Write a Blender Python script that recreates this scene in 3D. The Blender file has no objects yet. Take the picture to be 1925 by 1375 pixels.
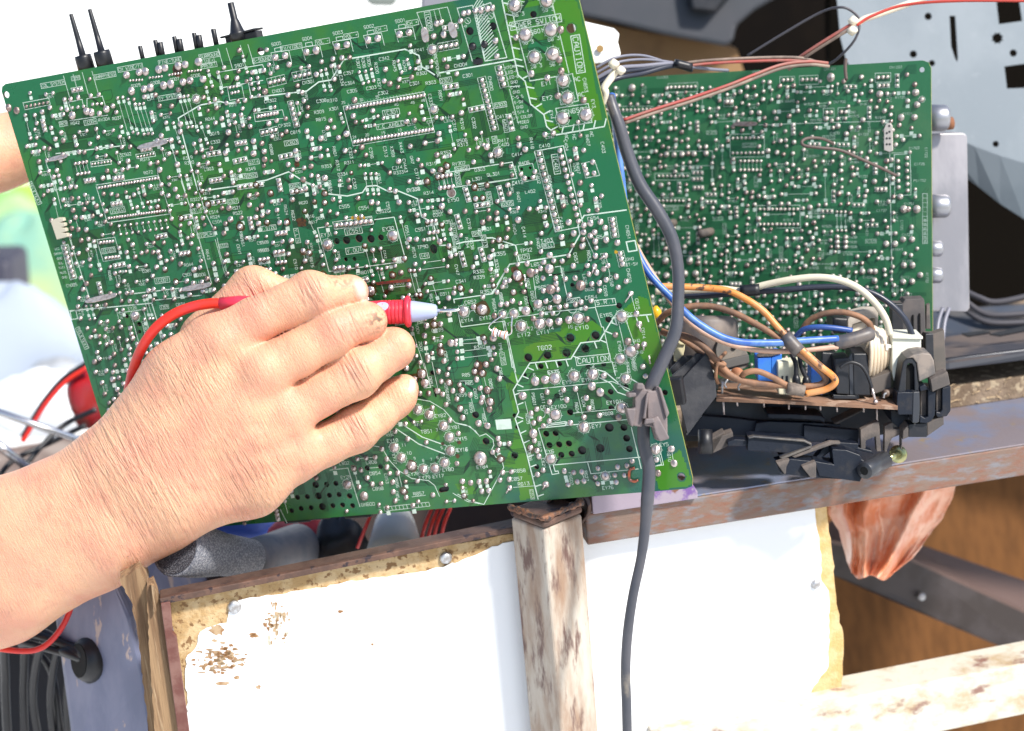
import bpy, bmesh, math, random
import numpy as np
from mathutils import Vector, Matrix
random.seed(7); rng = np.random.default_rng(7)
C = bpy.context.scene.collection
sc = bpy.context.scene
# ---------------------------------------------------------------- camera
LENS = 56.0; FP = 1925 * LENS / 36
cd = bpy.data.cameras.new('camera'); cd.lens = LENS; cd.sensor_width = 36
cam = bpy.data.objects.new('camera', cd); C.objects.link(cam); sc.camera = cam
CAMZ = 1.35
M = Matrix.Translation((0, 0, CAMZ)) @ (Matrix.Rotation(math.radians(90 - 17), 4, 'X') @ Matrix.Rotation(math.radians(-5), 4, 'Z'))
cam.matrix_world = M
cd.clip_start = 0.01; cd.clip_end = 100
cd.dof.use_dof = True; cd.dof.focus_distance = 0.925; cd.dof.aperture_fstop = 6.3
# ---------------------------------------------------------------- light
SUN_CAM = Vector((0.46, 0.62, 0.64)).normalized()        # towards the sun, camera axes
sun_dir = (M.to_3x3() @ SUN_CAM).normalized()
sd = bpy.data.lights.new('sun', 'SUN'); sd.energy = 4.4; sd.angle = math.radians(6.0); sd.color = (1.0, 0.955, 0.89)
sun = bpy.data.objects.new('sun', sd); C.objects.link(sun)
sun.rotation_euler = sun_dir.to_track_quat('Z', 'Y').to_euler()
w = bpy.data.worlds.new('World'); sc.world = w; w.use_nodes = True
wn = w.node_tree.nodes; wn.clear()
sky = wn.new('ShaderNodeTexSky'); sky.sky_type = 'NISHITA'; sky.sun_disc = False
sky.sun_elevation = math.asin(sun_dir.z); sky.sun_rotation = math.atan2(sun_dir.x, sun_dir.y)
bg = wn.new('ShaderNodeBackground'); bg.inputs[1].default_value = 0.13
wo = wn.new('ShaderNodeOutputWorld')
w.node_tree.links.new(sky.outputs[0], bg.inputs[0]); w.node_tree.links.new(bg.outputs[0], wo.inputs[0])
sc.view_settings.view_transform = 'Standard'; sc.view_settings.look = 'None'
sc.view_settings.exposure = 0.55; sc.view_settings.gamma = 1.0; sc.view_settings.use_curve_mapping = False
sc.render.engine = 'CYCLES'

# ---------------------------------------------------------------- geometry of the view
Mi = M.inverted(); R3 = M.to_3x3(); CAMP = M.translation.copy()
def P(x, y, d):
    return M @ Vector(((x - 962.5) / FP * d, -(y - 687.5) / FP * d, -d))
def hit(x, y, o, n):
    r = (P(x, y, 1.0) - CAMP)
    return CAMP + r * ((o - CAMP).dot(n) / r.dot(n))
VIEWS = {'A': (0, 0, 3.82), 'B': (480, 0, 3.82), 'C': (800, 0, 3.82), 'E': (0, 340, 3.82), 'F': (480, 340, 3.82), 'G': (860, 340, 3.82),
         'H': (860, 620, 3.82), 'I': (460, 680, 3.82), 'D': (1100, 0, 2.292), 'K': (1220, 520, 3.198), 'L': (0, 800, 2.391),
         'T': (900, 880, 2.778), 'U': (1400, 880, 2.777), 'X': (0, 0, 1.0), 'Z': (0, 340, 2.644), 'W': (1600, 440, 3.819), 'N': (200, 440, 2.644)}
def V(v, x, y):
    a = VIEWS[v]; return (a[0] + x / a[2], a[1] + y / a[2])
def VL(v, *c):
    return [V(v, c[i], c[i + 1]) for i in range(0, len(c), 2)]

# ---------------------------------------------------------------- materials
MATS = {}
def mat(name, col, rough=0.5, metal=0.0, col2=None, scale=60, lo=0.4, hi=0.6, col3=None, scale3=200, lo3=0.55, hi3=0.62,
        bump=0.0, bscale=300, coat=0.0, sss=0.0, emit=None, stretch=None, spec=None, trans=0.0, detail=6, rvar=0.0, bdist=0.001):
    if name in MATS: return MATS[name]
    m = bpy.data.materials.new(name); m.use_nodes = True; nt = m.node_tree; N = nt.nodes; L = nt.links
    b = N['Principled BSDF']
    b.inputs['Base Color'].default_value = (*col, 1); b.inputs['Roughness'].default_value = rough; b.inputs['Metallic'].default_value = metal
    tc = N.new('ShaderNodeTexCoord'); src = tc.outputs['Object']
    if stretch:
        mp = N.new('ShaderNodeMapping'); mp.inputs['Scale'].default_value = stretch[:3]
        if len(stretch) > 3: mp.inputs['Rotation'].default_value = stretch[3:]
        L.new(src, mp.inputs[0]); src = mp.outputs[0]
    def noise(sca, det=detail, rgh=0.6):
        n = N.new('ShaderNodeTexNoise'); n.inputs['Scale'].default_value = sca; n.inputs['Detail'].default_value = det; n.inputs['Roughness'].default_value = rgh
        L.new(src, n.inputs['Vector']); return n.outputs['Fac']
    def ramp(f, a, c):
        r = N.new('ShaderNodeMapRange'); r.inputs[1].default_value = a; r.inputs[2].default_value = c; r.interpolation_type = 'SMOOTHSTEP'; L.new(f, r.inputs[0]); return r.outputs[0]
    cur = None
    for cc, s_, a, c_ in ((col2, scale, lo, hi), (col3, scale3, lo3, hi3)):
        if cc is None: continue
        mx = N.new('ShaderNodeMix'); mx.data_type = 'RGBA'
        L.new(ramp(noise(s_), a, c_), mx.inputs[0])
        if cur is None: mx.inputs[6].default_value = (*col, 1)
        else: L.new(cur, mx.inputs[6])
        mx.inputs[7].default_value = (*cc, 1); cur = mx.outputs[2]
    if cur: L.new(cur, b.inputs['Base Color'])
    if rvar:
        r = N.new('ShaderNodeMapRange'); r.inputs[3].default_value = max(0.05, rough - rvar); r.inputs[4].default_value = min(1, rough + rvar)
        L.new(noise(bscale * 0.3), r.inputs[0]); L.new(r.outputs[0], b.inputs['Roughness'])
    if bump:
        bp = N.new('ShaderNodeBump'); bp.inputs['Strength'].default_value = bump; bp.inputs['Distance'].default_value = bdist
        L.new(noise(bscale, 5), bp.inputs['Height']); L.new(bp.outputs[0], b.inputs['Normal'])
    if coat: b.inputs['Coat Weight'].default_value = coat; b.inputs['Coat Roughness'].default_value = 0.15
    if sss:
        b.inputs['Subsurface Weight'].default_value = sss; b.inputs['Subsurface Radius'].default_value = (1.0, 0.35, 0.2); b.inputs['Subsurface Scale'].default_value = 0.004
    if spec is not None: b.inputs['Specular IOR Level'].default_value = spec
    if trans: b.inputs['Transmission Weight'].default_value = trans
    MATS[name] = m; return m

m_board = mat('green_solder_mask', (0.005, 0.118, 0.046), 0.3, col2=(0.028, 0.145, 0.012), scale=8, lo=0.40, hi=0.60, col3=(0.002, 0.085, 0.058), scale3=7, lo3=0.48, hi3=0.66, bump=0.15, bscale=180, coat=0.25, rvar=0.12)  # teal noise puts the board's bluish sheen into the mask colour
m_board2 = mat('green_solder_mask_dusty', (0.020, 0.135, 0.054), 0.5, col2=(0.055, 0.155, 0.065), scale=16, lo=0.45, hi=0.7, col3=(0.05, 0.10, 0.06), scale3=30, lo3=0.6, hi3=0.8, bump=0.15, bscale=200, coat=0.1)
m_edge = mat('board_edge_laminate', (0.30, 0.26, 0.06), 0.6, col2=(0.18, 0.24, 0.05), scale=90)
m_holewall = mat('hole_wall', (0.05, 0.03, 0.018), 0.8)  # laminate darkened inside holes, so the openings' shade is in the colour
m_tracedark = mat('mask_gap_dark', (0.001, 0.022, 0.012), 0.35, col2=(0.002, 0.035, 0.008), scale=25)
m_tracelight = mat('mask_over_copper', (0.008, 0.125, 0.045), 0.3, col2=(0.02, 0.14, 0.016), scale=25, lo=0.5, hi=0.65)
m_zoneA = mat('mask_zone_deep', (0.006, 0.078, 0.024), 0.35, col2=(0.014, 0.08, 0.010), scale=20, lo=.4, hi=.7)
m_zoneB = mat('bare_laminate_green', (0.038, 0.18, 0.006), 0.3, col2=(0.065, 0.17, 0.006), scale=22, lo=.45, hi=.75, coat=.2)
m_silk = mat('silkscreen_ink', (0.55, 0.66, 0.57), 0.6, col2=(0.42, 0.53, 0.44), scale=120, lo=0.5, hi=0.7)
m_silk2 = mat('silkscreen_ink_dusty', (0.46, 0.57, 0.49), 0.7, col2=(0.26, 0.40, 0.31), scale=120, lo=0.45, hi=0.7)
m_solder = mat('solder', (0.60, 0.53, 0.51), 0.32, 0.82, col2=(0.38, 0.31, 0.29), scale=350, lo=0.45, hi=0.7, bump=0.3, bscale=900, rvar=0.1)
m_solder2 = mat('dusty_solder', (0.50, 0.46, 0.42), 0.46, 0.55, col2=(0.34, 0.30, 0.27), scale=300, bump=0.2, bscale=900)
m_solderD = mat('solder_oxidised', (0.34, 0.27, 0.25), 0.42, 0.8, col2=(0.2, 0.14, 0.12), scale=350, lo=0.45, hi=0.7, bump=0.3, bscale=900)
m_flux = mat('burnt_flux', (0.02, 0.012, 0.006), 0.3, col2=(0.09, 0.035, 0.008), scale=500)
m_skin = None
m_black = mat('black_plastic', (0.007, 0.008, 0.011), 0.42, col2=(0.011, 0.011, 0.014), scale=100, bump=0.1, bscale=500, rvar=0.1)
m_blackdust = mat('dusty_black_plastic', (0.007, 0.010, 0.018), 0.42, col2=(0.06, 0.05, 0.04), scale=45, lo=0.55, hi=0.85, bump=0.15, bscale=500, spec=.3)
m_dust = mat('dust_covered_plastic', (0.13, 0.105, 0.09), 0.8, col2=(0.07, 0.06, 0.055), scale=60, bump=0.3, bscale=700)
m_white = mat('white_laminate', (0.86, 0.87, 0.88), 0.35, col2=(0.80, 0.79, 0.75), scale=14, lo=0.55, hi=0.8)
m_whiteworn = mat('worn_white_laminate', (0.86, 0.87, 0.88), 0.35, col2=(0.80, 0.79, 0.75), scale=14, lo=0.55, hi=0.8)
m_tan = mat('torn_chipboard', (0.42, 0.27, 0.12), 0.9, col2=(0.55, 0.40, 0.22), scale=90, col3=(0.22, 0.12, 0.05), scale3=220, bump=0.8, bscale=500)
m_tanbright = mat('fresh_chipboard', (0.58, 0.38, 0.15), 0.9, col2=(0.66, 0.47, 0.24), scale=90, bump=0.8, bscale=500)
m_rust = mat('rusty_steel', (0.20, 0.135, 0.105), 0.6, 0.2, col2=(0.22, 0.105, 0.07), scale=190, lo=0.42, hi=0.66, col3=(0.20, 0.19, 0.20), scale3=120, lo3=0.48, hi3=0.66, bump=0.4, bscale=400, stretch=(0.5, 1, 1.6))
m_rustdark = mat('dark_rusty_steel', (0.085, 0.048, 0.036), 0.55, 0.2, col2=(0.15, 0.08, 0.055), scale=60, col3=(0.03, 0.02, 0.025), scale3=120, bump=0.4, bscale=400)
m_heat = mat('heat_tinted_steel', (0.19, 0.22, 0.32), 0.42, 0.3, col2=(0.24, 0.20, 0.21), scale=18, lo=0.4, hi=0.6, col3=(0.30, 0.22, 0.12), scale3=60, lo3=0.58, hi3=0.72, bump=0.2, bscale=400)
m_purple = mat('purple_steel_end', (0.34, 0.28, 0.34), 0.4, 0.3, col2=(0.17, 0.09, 0.28), scale=60, lo=0.56, hi=0.66, col3=(0.2, 0.09, 0.05), scale3=90, lo3=0.58, hi3=0.66, bump=0.2)
m_post = mat('flaking_painted_steel', (0.50, 0.45, 0.38), 0.6, col2=(0.27, 0.17, 0.11), scale=42, lo=0.34, hi=0.70, col3=(0.13, 0.07, 0.055), scale3=95, lo3=0.52, hi3=0.68, bump=0.6, bscale=250, stretch=(1.3, 1.3, 0.35))
m_bar = mat('rust_stained_white_steel', (0.60, 0.57, 0.48), 0.5, col2=(0.42, 0.30, 0.16), scale=65, lo=0.42, hi=0.76, col3=(0.24, 0.13, 0.10), scale3=55, lo3=0.56, hi3=0.70, bump=0.4, bscale=250, stretch=(0.8, 1, 1.2))
m_ply = mat('brown_plywood', (0.125, 0.052, 0.015), 0.7, col2=(0.085, 0.035, 0.010), scale=30, lo=0.35, hi=0.7, stretch=(4, 4, 0.15), spec=.15)  # albedo lowered so the shade under the bench is in the colour
m_wood = mat('weathered_wood', (0.30, 0.19, 0.10), 0.85, col2=(0.16, 0.09, 0.045), scale=40, lo=0.4, hi=0.65, col3=(0.42, 0.30, 0.18), scale3=60, lo3=0.55, hi3=0.7, bump=0.9, bscale=120, stretch=(5, 5, 0.35))
m_greyblue = mat('blue_grey_painted_metal', (0.165, 0.195, 0.22), 0.55, 0.1, col2=(0.135, 0.165, 0.19), scale=9, col3=(0.21, 0.235, 0.26), scale3=60, lo3=0.6, hi3=0.8, bump=0.05, bscale=300)
m_blueobj = mat('flaking_blue_paint', (0.15, 0.165, 0.25), 0.4, 0.1, col2=(0.20, 0.21, 0.30), scale=12, col3=(0.42, 0.33, 0.30), scale3=20, lo3=0.60, hi3=0.62, bump=0.1, bscale=100, stretch=(2.5, 2.5, 0.9))
m_alu = mat('brushed_tin_shield', (0.38, 0.355, 0.36), 0.4, 0.7, col2=(0.26, 0.25, 0.26), scale=20, bump=0.08, bscale=250, stretch=(1, 1, 0.3))
m_steelblue = mat('tin_socket', (0.33, 0.335, 0.36), 0.38, 0.7)
m_steel = mat('bright_steel', (0.7, 0.7, 0.7), 0.25, 1.0)
m_ground = mat('sunlit_pale_concrete', (0.80, 0.79, 0.76), 0.9, col2=(0.72, 0.72, 0.69), scale=1.5, bump=0.2, bscale=20)

# ---------------------------------------------------------------- object helpers
def obj(name, verts, faces, mats, parent=None, smooth=False, midx=None, label=None, cat=None, group=None, kind=None):
    vs = [Vector(v) for v in verts]
    n = max(1, len(vs)); c = Vector((0, 0, 0))
    for v in vs: c += v
    c /= n
    me = bpy.data.meshes.new(name); me.from_pydata([v - c for v in vs], [], faces)
    if not isinstance(mats, (list, tuple)): mats = [mats]
    for m in mats: me.materials.append(m)
    if midx is not None: me.polygons.foreach_set('material_index', midx)
    if smooth: me.polygons.foreach_set('use_smooth', [True] * len(me.polygons))
    me.validate(); me.update()
    o = bpy.data.objects.new(name, me); C.objects.link(o)
    if parent: o.parent = parent; o.location = c - Vector(parent.location)
    else: o.location = c
    tag(o, label, cat, group, kind); return o
def tag(o, label=None, cat=None, group=None, kind=None):
    if label: o['label'] = label
    if cat: o['category'] = cat
    if group: o['group'] = group
    if kind: o['kind'] = kind
    return o
def thing(name, loc, label, cat, group=None, kind=None):
    o = bpy.data.objects.new(name, None); o.empty_display_size = 0.02; C.objects.link(o); o.location = loc
    return tag(o, label, cat, group, kind)
def fixn(o):
    bm = bmesh.new(); bm.from_mesh(o.data); bmesh.ops.recalc_face_normals(bm, faces=bm.faces); bm.to_mesh(o.data); bm.free(); return o
def bevel(o, wd=0.0006, seg=2):
    b = o.modifiers.new('bevel', 'BEVEL'); b.width = wd; b.segments = seg; b.limit_method = 'ANGLE'; b.angle_limit = math.radians(35); return o
class MB:
    def __init__(s): s.v = []; s.f = []; s.m = []
    def add(s, vs, fs, mi=0):
        o = len(s.v); s.v += [Vector(q) for q in vs]; s.f += [[i + o for i in f] for f in fs]; s.m += [mi] * len(fs); return s
    def box(s, o, a, b, c, mi=0):         # corner + three edge vectors
        o = Vector(o); vs = [o, o + a, o + a + b, o + b, o + c, o + a + c, o + a + b + c, o + b + c]
        return s.add(vs, [(0, 3, 2, 1), (4, 5, 6, 7), (0, 1, 5, 4), (1, 2, 6, 5), (2, 3, 7, 6), (3, 0, 4, 7)], mi)
    def prism(s, front, back, mi=0, mb=None):
        n = len(front); s.add(list(front) + list(back), [list(range(n)), list(range(2 * n - 1, n - 1, -1))] + [[i, n + i, n + (i + 1) % n, (i + 1) % n] for i in range(n)], mi); return s
    def tube(s, pts, rad, seg=10, mi=0, cap=True, squash=1.0):
        n = len(pts); rs = rad if isinstance(rad, (list, tuple)) else [rad] * n
        T = [(pts[min(i + 1, n - 1)] - pts[max(i - 1, 0)]).normalized() for i in range(n)]
        up = Vector((0.13, 0.2, 0.97)); up = (up - T[0] * up.dot(T[0])).normalized(); vs = []
        for i in range(n):
            up = (up - T[i] * up.dot(T[i])).normalized(); sd_ = T[i].cross(up)
            for k in range(seg):
                a = 2 * math.pi * k / seg; vs.append(pts[i] + (up * math.cos(a) * squash + sd_ * math.sin(a)) * rs[i])
        fs = [[i * seg + k, i * seg + (k + 1) % seg, (i + 1) * seg + (k + 1) % seg, (i + 1) * seg + k] for i in range(n - 1) for k in range(seg)]
        if cap: fs += [list(range(seg))[::-1], [(n - 1) * seg + k for k in range(seg)]]
        return s.add(vs, fs, mi)
    def cyl(s, a, b, r0, r1=None, seg=20, mi=0):
        a = Vector(a); b = Vector(b); return s.tube([a, b], [r0, r0 if r1 is None else r1], seg, mi)
    def lathe(s, a, b, prof, seg=24, mi=0):     # prof: (t 0..1, r)
        a = Vector(a); b = Vector(b); d = (b - a)
        T = d.normalized(); up = Vector((0.1, 0.3, 0.9)); up = (up - T * up.dot(T)).normalized(); sdv = T.cross(up); vs = []
        for t, r in prof:
            for k in range(seg):
                an = 2 * math.pi * k / seg; vs.append(a + d * t + (up * math.cos(an) + sdv * math.sin(an)) * r)
        n = len(prof)
        fs = [[i * seg + k, i * seg + (k + 1) % seg, (i + 1) * seg + (k + 1) % seg, (i + 1) * seg + k] for i in range(n - 1) for k in range(seg)]
        fs += [list(range(seg))[::-1], [(n - 1) * seg + k for k in range(seg)]]
        return s.add(vs, fs, mi)
    def build(s, name, mats, parent=None, smooth=False, **k):
        o = obj(name, s.v, s.f, mats, parent, smooth, s.m, **k); fixn(o)
        return o
def crom(pts, n=10):
    p = [pts[0] * 2 - pts[1]] + list(pts) + [pts[-1] * 2 - pts[-2]]; out = []
    for i in range(1, len(p) - 2):
        for k in range(n):
            t = k / n; a, b, c, d = p[i - 1], p[i], p[i + 1], p[i + 2]
            out.append(0.5 * ((2 * b) + (c - a) * t + (2 * a - 5 * b + 4 * c - d) * t * t + (3 * b - a - 3 * c + d) * t ** 3))
    out.append(pts[-1]); return out
def ppx(v, lst, d=None):     # list of (x,y,depth) or with common depth -> world points
    out = []
    for q in lst:
        x, y = V(v, q[0], q[1]); out.append(P(x, y, q[2] if d is None else d))
    return out
def wire(name, v, lst, rpx, m, label, cat, parent=None, n=10, seg=12, group=None, kink=0.0):
    pts = crom(ppx(v, lst), n)
    if kink:
        for i in range(1, len(pts) - 1): pts[i] = pts[i] + Vector((random.uniform(-1, 1), random.uniform(-1, 1), random.uniform(-1, 1))) * kink
    q = [V(v, a[0], a[1]) + (a[2],) for a in lst]; dm = sum(a[2] for a in q) / len(q)
    rpx = rpx * {'wire': .77, 'sleeve': .9, 'cable': .85}.get(name, 1)
    mb = MB(); mb.tube(pts, rpx * dm / FP, seg)
    return mb.build(name, m, parent, True, label=label, cat=cat, group=group)
YW = Vector((0, 1, 0))
def slab(name, v, lst, d, t, m, parent=None, bev=0.0005, back=None, **k):   # polygon seen in the photo, at depth d, real thickness t away from the camera
    fr = ppx(v, lst, d) if len(lst[0]) == 2 else ppx(v, lst)
    bk = back or (R3 @ Vector((0, 0, -1)))
    mb = MB(); mb.prism(fr, [q + bk * t for q in fr]); o = mb.build(name, m, parent, **k)
    if bev: bevel(o, bev)
    return o
def jag(pts, amp=3, n=5):
    out = []
    for i in range(len(pts)):
        a = pts[i]; b = pts[(i + 1) % len(pts)]; L_ = math.hypot(b[0] - a[0], b[1] - a[1]); k = max(1, int(L_ / n))
        for j in range(k):
            t = j / k; s_ = 0 if j == 0 else 1
            out.append((a[0] + (b[0] - a[0]) * t + random.uniform(-amp, amp) * s_, a[1] + (b[1] - a[1]) * t + random.uniform(-amp, amp) * s_))
    return out

# ---------------------------------------------------------------- stroke font
FONT = {'A': '0 0 0 4 2 6 4 4 4 0;0 2.5 4 2.5', 'B': '0 0 0 6 3 6 4 5 4 4 3 3 0 3;3 3 4 2 4 1 3 0 0 0', 'C': '4 5 3 6 1 6 0 5 0 1 1 0 3 0 4 1', 'D': '0 0 0 6 3 6 4 5 4 1 3 0 0 0',
 'E': '4 6 0 6 0 0 4 0;0 3 3 3', 'F': '4 6 0 6 0 0;0 3 3 3', 'G': '4 5 3 6 1 6 0 5 0 1 1 0 3 0 4 1 4 3 2.5 3', 'H': '0 0 0 6;4 0 4 6;0 3 4 3', 'I': '2 0 2 6;1 0 3 0;1 6 3 6', 'J': '4 6 4 1 3 0 1 0 0 1',
 'K': '0 0 0 6;4 6 0 3 4 0', 'L': '0 6 0 0 4 0', 'M': '0 0 0 6 2 3 4 6 4 0', 'N': '0 0 0 6 4 0 4 6', 'O': '1 0 0 1 0 5 1 6 3 6 4 5 4 1 3 0 1 0', 'P': '0 0 0 6 3 6 4 5 4 4 3 3 0 3',
 'Q': '1 0 0 1 0 5 1 6 3 6 4 5 4 1 3 0 1 0;2.5 1.5 4 0', 'R': '0 0 0 6 3 6 4 5 4 4 3 3 0 3;2 3 4 0', 'S': '4 5 3 6 1 6 0 5 0 4 1 3 3 3 4 2 4 1 3 0 1 0 0 1', 'T': '0 6 4 6;2 6 2 0', 'U': '0 6 0 1 1 0 3 0 4 1 4 6',
 'V': '0 6 2 0 4 6', 'W': '0 6 1 0 2 3 3 0 4 6', 'X': '0 0 4 6;0 6 4 0', 'Y': '0 6 2 3 4 6;2 3 2 0', 'Z': '0 6 4 6 0 0 4 0', '0': '1 0 0 1 0 5 1 6 3 6 4 5 4 1 3 0 1 0', '1': '1 5 2 6 2 0',
 '2': '0 5 1 6 3 6 4 5 4 4 0 0 4 0', '3': '0 6 4 6 2 3.5 3 3.5 4 2.5 4 1 3 0 1 0 0 1', '4': '3 0 3 6 0 2 4 2', '5': '4 6 0 6 0 3.5 3 3.5 4 2.5 4 1 3 0 0 0', '6': '4 5 3 6 1 6 0 5 0 1 1 0 3 0 4 1 4 2 3 3 0 3',
 '7': '0 6 4 6 1 0', '8': '1 3 0 4 0 5 1 6 3 6 4 5 4 4 3 3 1 3 0 2 0 1 1 0 3 0 4 1 4 2 3 3', '9': '4 3 1 3 0 4 0 5 1 6 3 6 4 5 4 1 3 0 1 0', '-': '0.5 3 3.5 3', '+': '0.5 3 3.5 3;2 1.5 2 4.5', '/': '0 0 4 6', '.': '2 0 2 0.8', ' ': ''}
FS = {k: [[(float(p[i]), float(p[i + 1])) for i in range(0, len(p), 2)] for p in [q.split() for q in s.split(';') if q]] for k, s in FONT.items()}

# ---------------------------------------------------------------- a printed circuit board in its own plane
class Board:
    def __init__(s, corners, dTL, silk_w=0.00022):
        F_ = FP
        r = [Vector(((x - 962.5) / F_, -(y - 687.5) / F_, -1.0)) for x, y in corners]
        A = np.array([[-r[1][i], r[2][i], -r[3][i]] for i in range(3)]); sol = np.linalg.solve(A, -np.array(r[0]))
        d = [1, *sol]; s.P3 = [M @ (r[i] * d[i] * dTL) for i in range(4)]
        s.setup(s.P3[0], s.P3[1], s.P3[3]); q = s.P3[3] - s.o; s.left = q.dot(s.u)
    def setup(s, O, U, W):
        s.o = O; s.u = (U - O).normalized(); n = (U - O).cross(W - O).normalized()
        if n.dot(CAMP - O) < 0: n = -n
        s.n = n; s.v = (W - O); s.v = (s.v - s.u * s.v.dot(s.u)); s.v.normalize()
        s.W = (U - O).length; s.Hh = (W - O).length
        s.pads = []; s.silk = MB(); s.dark = MB(); s.light = MB(); s.occ = set(); s.tone = MB(); s.toneY = MB(); s.holes = []; s.flux = MB()
    def uv(s, x, y):
        q = hit(x, y, s.o, s.n) - s.o; return (q.dot(s.u), q.dot(s.v))
    def uvp(s, p):
        q = p - s.o; return (q.dot(s.u), q.dot(s.v))
    def w(s, u, v, h=0.0): return s.o + s.u * u + s.v * v + s.n * h
    def line(s, pts, wd, h=0.00006, mb=None, closed=False):   # uv polyline as flat ribbon with mitred joins
        mb = mb or s.silk; P_ = [Vector(p) for p in pts]
        if closed: P_ = P_ + [P_[0]]
        n = len(P_); L_ = []; R_ = []
        for i in range(n):
            a = (P_[i] - P_[i - 1]) if i > 0 else ((P_[0] - P_[-2]) if closed else (P_[1] - P_[0]))
            b = (P_[i + 1] - P_[i]) if i < n - 1 else ((P_[1] - P_[0]) if closed else a)
            if a.length < 1e-9: a = b
            if b.length < 1e-9: b = a
            a = a.normalized(); b = b.normalized(); t = a + b
            t = t.normalized() if t.length > 1e-6 else a
            nn = Vector((-t.y, t.x)); c = max(0.45, nn.dot(Vector((-a.y, a.x))))
            L_.append(P_[i] + nn * wd / 2 / c); R_.append(P_[i] - nn * wd / 2 / c)
        vs = [s.w(q.x, q.y, h) for q in L_] + [s.w(q.x, q.y, h) for q in R_]
        mb.add(vs, [[i, i + 1, n + i + 1, n + i] for i in range(n - 1)])
    def quad(s, u, v, a, b, h=0.00006, mb=None, ang=0):
        c, t = math.cos(ang), math.sin(ang); mb = mb or s.silk
        mb.add([s.w(u + x * c - y * t, v + x * t + y * c, h) for x, y in ((-a / 2, -b / 2), (a / 2, -b / 2), (a / 2, b / 2), (-a / 2, b / 2))], [(0, 1, 2, 3)])
    def disc(s, u, v, r, h=0.00005, mb=None, n=12, sq=1, ang=0):
        mb = mb or s.silk; mb.add([s.w(u + r * math.cos(2 * math.pi * k / n + ang), v + sq * r * math.sin(2 * math.pi * k / n + ang), h) for k in range(n)], [list(range(n))])
    def ring(s, u, v, r, wd, n=20, a0=0, a1=2 * math.pi, mb=None):
        s.line([(u + r * math.cos(a0 + (a1 - a0) * k / n), v + r * math.sin(a0 + (a1 - a0) * k / n)) for k in range(n + 1)], wd, mb=mb)
    def text(s, u, v, t, hgt=0.0016, ang=0.0, boxed=False, wd=None, center=True, mk=True):   # ang 0 reads along u, pi/2 reads down v
        sc_ = hgt / 6; adv = 5.6 * sc_; L_ = adv * len(t) - 1.6 * sc_; c, sn = math.cos(ang), math.sin(ang); wd = wd or hgt * 0.125
        x0 = -L_ / 2 if center else 0
        for i, ch in enumerate(t):
            for st in FS.get(ch, []):
                s.line([(u + (x0 + i * adv + a * sc_) * c + (b - 3) * sc_ * sn, v + (x0 + i * adv + a * sc_) * sn - (b - 3) * sc_ * c) for a, b in st], wd, h=0.00008)
        if boxed:
            hw = L_ / 2 + hgt * 0.35; hh = hgt * 0.85
            s.line([(u + a * c - b * sn, v + a * sn + b * c) for a, b in ((-hw, -hh), (hw, -hh), (hw, hh), (-hw, hh))], wd * 1.1, closed=True)
        if mk: s.mark(u, v, L_ * abs(c) + hgt * abs(sn), hgt * abs(c) + L_ * abs(sn))
    def inside(s, u, v): return u > s.left * v / s.Hh + .002
    def mark(s, u, v, a, b, g=0.001):
        for i in range(int((u - a / 2) / g), int((u + a / 2) / g) + 1):
            for j in range(int((v - b / 2) / g), int((v + b / 2) / g) + 1): s.occ.add((i, j))
    def free(s, u, v, a, b, g=0.001):
        for i in range(int((u - a / 2) / g), int((u + a / 2) / g) + 1):
            for j in range(int((v - b / 2) / g), int((v + b / 2) / g) + 1):
                if (i, j) in s.occ: return False
        return True
    def pad(s, u, v, r, hgt=None, el=1.0, ang=0.0, ring=False, dull=False):
        s.pads.append((r, u, v, hgt if hgt is not None else r * random.uniform(0.7, 1.15), el, ang, dull)); s.mark(u, v, 2 * r * 0.8, 2 * r * el * 0.8)
        if ring:
            s.ring(u, v, r * 1.16, 0.00022)
            for k in range(8):
                a = k * math.pi / 4 + 0.2; s.line([(u + r * 1.16 * math.cos(a), v + r * 1.16 * math.sin(a)), (u + r * 1.42 * math.cos(a), v + r * 1.42 * math.sin(a))], 0.0002)
    def joint_mesh(s, pd, mb, seg):
        r, u, v, hg, el, ang, dull = pd; big = r > 0.0019
        la = random.uniform(0.1, 0.5) * r; an = random.uniform(0.3, 1.9); ax, ay = la * math.cos(an), la * math.sin(an)
        prof = [(1.0, 0.0), (0.97, 0.22), (0.80, 0.52), (0.52, 0.74), (0.26, 0.93), (0.10, 1.08)] if not big else [(1.0, 0.0), (0.98, 0.16), (0.88, 0.36), (0.66, 0.54), (0.38, 0.65), (0.20, 0.78), (0.14, 1.15)]
        if random.random() < 0.35: prof = prof[:-1]
        c, t = math.cos(ang), math.sin(ang); base = len(mb.v); vs = []
        for k_, (q, z) in enumerate(prof):
            zz = z * hg; f = z ** 1.5
            for k in range(seg):
                a = 2 * math.pi * k / seg; x = r * q * math.cos(a); y = r * el * q * math.sin(a)
                vs.append(s.w(u + x * c - y * t + ax * f, v + x * t + y * c + ay * f, zz))
        n = len(prof); fs = [[i * seg + k, i * seg + (k + 1) % seg, (i + 1) * seg + (k + 1) % seg, (i + 1) * seg + k] for i in range(n - 1) for k in range(seg)]
        fs.append([(n - 1) * seg + k for k in range(seg)]); mb.add(vs, fs, 1 if dull else 0)
    def build_pads(s, root, nmax=100, ms=None):
        ms = ms or [m_solder, m_solderD]
        s.pads.sort(key=lambda q: -q[0] * q[4])
        for pd in s.pads[:nmax]:
            mb = MB(); s.joint_mesh(pd, mb, 18); mb.build('solder_joint', ms, root, True)
        mb = MB()
        for pd in s.pads[nmax:]: s.joint_mesh(pd, mb, 9)
        mb.build('solder_joint', ms, root, True, kind='stuff')
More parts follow.
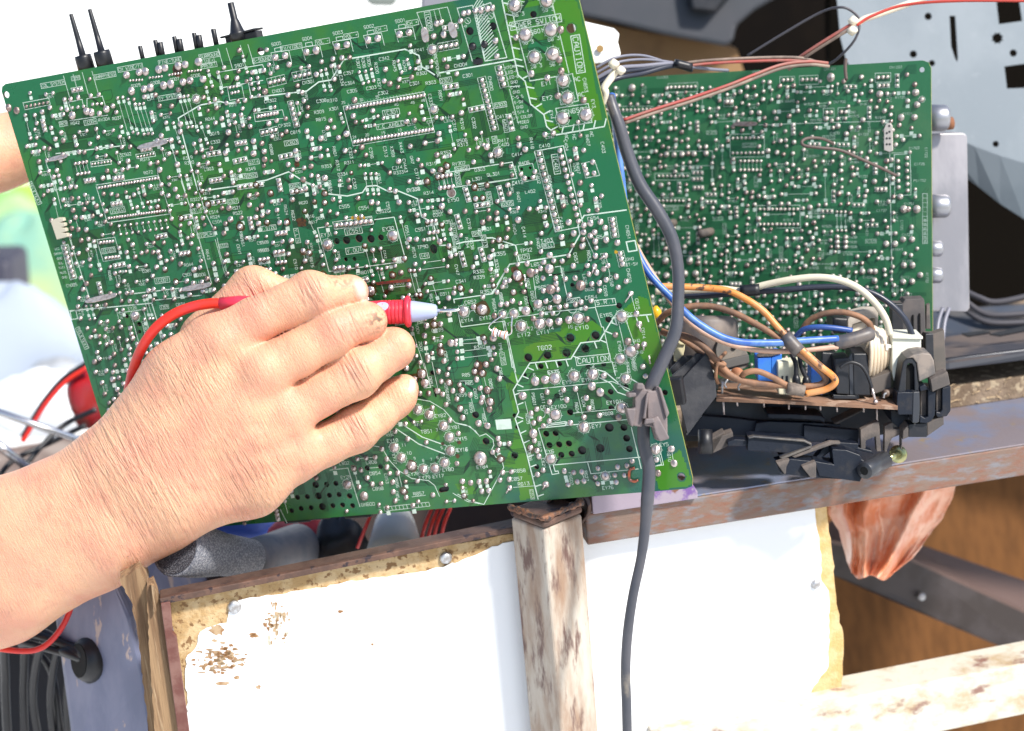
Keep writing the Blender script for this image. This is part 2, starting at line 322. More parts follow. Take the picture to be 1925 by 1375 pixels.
    def body(s, name, outline, holes, thick, m, root):      # outline, holes: uv loops; real openings
        bm = bmesh.new(); es = []
        for lp in [outline] + holes:
            vs = [bm.verts.new(s.w(a, b)) for a, b in lp]
            for i in range(len(vs)): es.append(bm.edges.new((vs[i], vs[(i + 1) % len(vs)])))
        bmesh.ops.triangle_fill(bm, use_beauty=True, edges=es, normal=s.n)
        g = bmesh.ops.extrude_face_region(bm, geom=bm.faces[:]); 
        for e in g['geom']:
            if isinstance(e, bmesh.types.BMVert): e.co -= s.n * thick
        bmesh.ops.recalc_face_normals(bm, faces=bm.faces)
        me = bpy.data.meshes.new(name)
        hc = [(sum(p[0] for p in h) / len(h), sum(p[1] for p in h) / len(h), max(math.hypot(p[0] - sum(q[0] for q in h) / len(h), p[1] - sum(q[1] for q in h) / len(h)) for p in h) * 1.05) for h in holes]
        for f in bm.faces:
            c_ = s.uvp(f.calc_center_median()); f.material_index = 0 if abs(f.normal.dot(s.n)) > 0.9 else (2 if any(math.hypot(c_[0] - a, c_[1] - b) < r_ for a, b, r_ in hc) else 1)
        bm.verts.ensure_lookup_table()
        loc = Vector(root.location)
        for vv in bm.verts: vv.co -= loc
        bm.to_mesh(me); bm.free(); me.materials.append(m); me.materials.append(m_edge); me.materials.append(m_holewall)
        o = bpy.data.objects.new(name, me); C.objects.link(o); o.parent = root; return o
def circ(u, v, r, n=18, sx=1.0, ang=0.0):
    return [(u + r * sx * math.cos(2 * math.pi * k / n) * math.cos(ang) - r * math.sin(2 * math.pi * k / n) * math.sin(ang), v + r * sx * math.cos(2 * math.pi * k / n) * math.sin(ang) + r * math.sin(2 * math.pi * k / n) * math.cos(ang)) for k in range(n)]

# ================================================================ main circuit board
B1 = Board([(0, 160), (1080, -40), (1305, 918), (256, 1003)], 0.970)
PX = 0.000307
root1 = thing('circuit_board', B1.w(B1.W / 2, B1.Hh, 0), 'large green circuit board held upright, solder side out, touched by the red probe', 'circuit board')
def b1(v, x, y): return B1.uv(*V(v, x, y))
def ln(v, w_, *c, b=B1, closed=False, mb=None, h=0.00006): b.line([b.uv(*q) for q in VL(v, *c)], w_ * PX, closed=closed, mb=mb, h=h)
def tx(v, x, y, t, h=5.6, vert=False, boxed=False, b=B1, ang=None):
    u_, v_ = b.uv(*V(v, x, y)); b.text(u_, v_, t, h * PX, (math.pi / 2 if vert else 0) if ang is None else ang, boxed)
def pd(v, *c, r=16, b=B1, ring=False, hgt=None, dull=False):       # r in view pixels
    for i in range(0, len(c), 2):
        u_, v_ = b.uv(*V(v, c[i], c[i + 1])); b.pad(u_, v_, r / VIEWS[v][2] * PX * (1.22 if not ring else 1.04), ring=ring, hgt=hgt, el=random.uniform(0.95, 1.15) if not ring else 1, dull=dull)
def rw(v, x0, y0, x1, y1, n, r=13, b=B1, slots=0):
    for k in range(n):
        t = k / (n - 1); u_, v_ = b.uv(*V(v, x0 + (x1 - x0) * t, y0 + (y1 - y0) * t)); b.pad(u_, v_, r / VIEWS[v][2] * PX * 1.15)
    if slots:
        a = Vector(b.uv(*V(v, x0, y0))); c = Vector(b.uv(*V(v, x1, y1))); d = (c - a) / (n - 1); nn = Vector((-d.y, d.x)).normalized() * slots / VIEWS[v][2] * PX
        for k in range(n + 1):
            q = a + d * (k - 0.5); b.line([q - nn, q + nn], 0.7 * PX)
        b.line([a - d * .5 - nn, c + d * .5 - nn, c + d * .5 + nn, a - d * .5 + nn], 0.8 * PX, closed=True)
def jp(v, x0, y0, x1, y1, r=14, b=B1, sq=1, end=True):
    a = Vector(b.uv(*V(v, x0, y0))); c = Vector(b.uv(*V(v, x1, y1))); d = (c - a).normalized(); rr = r / VIEWS[v][2] * PX
    b.pad(a.x, a.y, rr); b.pad(c.x, c.y, rr)
    if sq:
        b.quad(*(a + d * rr * 2.2), rr * 1.7, rr * 1.7, ang=math.atan2(d.y, d.x))
        if end: b.quad(*(c - d * rr * 2.2), rr * 1.7, rr * 1.7, ang=math.atan2(d.y, d.x))
    b.line([a + d * rr * 1.3, c - d * rr * 1.3], 0.8 * PX)
    for k in range(int((c - a).length / 0.001)): b.occ.add((int((a + d * 0.001 * k).x / .001), int((a + d * 0.001 * k).y / .001)))
def hole(v, x, y, r, b=B1, sx=1.0, n=16):
    u_, v_ = b.uv(*V(v, x, y)); rr = r / VIEWS[v][2] * PX; b.holes.append(circ(u_, v_, rr * 1.08, n, sx)); b.mark(u_, v_, 2 * rr, 2 * rr)
def hatch(v, pts, side, tick=16, step=15, w_=1.6, b=B1, slant=0.7):
    q = [Vector(b.uv(*p)) for p in VL(v, *pts)]; b.line(q, w_ * 1.3 * PX)
    for i in range(len(q) - 1):
        L_ = (q[i + 1] - q[i]).length; d = (q[i + 1] - q[i]).normalized(); nn = Vector((-d.y, d.x)) * side
        k = step * PX * .5
        while k < L_:
            p = q[i] + d * k; b.line([p, p + nn * tick * PX * .8 + d * tick * PX * slant * .5], w_ * 1.25 * PX); k += step * PX
def bundle(v, pts, n, gap=2.6, w_=0.9, b=B1):    # parallel traces separated by dark gaps, drawn with true offsets
    q = [Vector(b.uv(*p)) for p in VL(v, *pts)]
    for j in range(n):
        off = (j - (n - 1) / 2) * gap * PX; out = []
        for i in range(len(q)):
            a = (q[i] - q[i - 1]).normalized() if i else (q[1] - q[0]).normalized(); c = (q[i + 1] - q[i]).normalized() if i < len(q) - 1 else a
            t = (a + c).normalized(); nn = Vector((-t.y, t.x)); out.append(q[i] + nn * off / max(.5, nn.dot(Vector((-a.y, a.x)))))
        b.line(out, w_ * PX, h=0.00004, mb=b.dark)
    for i in range(len(q) - 1):
        for k in range(int((q[i + 1] - q[i]).length / 0.002)):
            p = q[i] + (q[i + 1] - q[i]).normalized() * 0.002 * k
            if random.random() < 0.35: B1.mark(p.x, p.y, 0.001, 0.001)
def rct(v, *c, b=B1, w_=1.0): ln(v, w_, *c, closed=True, b=b)

# ---- top left, view A
rct('A', 165, 740, 350, 705, 362, 752, 180, 790); 
for k in range(6):
    B1.quad(*b1('A', 190 + 30 * k, 765 - 5.6 * k), 4.5 * PX, 10 * PX, ang=0.05, mb=B1.light)
    pd('A', 190 + 30 * k, 765 - 5.6 * k, r=11, dull=True)
for a in ((455, 545, 500, 700), (525, 535, 568, 690), (590, 520, 635, 680), (660, 510, 705, 670), (1565, 350, 1605, 480), (1625, 345, 1670, 495), (1725, 325, 1750, 400), (1780, 320, 1825, 470)): ln('A', 1, *a)
ln('A', 1.2, 600, 770, 590, 715, 492, 735, 515, 800); ln('A', 1.2, 625, 770, 625, 710, 735, 692, 760, 770); ln('A', 1.2, 500, 868, 775, 828)
rw('A', 520, 775, 600, 765, 3, 12); rw('A', 665, 750, 730, 745, 3, 12); pd('A', 508, 712, 562, 702, 652, 690, 710, 680, r=15)
pd('A', 910, 540, 1000, 520, 1045, 515, 1140, 500, 1185, 490, 1280, 475, 1330, 465, 1425, 445, 945, 655, 1035, 640, 1080, 630, 1175, 615, 1225, 605, 1315, 590, 1365, 580, 1460, 570, r=24)
pd('A', 520, 830, 655, 808, 622, 800, 765, 785, r=23); pd('A', 1410, 712, r=28, ring=True); pd('A', 62, 775, 120, 795, r=22, dull=True)
for a in ((935, 580, 1020, 575), (1075, 560, 1160, 550), (1215, 540, 1300, 525), (1355, 515, 1440, 505)): rw('A', *a, 5, 9)
for t, x, y in (('S009', 975, 615), ('S008', 1115, 595), ('S007', 1255, 570), ('S006', 1405, 545), ('S901', 1720, 470), ('R037', 840, 850), ('RV304', 748, 858), ('R042', 540, 885), ('R044', 1510, 855), ('Q019', 1540, 960), ('C332', 1548, 1020), ('R319', 1350, 1135), ('R320', 1360, 1170), ('R349', 1800, 1215), ('C502', 910, 1110), ('R073', 1040, 1145), ('R072', 1065, 1240), ('C903', 1500, 1215)): tx('A', x, y, t)
for t, x, y in (('COL SYSTEM', 380, 605), ('SHARPNESS', 752, 545), ('SURROUND', 1505, 400), ('TV SYSTEM', 1218, 697), ('FINE+', 1490, 440), ('PRESET', 1500, 470), ('S-SOUND', 1880, 428), ('IC004', 650, 878), ('Q503', 1728, 1270), ('Q502', 1808, 1262), ('Q314', 1822, 1165), ('CN WIDE/TV', 935, 488), ('FINE-TUNE', 1220, 440), ('RK9', 455, 890)): tx('A', x, y, t, boxed=True)
for a in ((845, 705, 928, 990), (882, 700, 955, 950), (920, 712, 990, 960), (970, 750, 1035, 965), (1000, 750, 1065, 960), (1030, 745, 1095, 960), (1290, 700, 1350, 915), (1320, 695, 1380, 910), (1350, 690, 1420, 940), (1245, 885, 1290, 1020), (1480, 630, 1505, 740), (1440, 885, 1490, 1030), (1495, 510, 1525, 620), (1745, 405, 1775, 520)): jp('A', *a)
ln('A', 1.8, 400, 1105, 900, 1045); ln('A', 1.6, 1100, 1010, 1215, 995, 1330, 1375); ln('A', 1.4, 470, 1125, 330, 1165, 400, 1375)
THK = 2.3
ln('A', THK, 1420, 1370, 1300, 930, 1280, 850, 1440, 755, 1580, 730, 1640, 745, 1730, 738)
ln('A', 1.4, 1600, 630, 1570, 520, 1885, 465, 1900, 500); ln('A', 1.4, 1600, 630, 1890, 578); rct('A', 1632, 625, 1735, 608, 1755, 705, 1650, 722); ln('A', 1.4, 1785, 600, 1805, 705, 1905, 690, 1895, 640)
rw('A', 1650, 630, 1700, 620, 3, 11); rw('A', 1665, 670, 1710, 660, 3, 11); rw('A', 1800, 570, 1850, 560, 2, 13); rw('A', 1805, 605, 1855, 598, 2, 13); rw('A', 1820, 642, 1860, 636, 2, 13)
rw('A', 710, 1350, 1135, 1280, 21, 11); ln('A', 1.2, 690, 1330, 1130, 1262, 1150, 1300); rw('A', 660, 1180, 795, 1160, 7, 9); rct('A', 650, 1165, 795, 1145, 802, 1180, 655, 1200)
rct('A', 975, 1110, 1110, 1090, 1118, 1122, 982, 1142); rw('A', 990, 1128, 1100, 1106, 6, 9)
bundle('A', (1100, 720, 1160, 640, 1500, 660, 1540, 640), 7); bundle('A', (1290, 640, 1330, 830, 1480, 1000, 1790, 960, 1900, 890), 6); bundle('A', (700, 900, 800, 1010, 1100, 980, 1180, 880, 1180, 800), 5)
# ---- view B
ln('B', THK, 0, 700, 370, 655, 455, 590, 545, 575, 635, 430, 1075, 355, 1175, 400, 1195, 480, 1290, 540); ln('B', THK, 1320, 525, 1860, 430)
bundle('B', (0, 745, 380, 680, 470, 610, 560, 595, 650, 460, 1060, 385, 1150, 420), 4); bundle('B', (160, 470, 480, 400, 560, 380, 1000, 330, 1120, 330, 1240, 460, 1300, 500), 6, 2.4)
bundle('B', (350, 800, 620, 560, 720, 460), 5); bundle('B', (720, 620, 800, 690, 1100, 650, 1180, 590), 4); bundle('B', (560, 1200, 640, 1050, 700, 900, 640, 800), 4)
for sx, sy, t, t2, bx in ((0, 0, 'S001', 'CH +', 0), (-225, 42, 'S002', 'CH -', -225), (-448, 87, 'S003', 'VOL +', -440), (-668, 128, 'S004', 'VOL -', -645), (-890, 166, 'S005', 'TV/VIDEO', -870)):
    pd('B', 1035 + sx, 247 + sy, 1105 + sx, 235 + sy, r=22)
    ln('B', 1.0, 1028 + sx, 305 + sy, 1002 + sx, 215 + sy, 1130 + sx, 195 + sy, 1152 + sx, 285 + sy); rct('B', 1032 + sx, 208 + sy, 1028 + sx, 183 + sy, 1074 + sx, 174 + sy, 1080 + sx, 200 + sy)
    tx('B', 1040 + sx, 150 + sy, t); tx('B', 1128 + bx, 166 + sy * 1.05, t2, boxed=True); ln('B', 0.8, 1050 + sx, 268 + sy, 1095 + sx, 260 + sy)
rw('B', 655, 780, 1210, 685, 24, 13); rw('B', 710, 1020, 1270, 930, 24, 13)
rct('B', 630, 765, 1212, 660, 1288, 950, 702, 1050)
for k in range(24):
    t = (k + .5) / 24; x = 655 + 555 * t; y = 745 - 93 * t; ln('B', .5, x, y, x + 10, y + 34); x = 705 + 560 * t; y = 1000 - 90 * t; ln('B', .5, x, y, x + 10, y + 34)
tx('B', 975, 808, 'IC301', 6.5, boxed=True); tx('B', 968, 900, 'Y.C.JUNGLE', 5.6, boxed=True)
for t, x, y in (('25', 632, 738), ('30', 760, 718), ('35', 875, 698), ('40', 1013, 752), ('45', 1130, 738), ('48', 1205, 722), ('24', 712, 985), ('20', 803, 970), ('15', 918, 955), ('10', 1038, 936), ('5', 1150, 918), ('1', 1248, 898)): tx('B', x, y, t, 4.5)
rw('B', 105, 595, 200, 572, 4, 14, slots=32); rw('B', 285, 552, 385, 530, 4, 14, slots=32); rw('B', 20, 838, 155, 812, 7, 14); rct('B', -10, 815, 195, 790, 210, 850, 0, 875); rw('B', 50, 955, 145, 935, 4, 14, slots=24)
rw('B', 255, 745, 295, 895, 5, 15, slots=22); rw('B', 1628, 575, 1715, 920, 10, 15, slots=30); rw('B', 1755, 490, 1785, 608, 4, 16, slots=32); rw('B', 1750, 530, 1785, 608, 3, 15)
tx('B', 1245, 155, 'IC005', 6.5, vert=True, boxed=True); ln('B', 1, 1240, 300, 1160, 92, 1380, 52, 1415, 170); ln('B', .8, 1283, 75, 1305, 160); ln('B', .8, 1318, 66, 1340, 150)
pd('B', 1303, 170, 1335, 160, 1282, 262, 1352, 250, r=19); pd('B', 1272, 358, r=30, ring=True); rw('B', 1332, 340, 1440, 320, 4, 15, slots=28)
rct('B', 1580, 60, 1690, 20, 1806, 415, 1650, 440, w_=1.5)
for k in range(20):
    t = k / 19; xa = 1560 + 95 * t; ya = 60 + 380 * t; ln('B', 1.3, xa, ya, xa + 60 + 60 * t * .5, ya - 95 + 10 * t)
rct('B', 1450, 60, 1560, 40, 1645, 430, 1560, 445, w_=1.2)
for x, y in ((1525, 150), (1630, 125), (1690, 115)): B1.ring(*b1('B', x, y), 5.5 * PX, .8 * PX); ln('B', .8, x - 12, y - 12, x + 12, y + 12); ln('B', .8, x - 15, y + 30, x - 25, y + 45); ln('B', .8, x - 5, y + 34, x - 15, y + 49)
pd('B', 1497, 98, 1530, 90, 1580, 78, 1620, 75, 1668, 65, 1702, 58, 1475, 150, 1725, 293, 1735, 405, r=18)
for x, y in ((1540, 225), (1560, 335), (1645, 320), (1600, 442), (1705, 190)): hole('B', x, y, 26)
HOLE_PEGS = [(1560, 337), (1645, 322)]
for t, x, y in (('C357', 670, 525), ('C364', 678, 598), ('C305', 695, 655), ('C303', 833, 632), ('C302', 918, 668), ('C342', 925, 422), ('R300', 1195, 528), ('CN004', 1475, 468), ('C301', 1527, 543), ('C301', 1145, 600), ('R303', 1260, 595), ('EY41', 1178, 360), ('C308', 475, 725), ('R310', 552, 722), ('X301', 565, 782), ('R309', 458, 805), ('R815', 472, 858), ('CN302', 108, 725), ('C819', 288, 950), ('CP302', 210, 900), ('CN003', 165, 652), ('CN301', 382, 590), ('R352', 1368, 1098), ('R311', 675, 1168), ('R333', 1030, 1240), ('C314', 1020, 1205), ('R315', 1265, 1178), ('RV302', 1462, 1175), ('D303', 1612, 1218), ('R506', 1485, 1010), ('R313', 1490, 1040), ('QL301', 1710, 1252), ('L301', 1595, 1285), ('D334', 628, 1252), ('R353', 512, 1195), ('GV358', 1135, 1360)): tx('B', x, y, t)
for t, x, y in (('R307', 738, 455), ('R306', 777, 450), ('R305', 815, 440), ('R320', 870, 490), ('R321', 890, 605), ('R045', 1000, 475), ('R040', 1072, 475), ('RESPONSE', 1305, 475), ('CN800', 1690, 600), ('C334', 620, 580), ('C313', 935, 1090), ('C396', 833, 1100), ('X358', 985, 1090), ('X443', 1048, 1060), ('CV443', 1075, 1190), ('C317', 1160, 1250), ('R088', 115, 1075), ('D302', 497, 975), ('R801', 570, 1090), ('R312', 592, 1190), ('C311', 618, 1310), ('R351', 890, 1285), ('R801', 1330, 690), ('C316', 1430, 900), ('R310', 1485, 890), ('C302', 1570, 885), ('C333', 1258, 715), ('QA7', 1125, 1150), ('C320', 712, 1320), ('R621', 538, 1335), ('C323', 685, 1100), ('TP94', 1670, 1030)): tx('B', x, y, t, vert=True)
for t, x, y in (('Q301', 1368, 578), ('Q303', 1760, 755), ('IC603', 258, 1025), ('PHASE', 1485, 1212), ('Q602', 285, 1335)): tx('B', x, y, t, boxed=True)
for t, x, y in (('Q401', 1800, 905), ('Q302', 1455, 1285), ('9V', 1720, 1005)): tx('B', x, y, t, vert=True, boxed=True)
rct('B', 1345, 1245, 1845, 1165, 1880, 1280, 1370, 1355, w_=1.5); ln('B', THK, 1600, 1325, 1820, 1290)
ln('B', 1, 1820, 625, 1900, 620); ln('B', 1, 1825, 640, 1885, 880, 1910, 875)
for k, t in enumerate(('NTCAM', 'LED-A', 'LED-B', 'GND', 'C-TV', 'GND', 'C-5.5', 'S-SW', 'GND', '5.5/4.4', 'S/W COLOR', 'VIDEO', 'GND')): tx('C', 612 + 8 * k, 482 + 36 * k, t, 4.8)
hole('B', 38, 370, 26)
ln('B', THK, 0, 1308, 80, 1295, 240, 1235, 375, 1320, 500, 1365)
for a in ((470, 510, 500, 650), (505, 500, 545, 650), (745, 520, 775, 600), (790, 515, 812, 590), (832, 500, 850, 580), (1090, 430, 1110, 490), (1025, 440, 1050, 520), (785, 1190, 910, 1170), (770, 870, 880, 835), (920, 850, 1020, 835), (790, 910, 855, 900), (610, 820, 630, 880), (1265, 480, 1150, 495), (1395, 910, 1430, 1070), (1350, 1130, 1400, 1120)): jp('B', *a)
for sx in (15, 50, 80): jp('B', 770 + sx * 1.2, 1250, 790 + sx * 1.2, 1395, 14)
for x, y in ((1345, 630), (1555, 780)): pass
# ---- view C power switch area
hatch('C', (545, -20, 640, 430, 665, 540, 715, 585, 755, 750, 850, 825, 870, 910, 940, 970, 1285, 910), -1, 17, 20, 1.7)
ln('C', 1.4, 605, 20, 750, 583, 1052, 532); ln('C', 1.2, 905, 0, 1030, 525); rct('C', 938, 560, 1055, 530, 1098, 725, 972, 755, w_=1.3); ln('C', 1.3, 962, 915, 935, 780, 1168, 745, 1195, 880, 962, 918); ln('C', 1.2, 605, 0, 710, 15)
for x, y, r in ((640, 40, 42), (870, 5, 42), (715, 250, 42), (900, 215, 42), (782, 412, 40), (915, 390, 42), (988, 580, 40), (1020, 705, 40), (985, 850, 42), (1152, 825, 42)): pd('C', x, y, r=r, ring=True)
pd('C', 760, 530, 875, 560, 650, 270, r=19); pd('C', 970, 215, 960, 430, 975, 510, 950, 690, 1135, 720, r=20, dull=True)
hole('C', 775, 105, 22); hole('C', 1045, 205, 30); hole('C', 1038, 848, 12)
tx('C', 790, 160, 'POWER SWITCH', 8.2, boxed=True)
for t, x, y, h in (('S601', 800, 226, 7), ('98x3', 735, 305, 6), ('68x3', 920, 280, 6), ('96x3', 668, 105, 6), ('58x3', 880, 70, 6), ('28x3', 795, 475, 6), ('56x2', 932, 460, 6), ('EY1', 868, 600, 7), ('EY2', 875, 705, 7), ('AC', 1088, 570, 7), ('AC', 1118, 680, 7), ('CN652', 1065, 797, 8)): tx('C', x, y, t, h)
tx('C', 1095, 390, 'CAUTION', 9.5, vert=True, boxed=True)
for t, x, y in (('CN653', 1148, 612), ('EY3', 1205, 745), ('EY4', 905, 825), ('AC', 1012, 985), ('NC', 1068, 985), ('AC', 1192, 965), ('C403', 1275, 1060), ('R407', 1165, 1010), ('R418', 762, 1030), ('C404', 1010, 1045), ('SECAM5', 895, 1320), ('R407', 1095, 1210), ('T402', 810, 1280)): tx('C', x, y, t, vert=True)
for t, x, y in (('C410', 855, 1048), ('C417', 548, 838), ('R417', 560, 1010), ('C405', 562, 1040), ('C414', 658, 1110), ('R406', 708, 1172), ('C412', 660, 1310)): tx('C', x, y, t)
tx('C', 937, 1180, 'IC401', 7, vert=True, boxed=True)
rw('C', 815, 1105, 950, 1640, 12, 17, slots=26); rw('C', 965, 1082, 1098, 1590, 12, 17); ln('C', 1.4, 800, 1085, 990, 1048, 1135, 1625, 935, 1665, 782, 1090)
rct('C', 665, 1195, 768, 1175, 800, 1290, 695, 1310); pd('C', 685, 1250, 712, 1282, 785, 1235, 772, 1275, r=15)
for x, y in ((690, 1215), (752, 1207), (740, 1280)): hole('C', x, y, 10)
rct('C', 1120, 1175, 1215, 1155, 1250, 1260, 1150, 1280); pd('C', 1140, 1190, 1150, 1220, 1160, 1250, 1200, 1165, 1210, 1245, r=15)
jp('C', 400, 955, 415, 1040, sq=0); pd('C', 440, 1055, r=20); pd('C', 520, 1095, r=30, ring=True); pd('C', 60, 785, r=26, ring=True)
bundle('C', (560, 600, 640, 900, 740, 940, 780, 1010, 900, 1010), 4); bundle('C', (850, 1120, 905, 1060, 900, 1330), 5)
# ---- view E left middle
rw('E', 780, 270, 1185, 215, 22, 11); ln('E', 1.2, 690, 40, 772, 302, 1225, 238, 1130, -60)
tx('E', 845, 212, 'IC002', 6.5, boxed=True); tx('E', 780, 500, 'IC003', 6, boxed=True); tx('E', 1165, 715, 'IC001', 6.5, boxed=True); tx('E', 1405, 218, 'Q311', boxed=True); tx('E', 1672, 148, 'Q307', boxed=True); tx('E', 1480, 388, 'DISPLAY', boxed=True)
for t, x, y in (('C508', 1345, 675), ('Q006', 1445, 675), ('R322', 1402, 135), ('R521', 1695, 195), ('R522', 1708, 232), ('C514', 1535, 225), ('R524', 1545, 260), ('C504', 1560, 295), ('R044', 1355, 603), ('C558', 1880, 445), ('R553', 1885, 500), ('CN005', 515, 750), ('C834', 1297, 888), ('C081', 1055, 648)): tx('E', x, y, t)
for t, x, y in (('RV551', 1740, 430), ('R643', 1492, 530), ('R066', 790, 680), ('R501', 1735, 400), ('Y CENT', 1712, 475)): tx('E', x, y, t, vert=True)
rw('E', 465, 485, 528, 685, 7, 16, slots=26); rw('E', 720, 445, 810, 435, 5, 13); rw('E', 760, 555, 850, 545, 5, 13); rct('E', 695, 425, 825, 405, 868, 560, 742, 580)
B1.line([b1('E', *q) for q in ((440, 465), (490, 458), (550, 700), (505, 712))], 1.2 * PX, closed=True)
ln('E', 1.8, 930, 815, 1310, 770); ln('E', 1.8, 500, 935, 1090, 880, 1130, 1010, 1180, 1250); ln('E', 1.4, 1090, 880, 1100, 860, 1450, 822); ln('E', 1.4, 390, 0, 440, 200); ln('E', 1.4, 495, 400, 645, 850)
ln('E', 1.4, 1300, 0, 1365, 190, 1520, 740); ln('E', THK, 1420, 0, 1440, 75, 1900, 10); ln('E', 1.6, 1430, 85, 1480, 240, 1530, 340); ln('E', 1.0, 1560, 410, 1580, 520, 1640, 700); ln('E', .9, 1545, 420, 1620, 690)
rct('E', 505, 940, 545, 930, 558, 990, 515, 998, w_=1.5)
pd('E', 970, 970, r=34, ring=True); hole('E', 910, 972, 17); hole('E', 1000, 1030, 17); hole('E', 1002, 1085, 14)
pd('E', 935, 1060, 945, 1100, 955, 1130, r=17); ln('E', 1.2, 850, 950, 1030, 925, 1080, 1100); ln('E', 1.2, 940, 960, 1000, 1170); tx('E', 950, 915, 'EY26', 5.5); tx('E', 1045, 1060, 'IC801', vert=True, boxed=True)
for k in range(9): jp('E', 855 + 42 * k, 325 - 5 * k, 868 + 42 * k, 385 - 6 * k, 13, sq=0)
for a in ((990, 60, 1030, 190), (1060, 155, 1140, 140), (930, 120, 950, 200), (1210, 180, 1330, 160), (470, 180, 590, 165), (1450, 130, 1565, 112), (1030, 830, 1075, 990), (1050, 825, 1098, 990), (620, 900, 645, 995), (655, 895, 680, 990), (860, 655, 905, 650)): jp('E', *a, 13)
tx('E', 250, 90, 'TELETEXT', 6, vert=True, boxed=True, ang=1.33); tx('E', 590, 1130, 'TELETEXT', 6, vert=True, boxed=True, ang=1.33)
for k in range(7): tx('E', 410 + 9 * k, 490 + 34 * k, ('VCC', 'DATA1', 'GND', 'SCL', 'TXT1', 'MUTE', 'GND')[k], 4.3)
# ---- view F centre
ln('F', THK, 340, 0, 490, 60, 520, 95, 660, 110, 770, 85, 800, 40, 870, 35, 960, 80, 1030, 75, 1165, 130, 1195, 260, 1275, 300, 1325, 465, 1400, 462); ln('F', THK, 1440, 455, 1500, 440, 1640, 425)
rw('F', 580, 320, 825, 290, 8, 17, slots=26); rct('F', 555, 297, 835, 255, 850, 310, 572, 350)
ln('F', 1.6, 550, 325, 447, 340, 530, 652, 1082, 578, 997, 262, 855, 280); tx('F', 705, 362, 'IC551', 7, boxed=True); tx('F', 712, 500, 'V.OUT', 7, boxed=True)
pd('F', 520, 460, 988, 395, r=36, ring=True)
for x, y, r in ((585, 435, 21), (655, 428, 27), (745, 415, 27), (830, 418, 27), (902, 408, 21), (650, 565, 14), (712, 562, 14), (1298, 812, 13)): hole('F', x, y, r)
hole('F', 1280, 490, 33, sx=.8)
for t, x, y, h in (('EY31', 512, 388, 6.5), ('EY30', 955, 345, 6.5), ('C555', 640, 185, 6), ('C554', 780, 195, 6), ('C552', 905, 220, 6), ('C551', 1187, 350, 6), ('R620', 345, 158, 5), ('R616', 392, 258, 5), ('D654', 468, 268, 5), ('R617', 415, 298, 5), ('C558', 65, 443, 5), ('R553', 65, 500, 5.5), ('EY50', 1422, 138, 6), ('R351', 1385, 295, 5.5), ('R314', 1245, 88, 5.5), ('D300', 1312, 222, 5.5), ('D301', 1312, 245, 5.5), ('CV358', 1135, 65, 6), ('RV301', 1650, 350, 6), ('TP90', 1202, 475, 6), ('R355', 1755, 525, 6.5), ('C341', 1478, 722, 6), ('R336', 1605, 653, 6), ('R339', 1608, 693, 6), ('R353', 1660, 797, 6.5), ('C652', 1545, 872, 6.5), ('EY14', 1522, 1003, 6.5), ('EY13', 1652, 985, 6.5), ('D311', 1362, 812, 5.5), ('CN801', 772, 660, 6), ('L803', 1030, 735, 6), ('C899', 1308, 1073, 6.5), ('R340', 1610, 1195, 6), ('EY7', 1815, 1030, 6), ('C412', 1885, 15, 6)): tx('F', x, y, t, h)
for t, x, y in (('D551', 1090, 360), ('R570', 1140, 515), ('C553', 955, 190), ('R621', 535, 60), ('R615', 405, 585), ('C510', 290, 600), ('R624', 220, 210), ('R622', 272, 250), ('R338', 1555, 455), ('R354', 1522, 445), ('C318', 1535, 310), ('R404', 1862, 350), ('R337', 1735, 605), ('C651', 1800, 730), ('C653', 1765, 840), ('R631', 1265, 850), ('PS654', 1715, 895), ('C852', 1370, 1260), ('TP91', 1760, 1200), ('R401', 1890, 120), ('CV47', 1448, 640), ('100V', 1165, 1065), ('200V', 1190, 1190)): tx('F', x, y, t, vert=True)
for t, x, y in (('14V', 1215, 540), ('SMB', 1590, 380), ('Q305', 1810, 165), ('V.SIZE', 92, 340)): tx('F', x, y, t, boxed=True)
for t, x, y in (('Q310', 1425, 350), ('Q312', 1447, 445), ('Q313', 1645, 435), ('Q304', 1680, 125), ('135V', 1778, 1280), ('V.LIN', 300, 395)): tx('F', x, y, t, vert=True, boxed=True)
def tri(v, x, y, dx, dy, b=B1, sc_=1.0):
    a = Vector(b.uv(*V(v, x, y))); c = Vector(b.uv(*V(v, x + dx, y + dy))); d = (c - a); nn = Vector((-d.y, d.x)).normalized() * 4.6 * PX * sc_; e = d.normalized() * 4.5 * PX * sc_
    b.line([a - e - nn, a + d * 2 + e - nn, a + d * 2 + e + nn, a - e + nn], 1.2 * PX, closed=True)
    for k in range(3): b.pad(*(a + d * k), 4.3 * PX * sc_)
for a in ((1480, 525, 10, 38), (1620, 495, 10, 35), (1450, 260, 10, 35), (1510, 65, 10, 35), (1752, 55, 10, 38), (1590, 180, 38, -6), (265, 80, 33, -5)): tri('F', *a)
for a in ((1365, 628, 38, -6), (1550, 790, 38, -8), (185, 1130, 35, -8)): tri('B', *a)
for a in ((140, 205, 38, -8), (600, 840, 10, 42)): tri('C', *a)
for a in ((1530, 160, 38, -6), (1300, 270, 33, -6), (1130, 405, 28, -6), (830, 612, 28, -6)): tri('E', *a)
for a in ((1500, 1110, 35, -6), (1690, 1160, 35, -8), (1520, 1300, 30, -5), (1720, 1345, 38, -6), (1800, 1335, 38, -6)): tri('A', *a)
B1.disc(*b1('F', 1408, 88), 8.2 * PX, n=20, mb=B1.flux) ; B1.ring(*b1('F', 1408, 88), 8.6 * PX, 1 * PX)
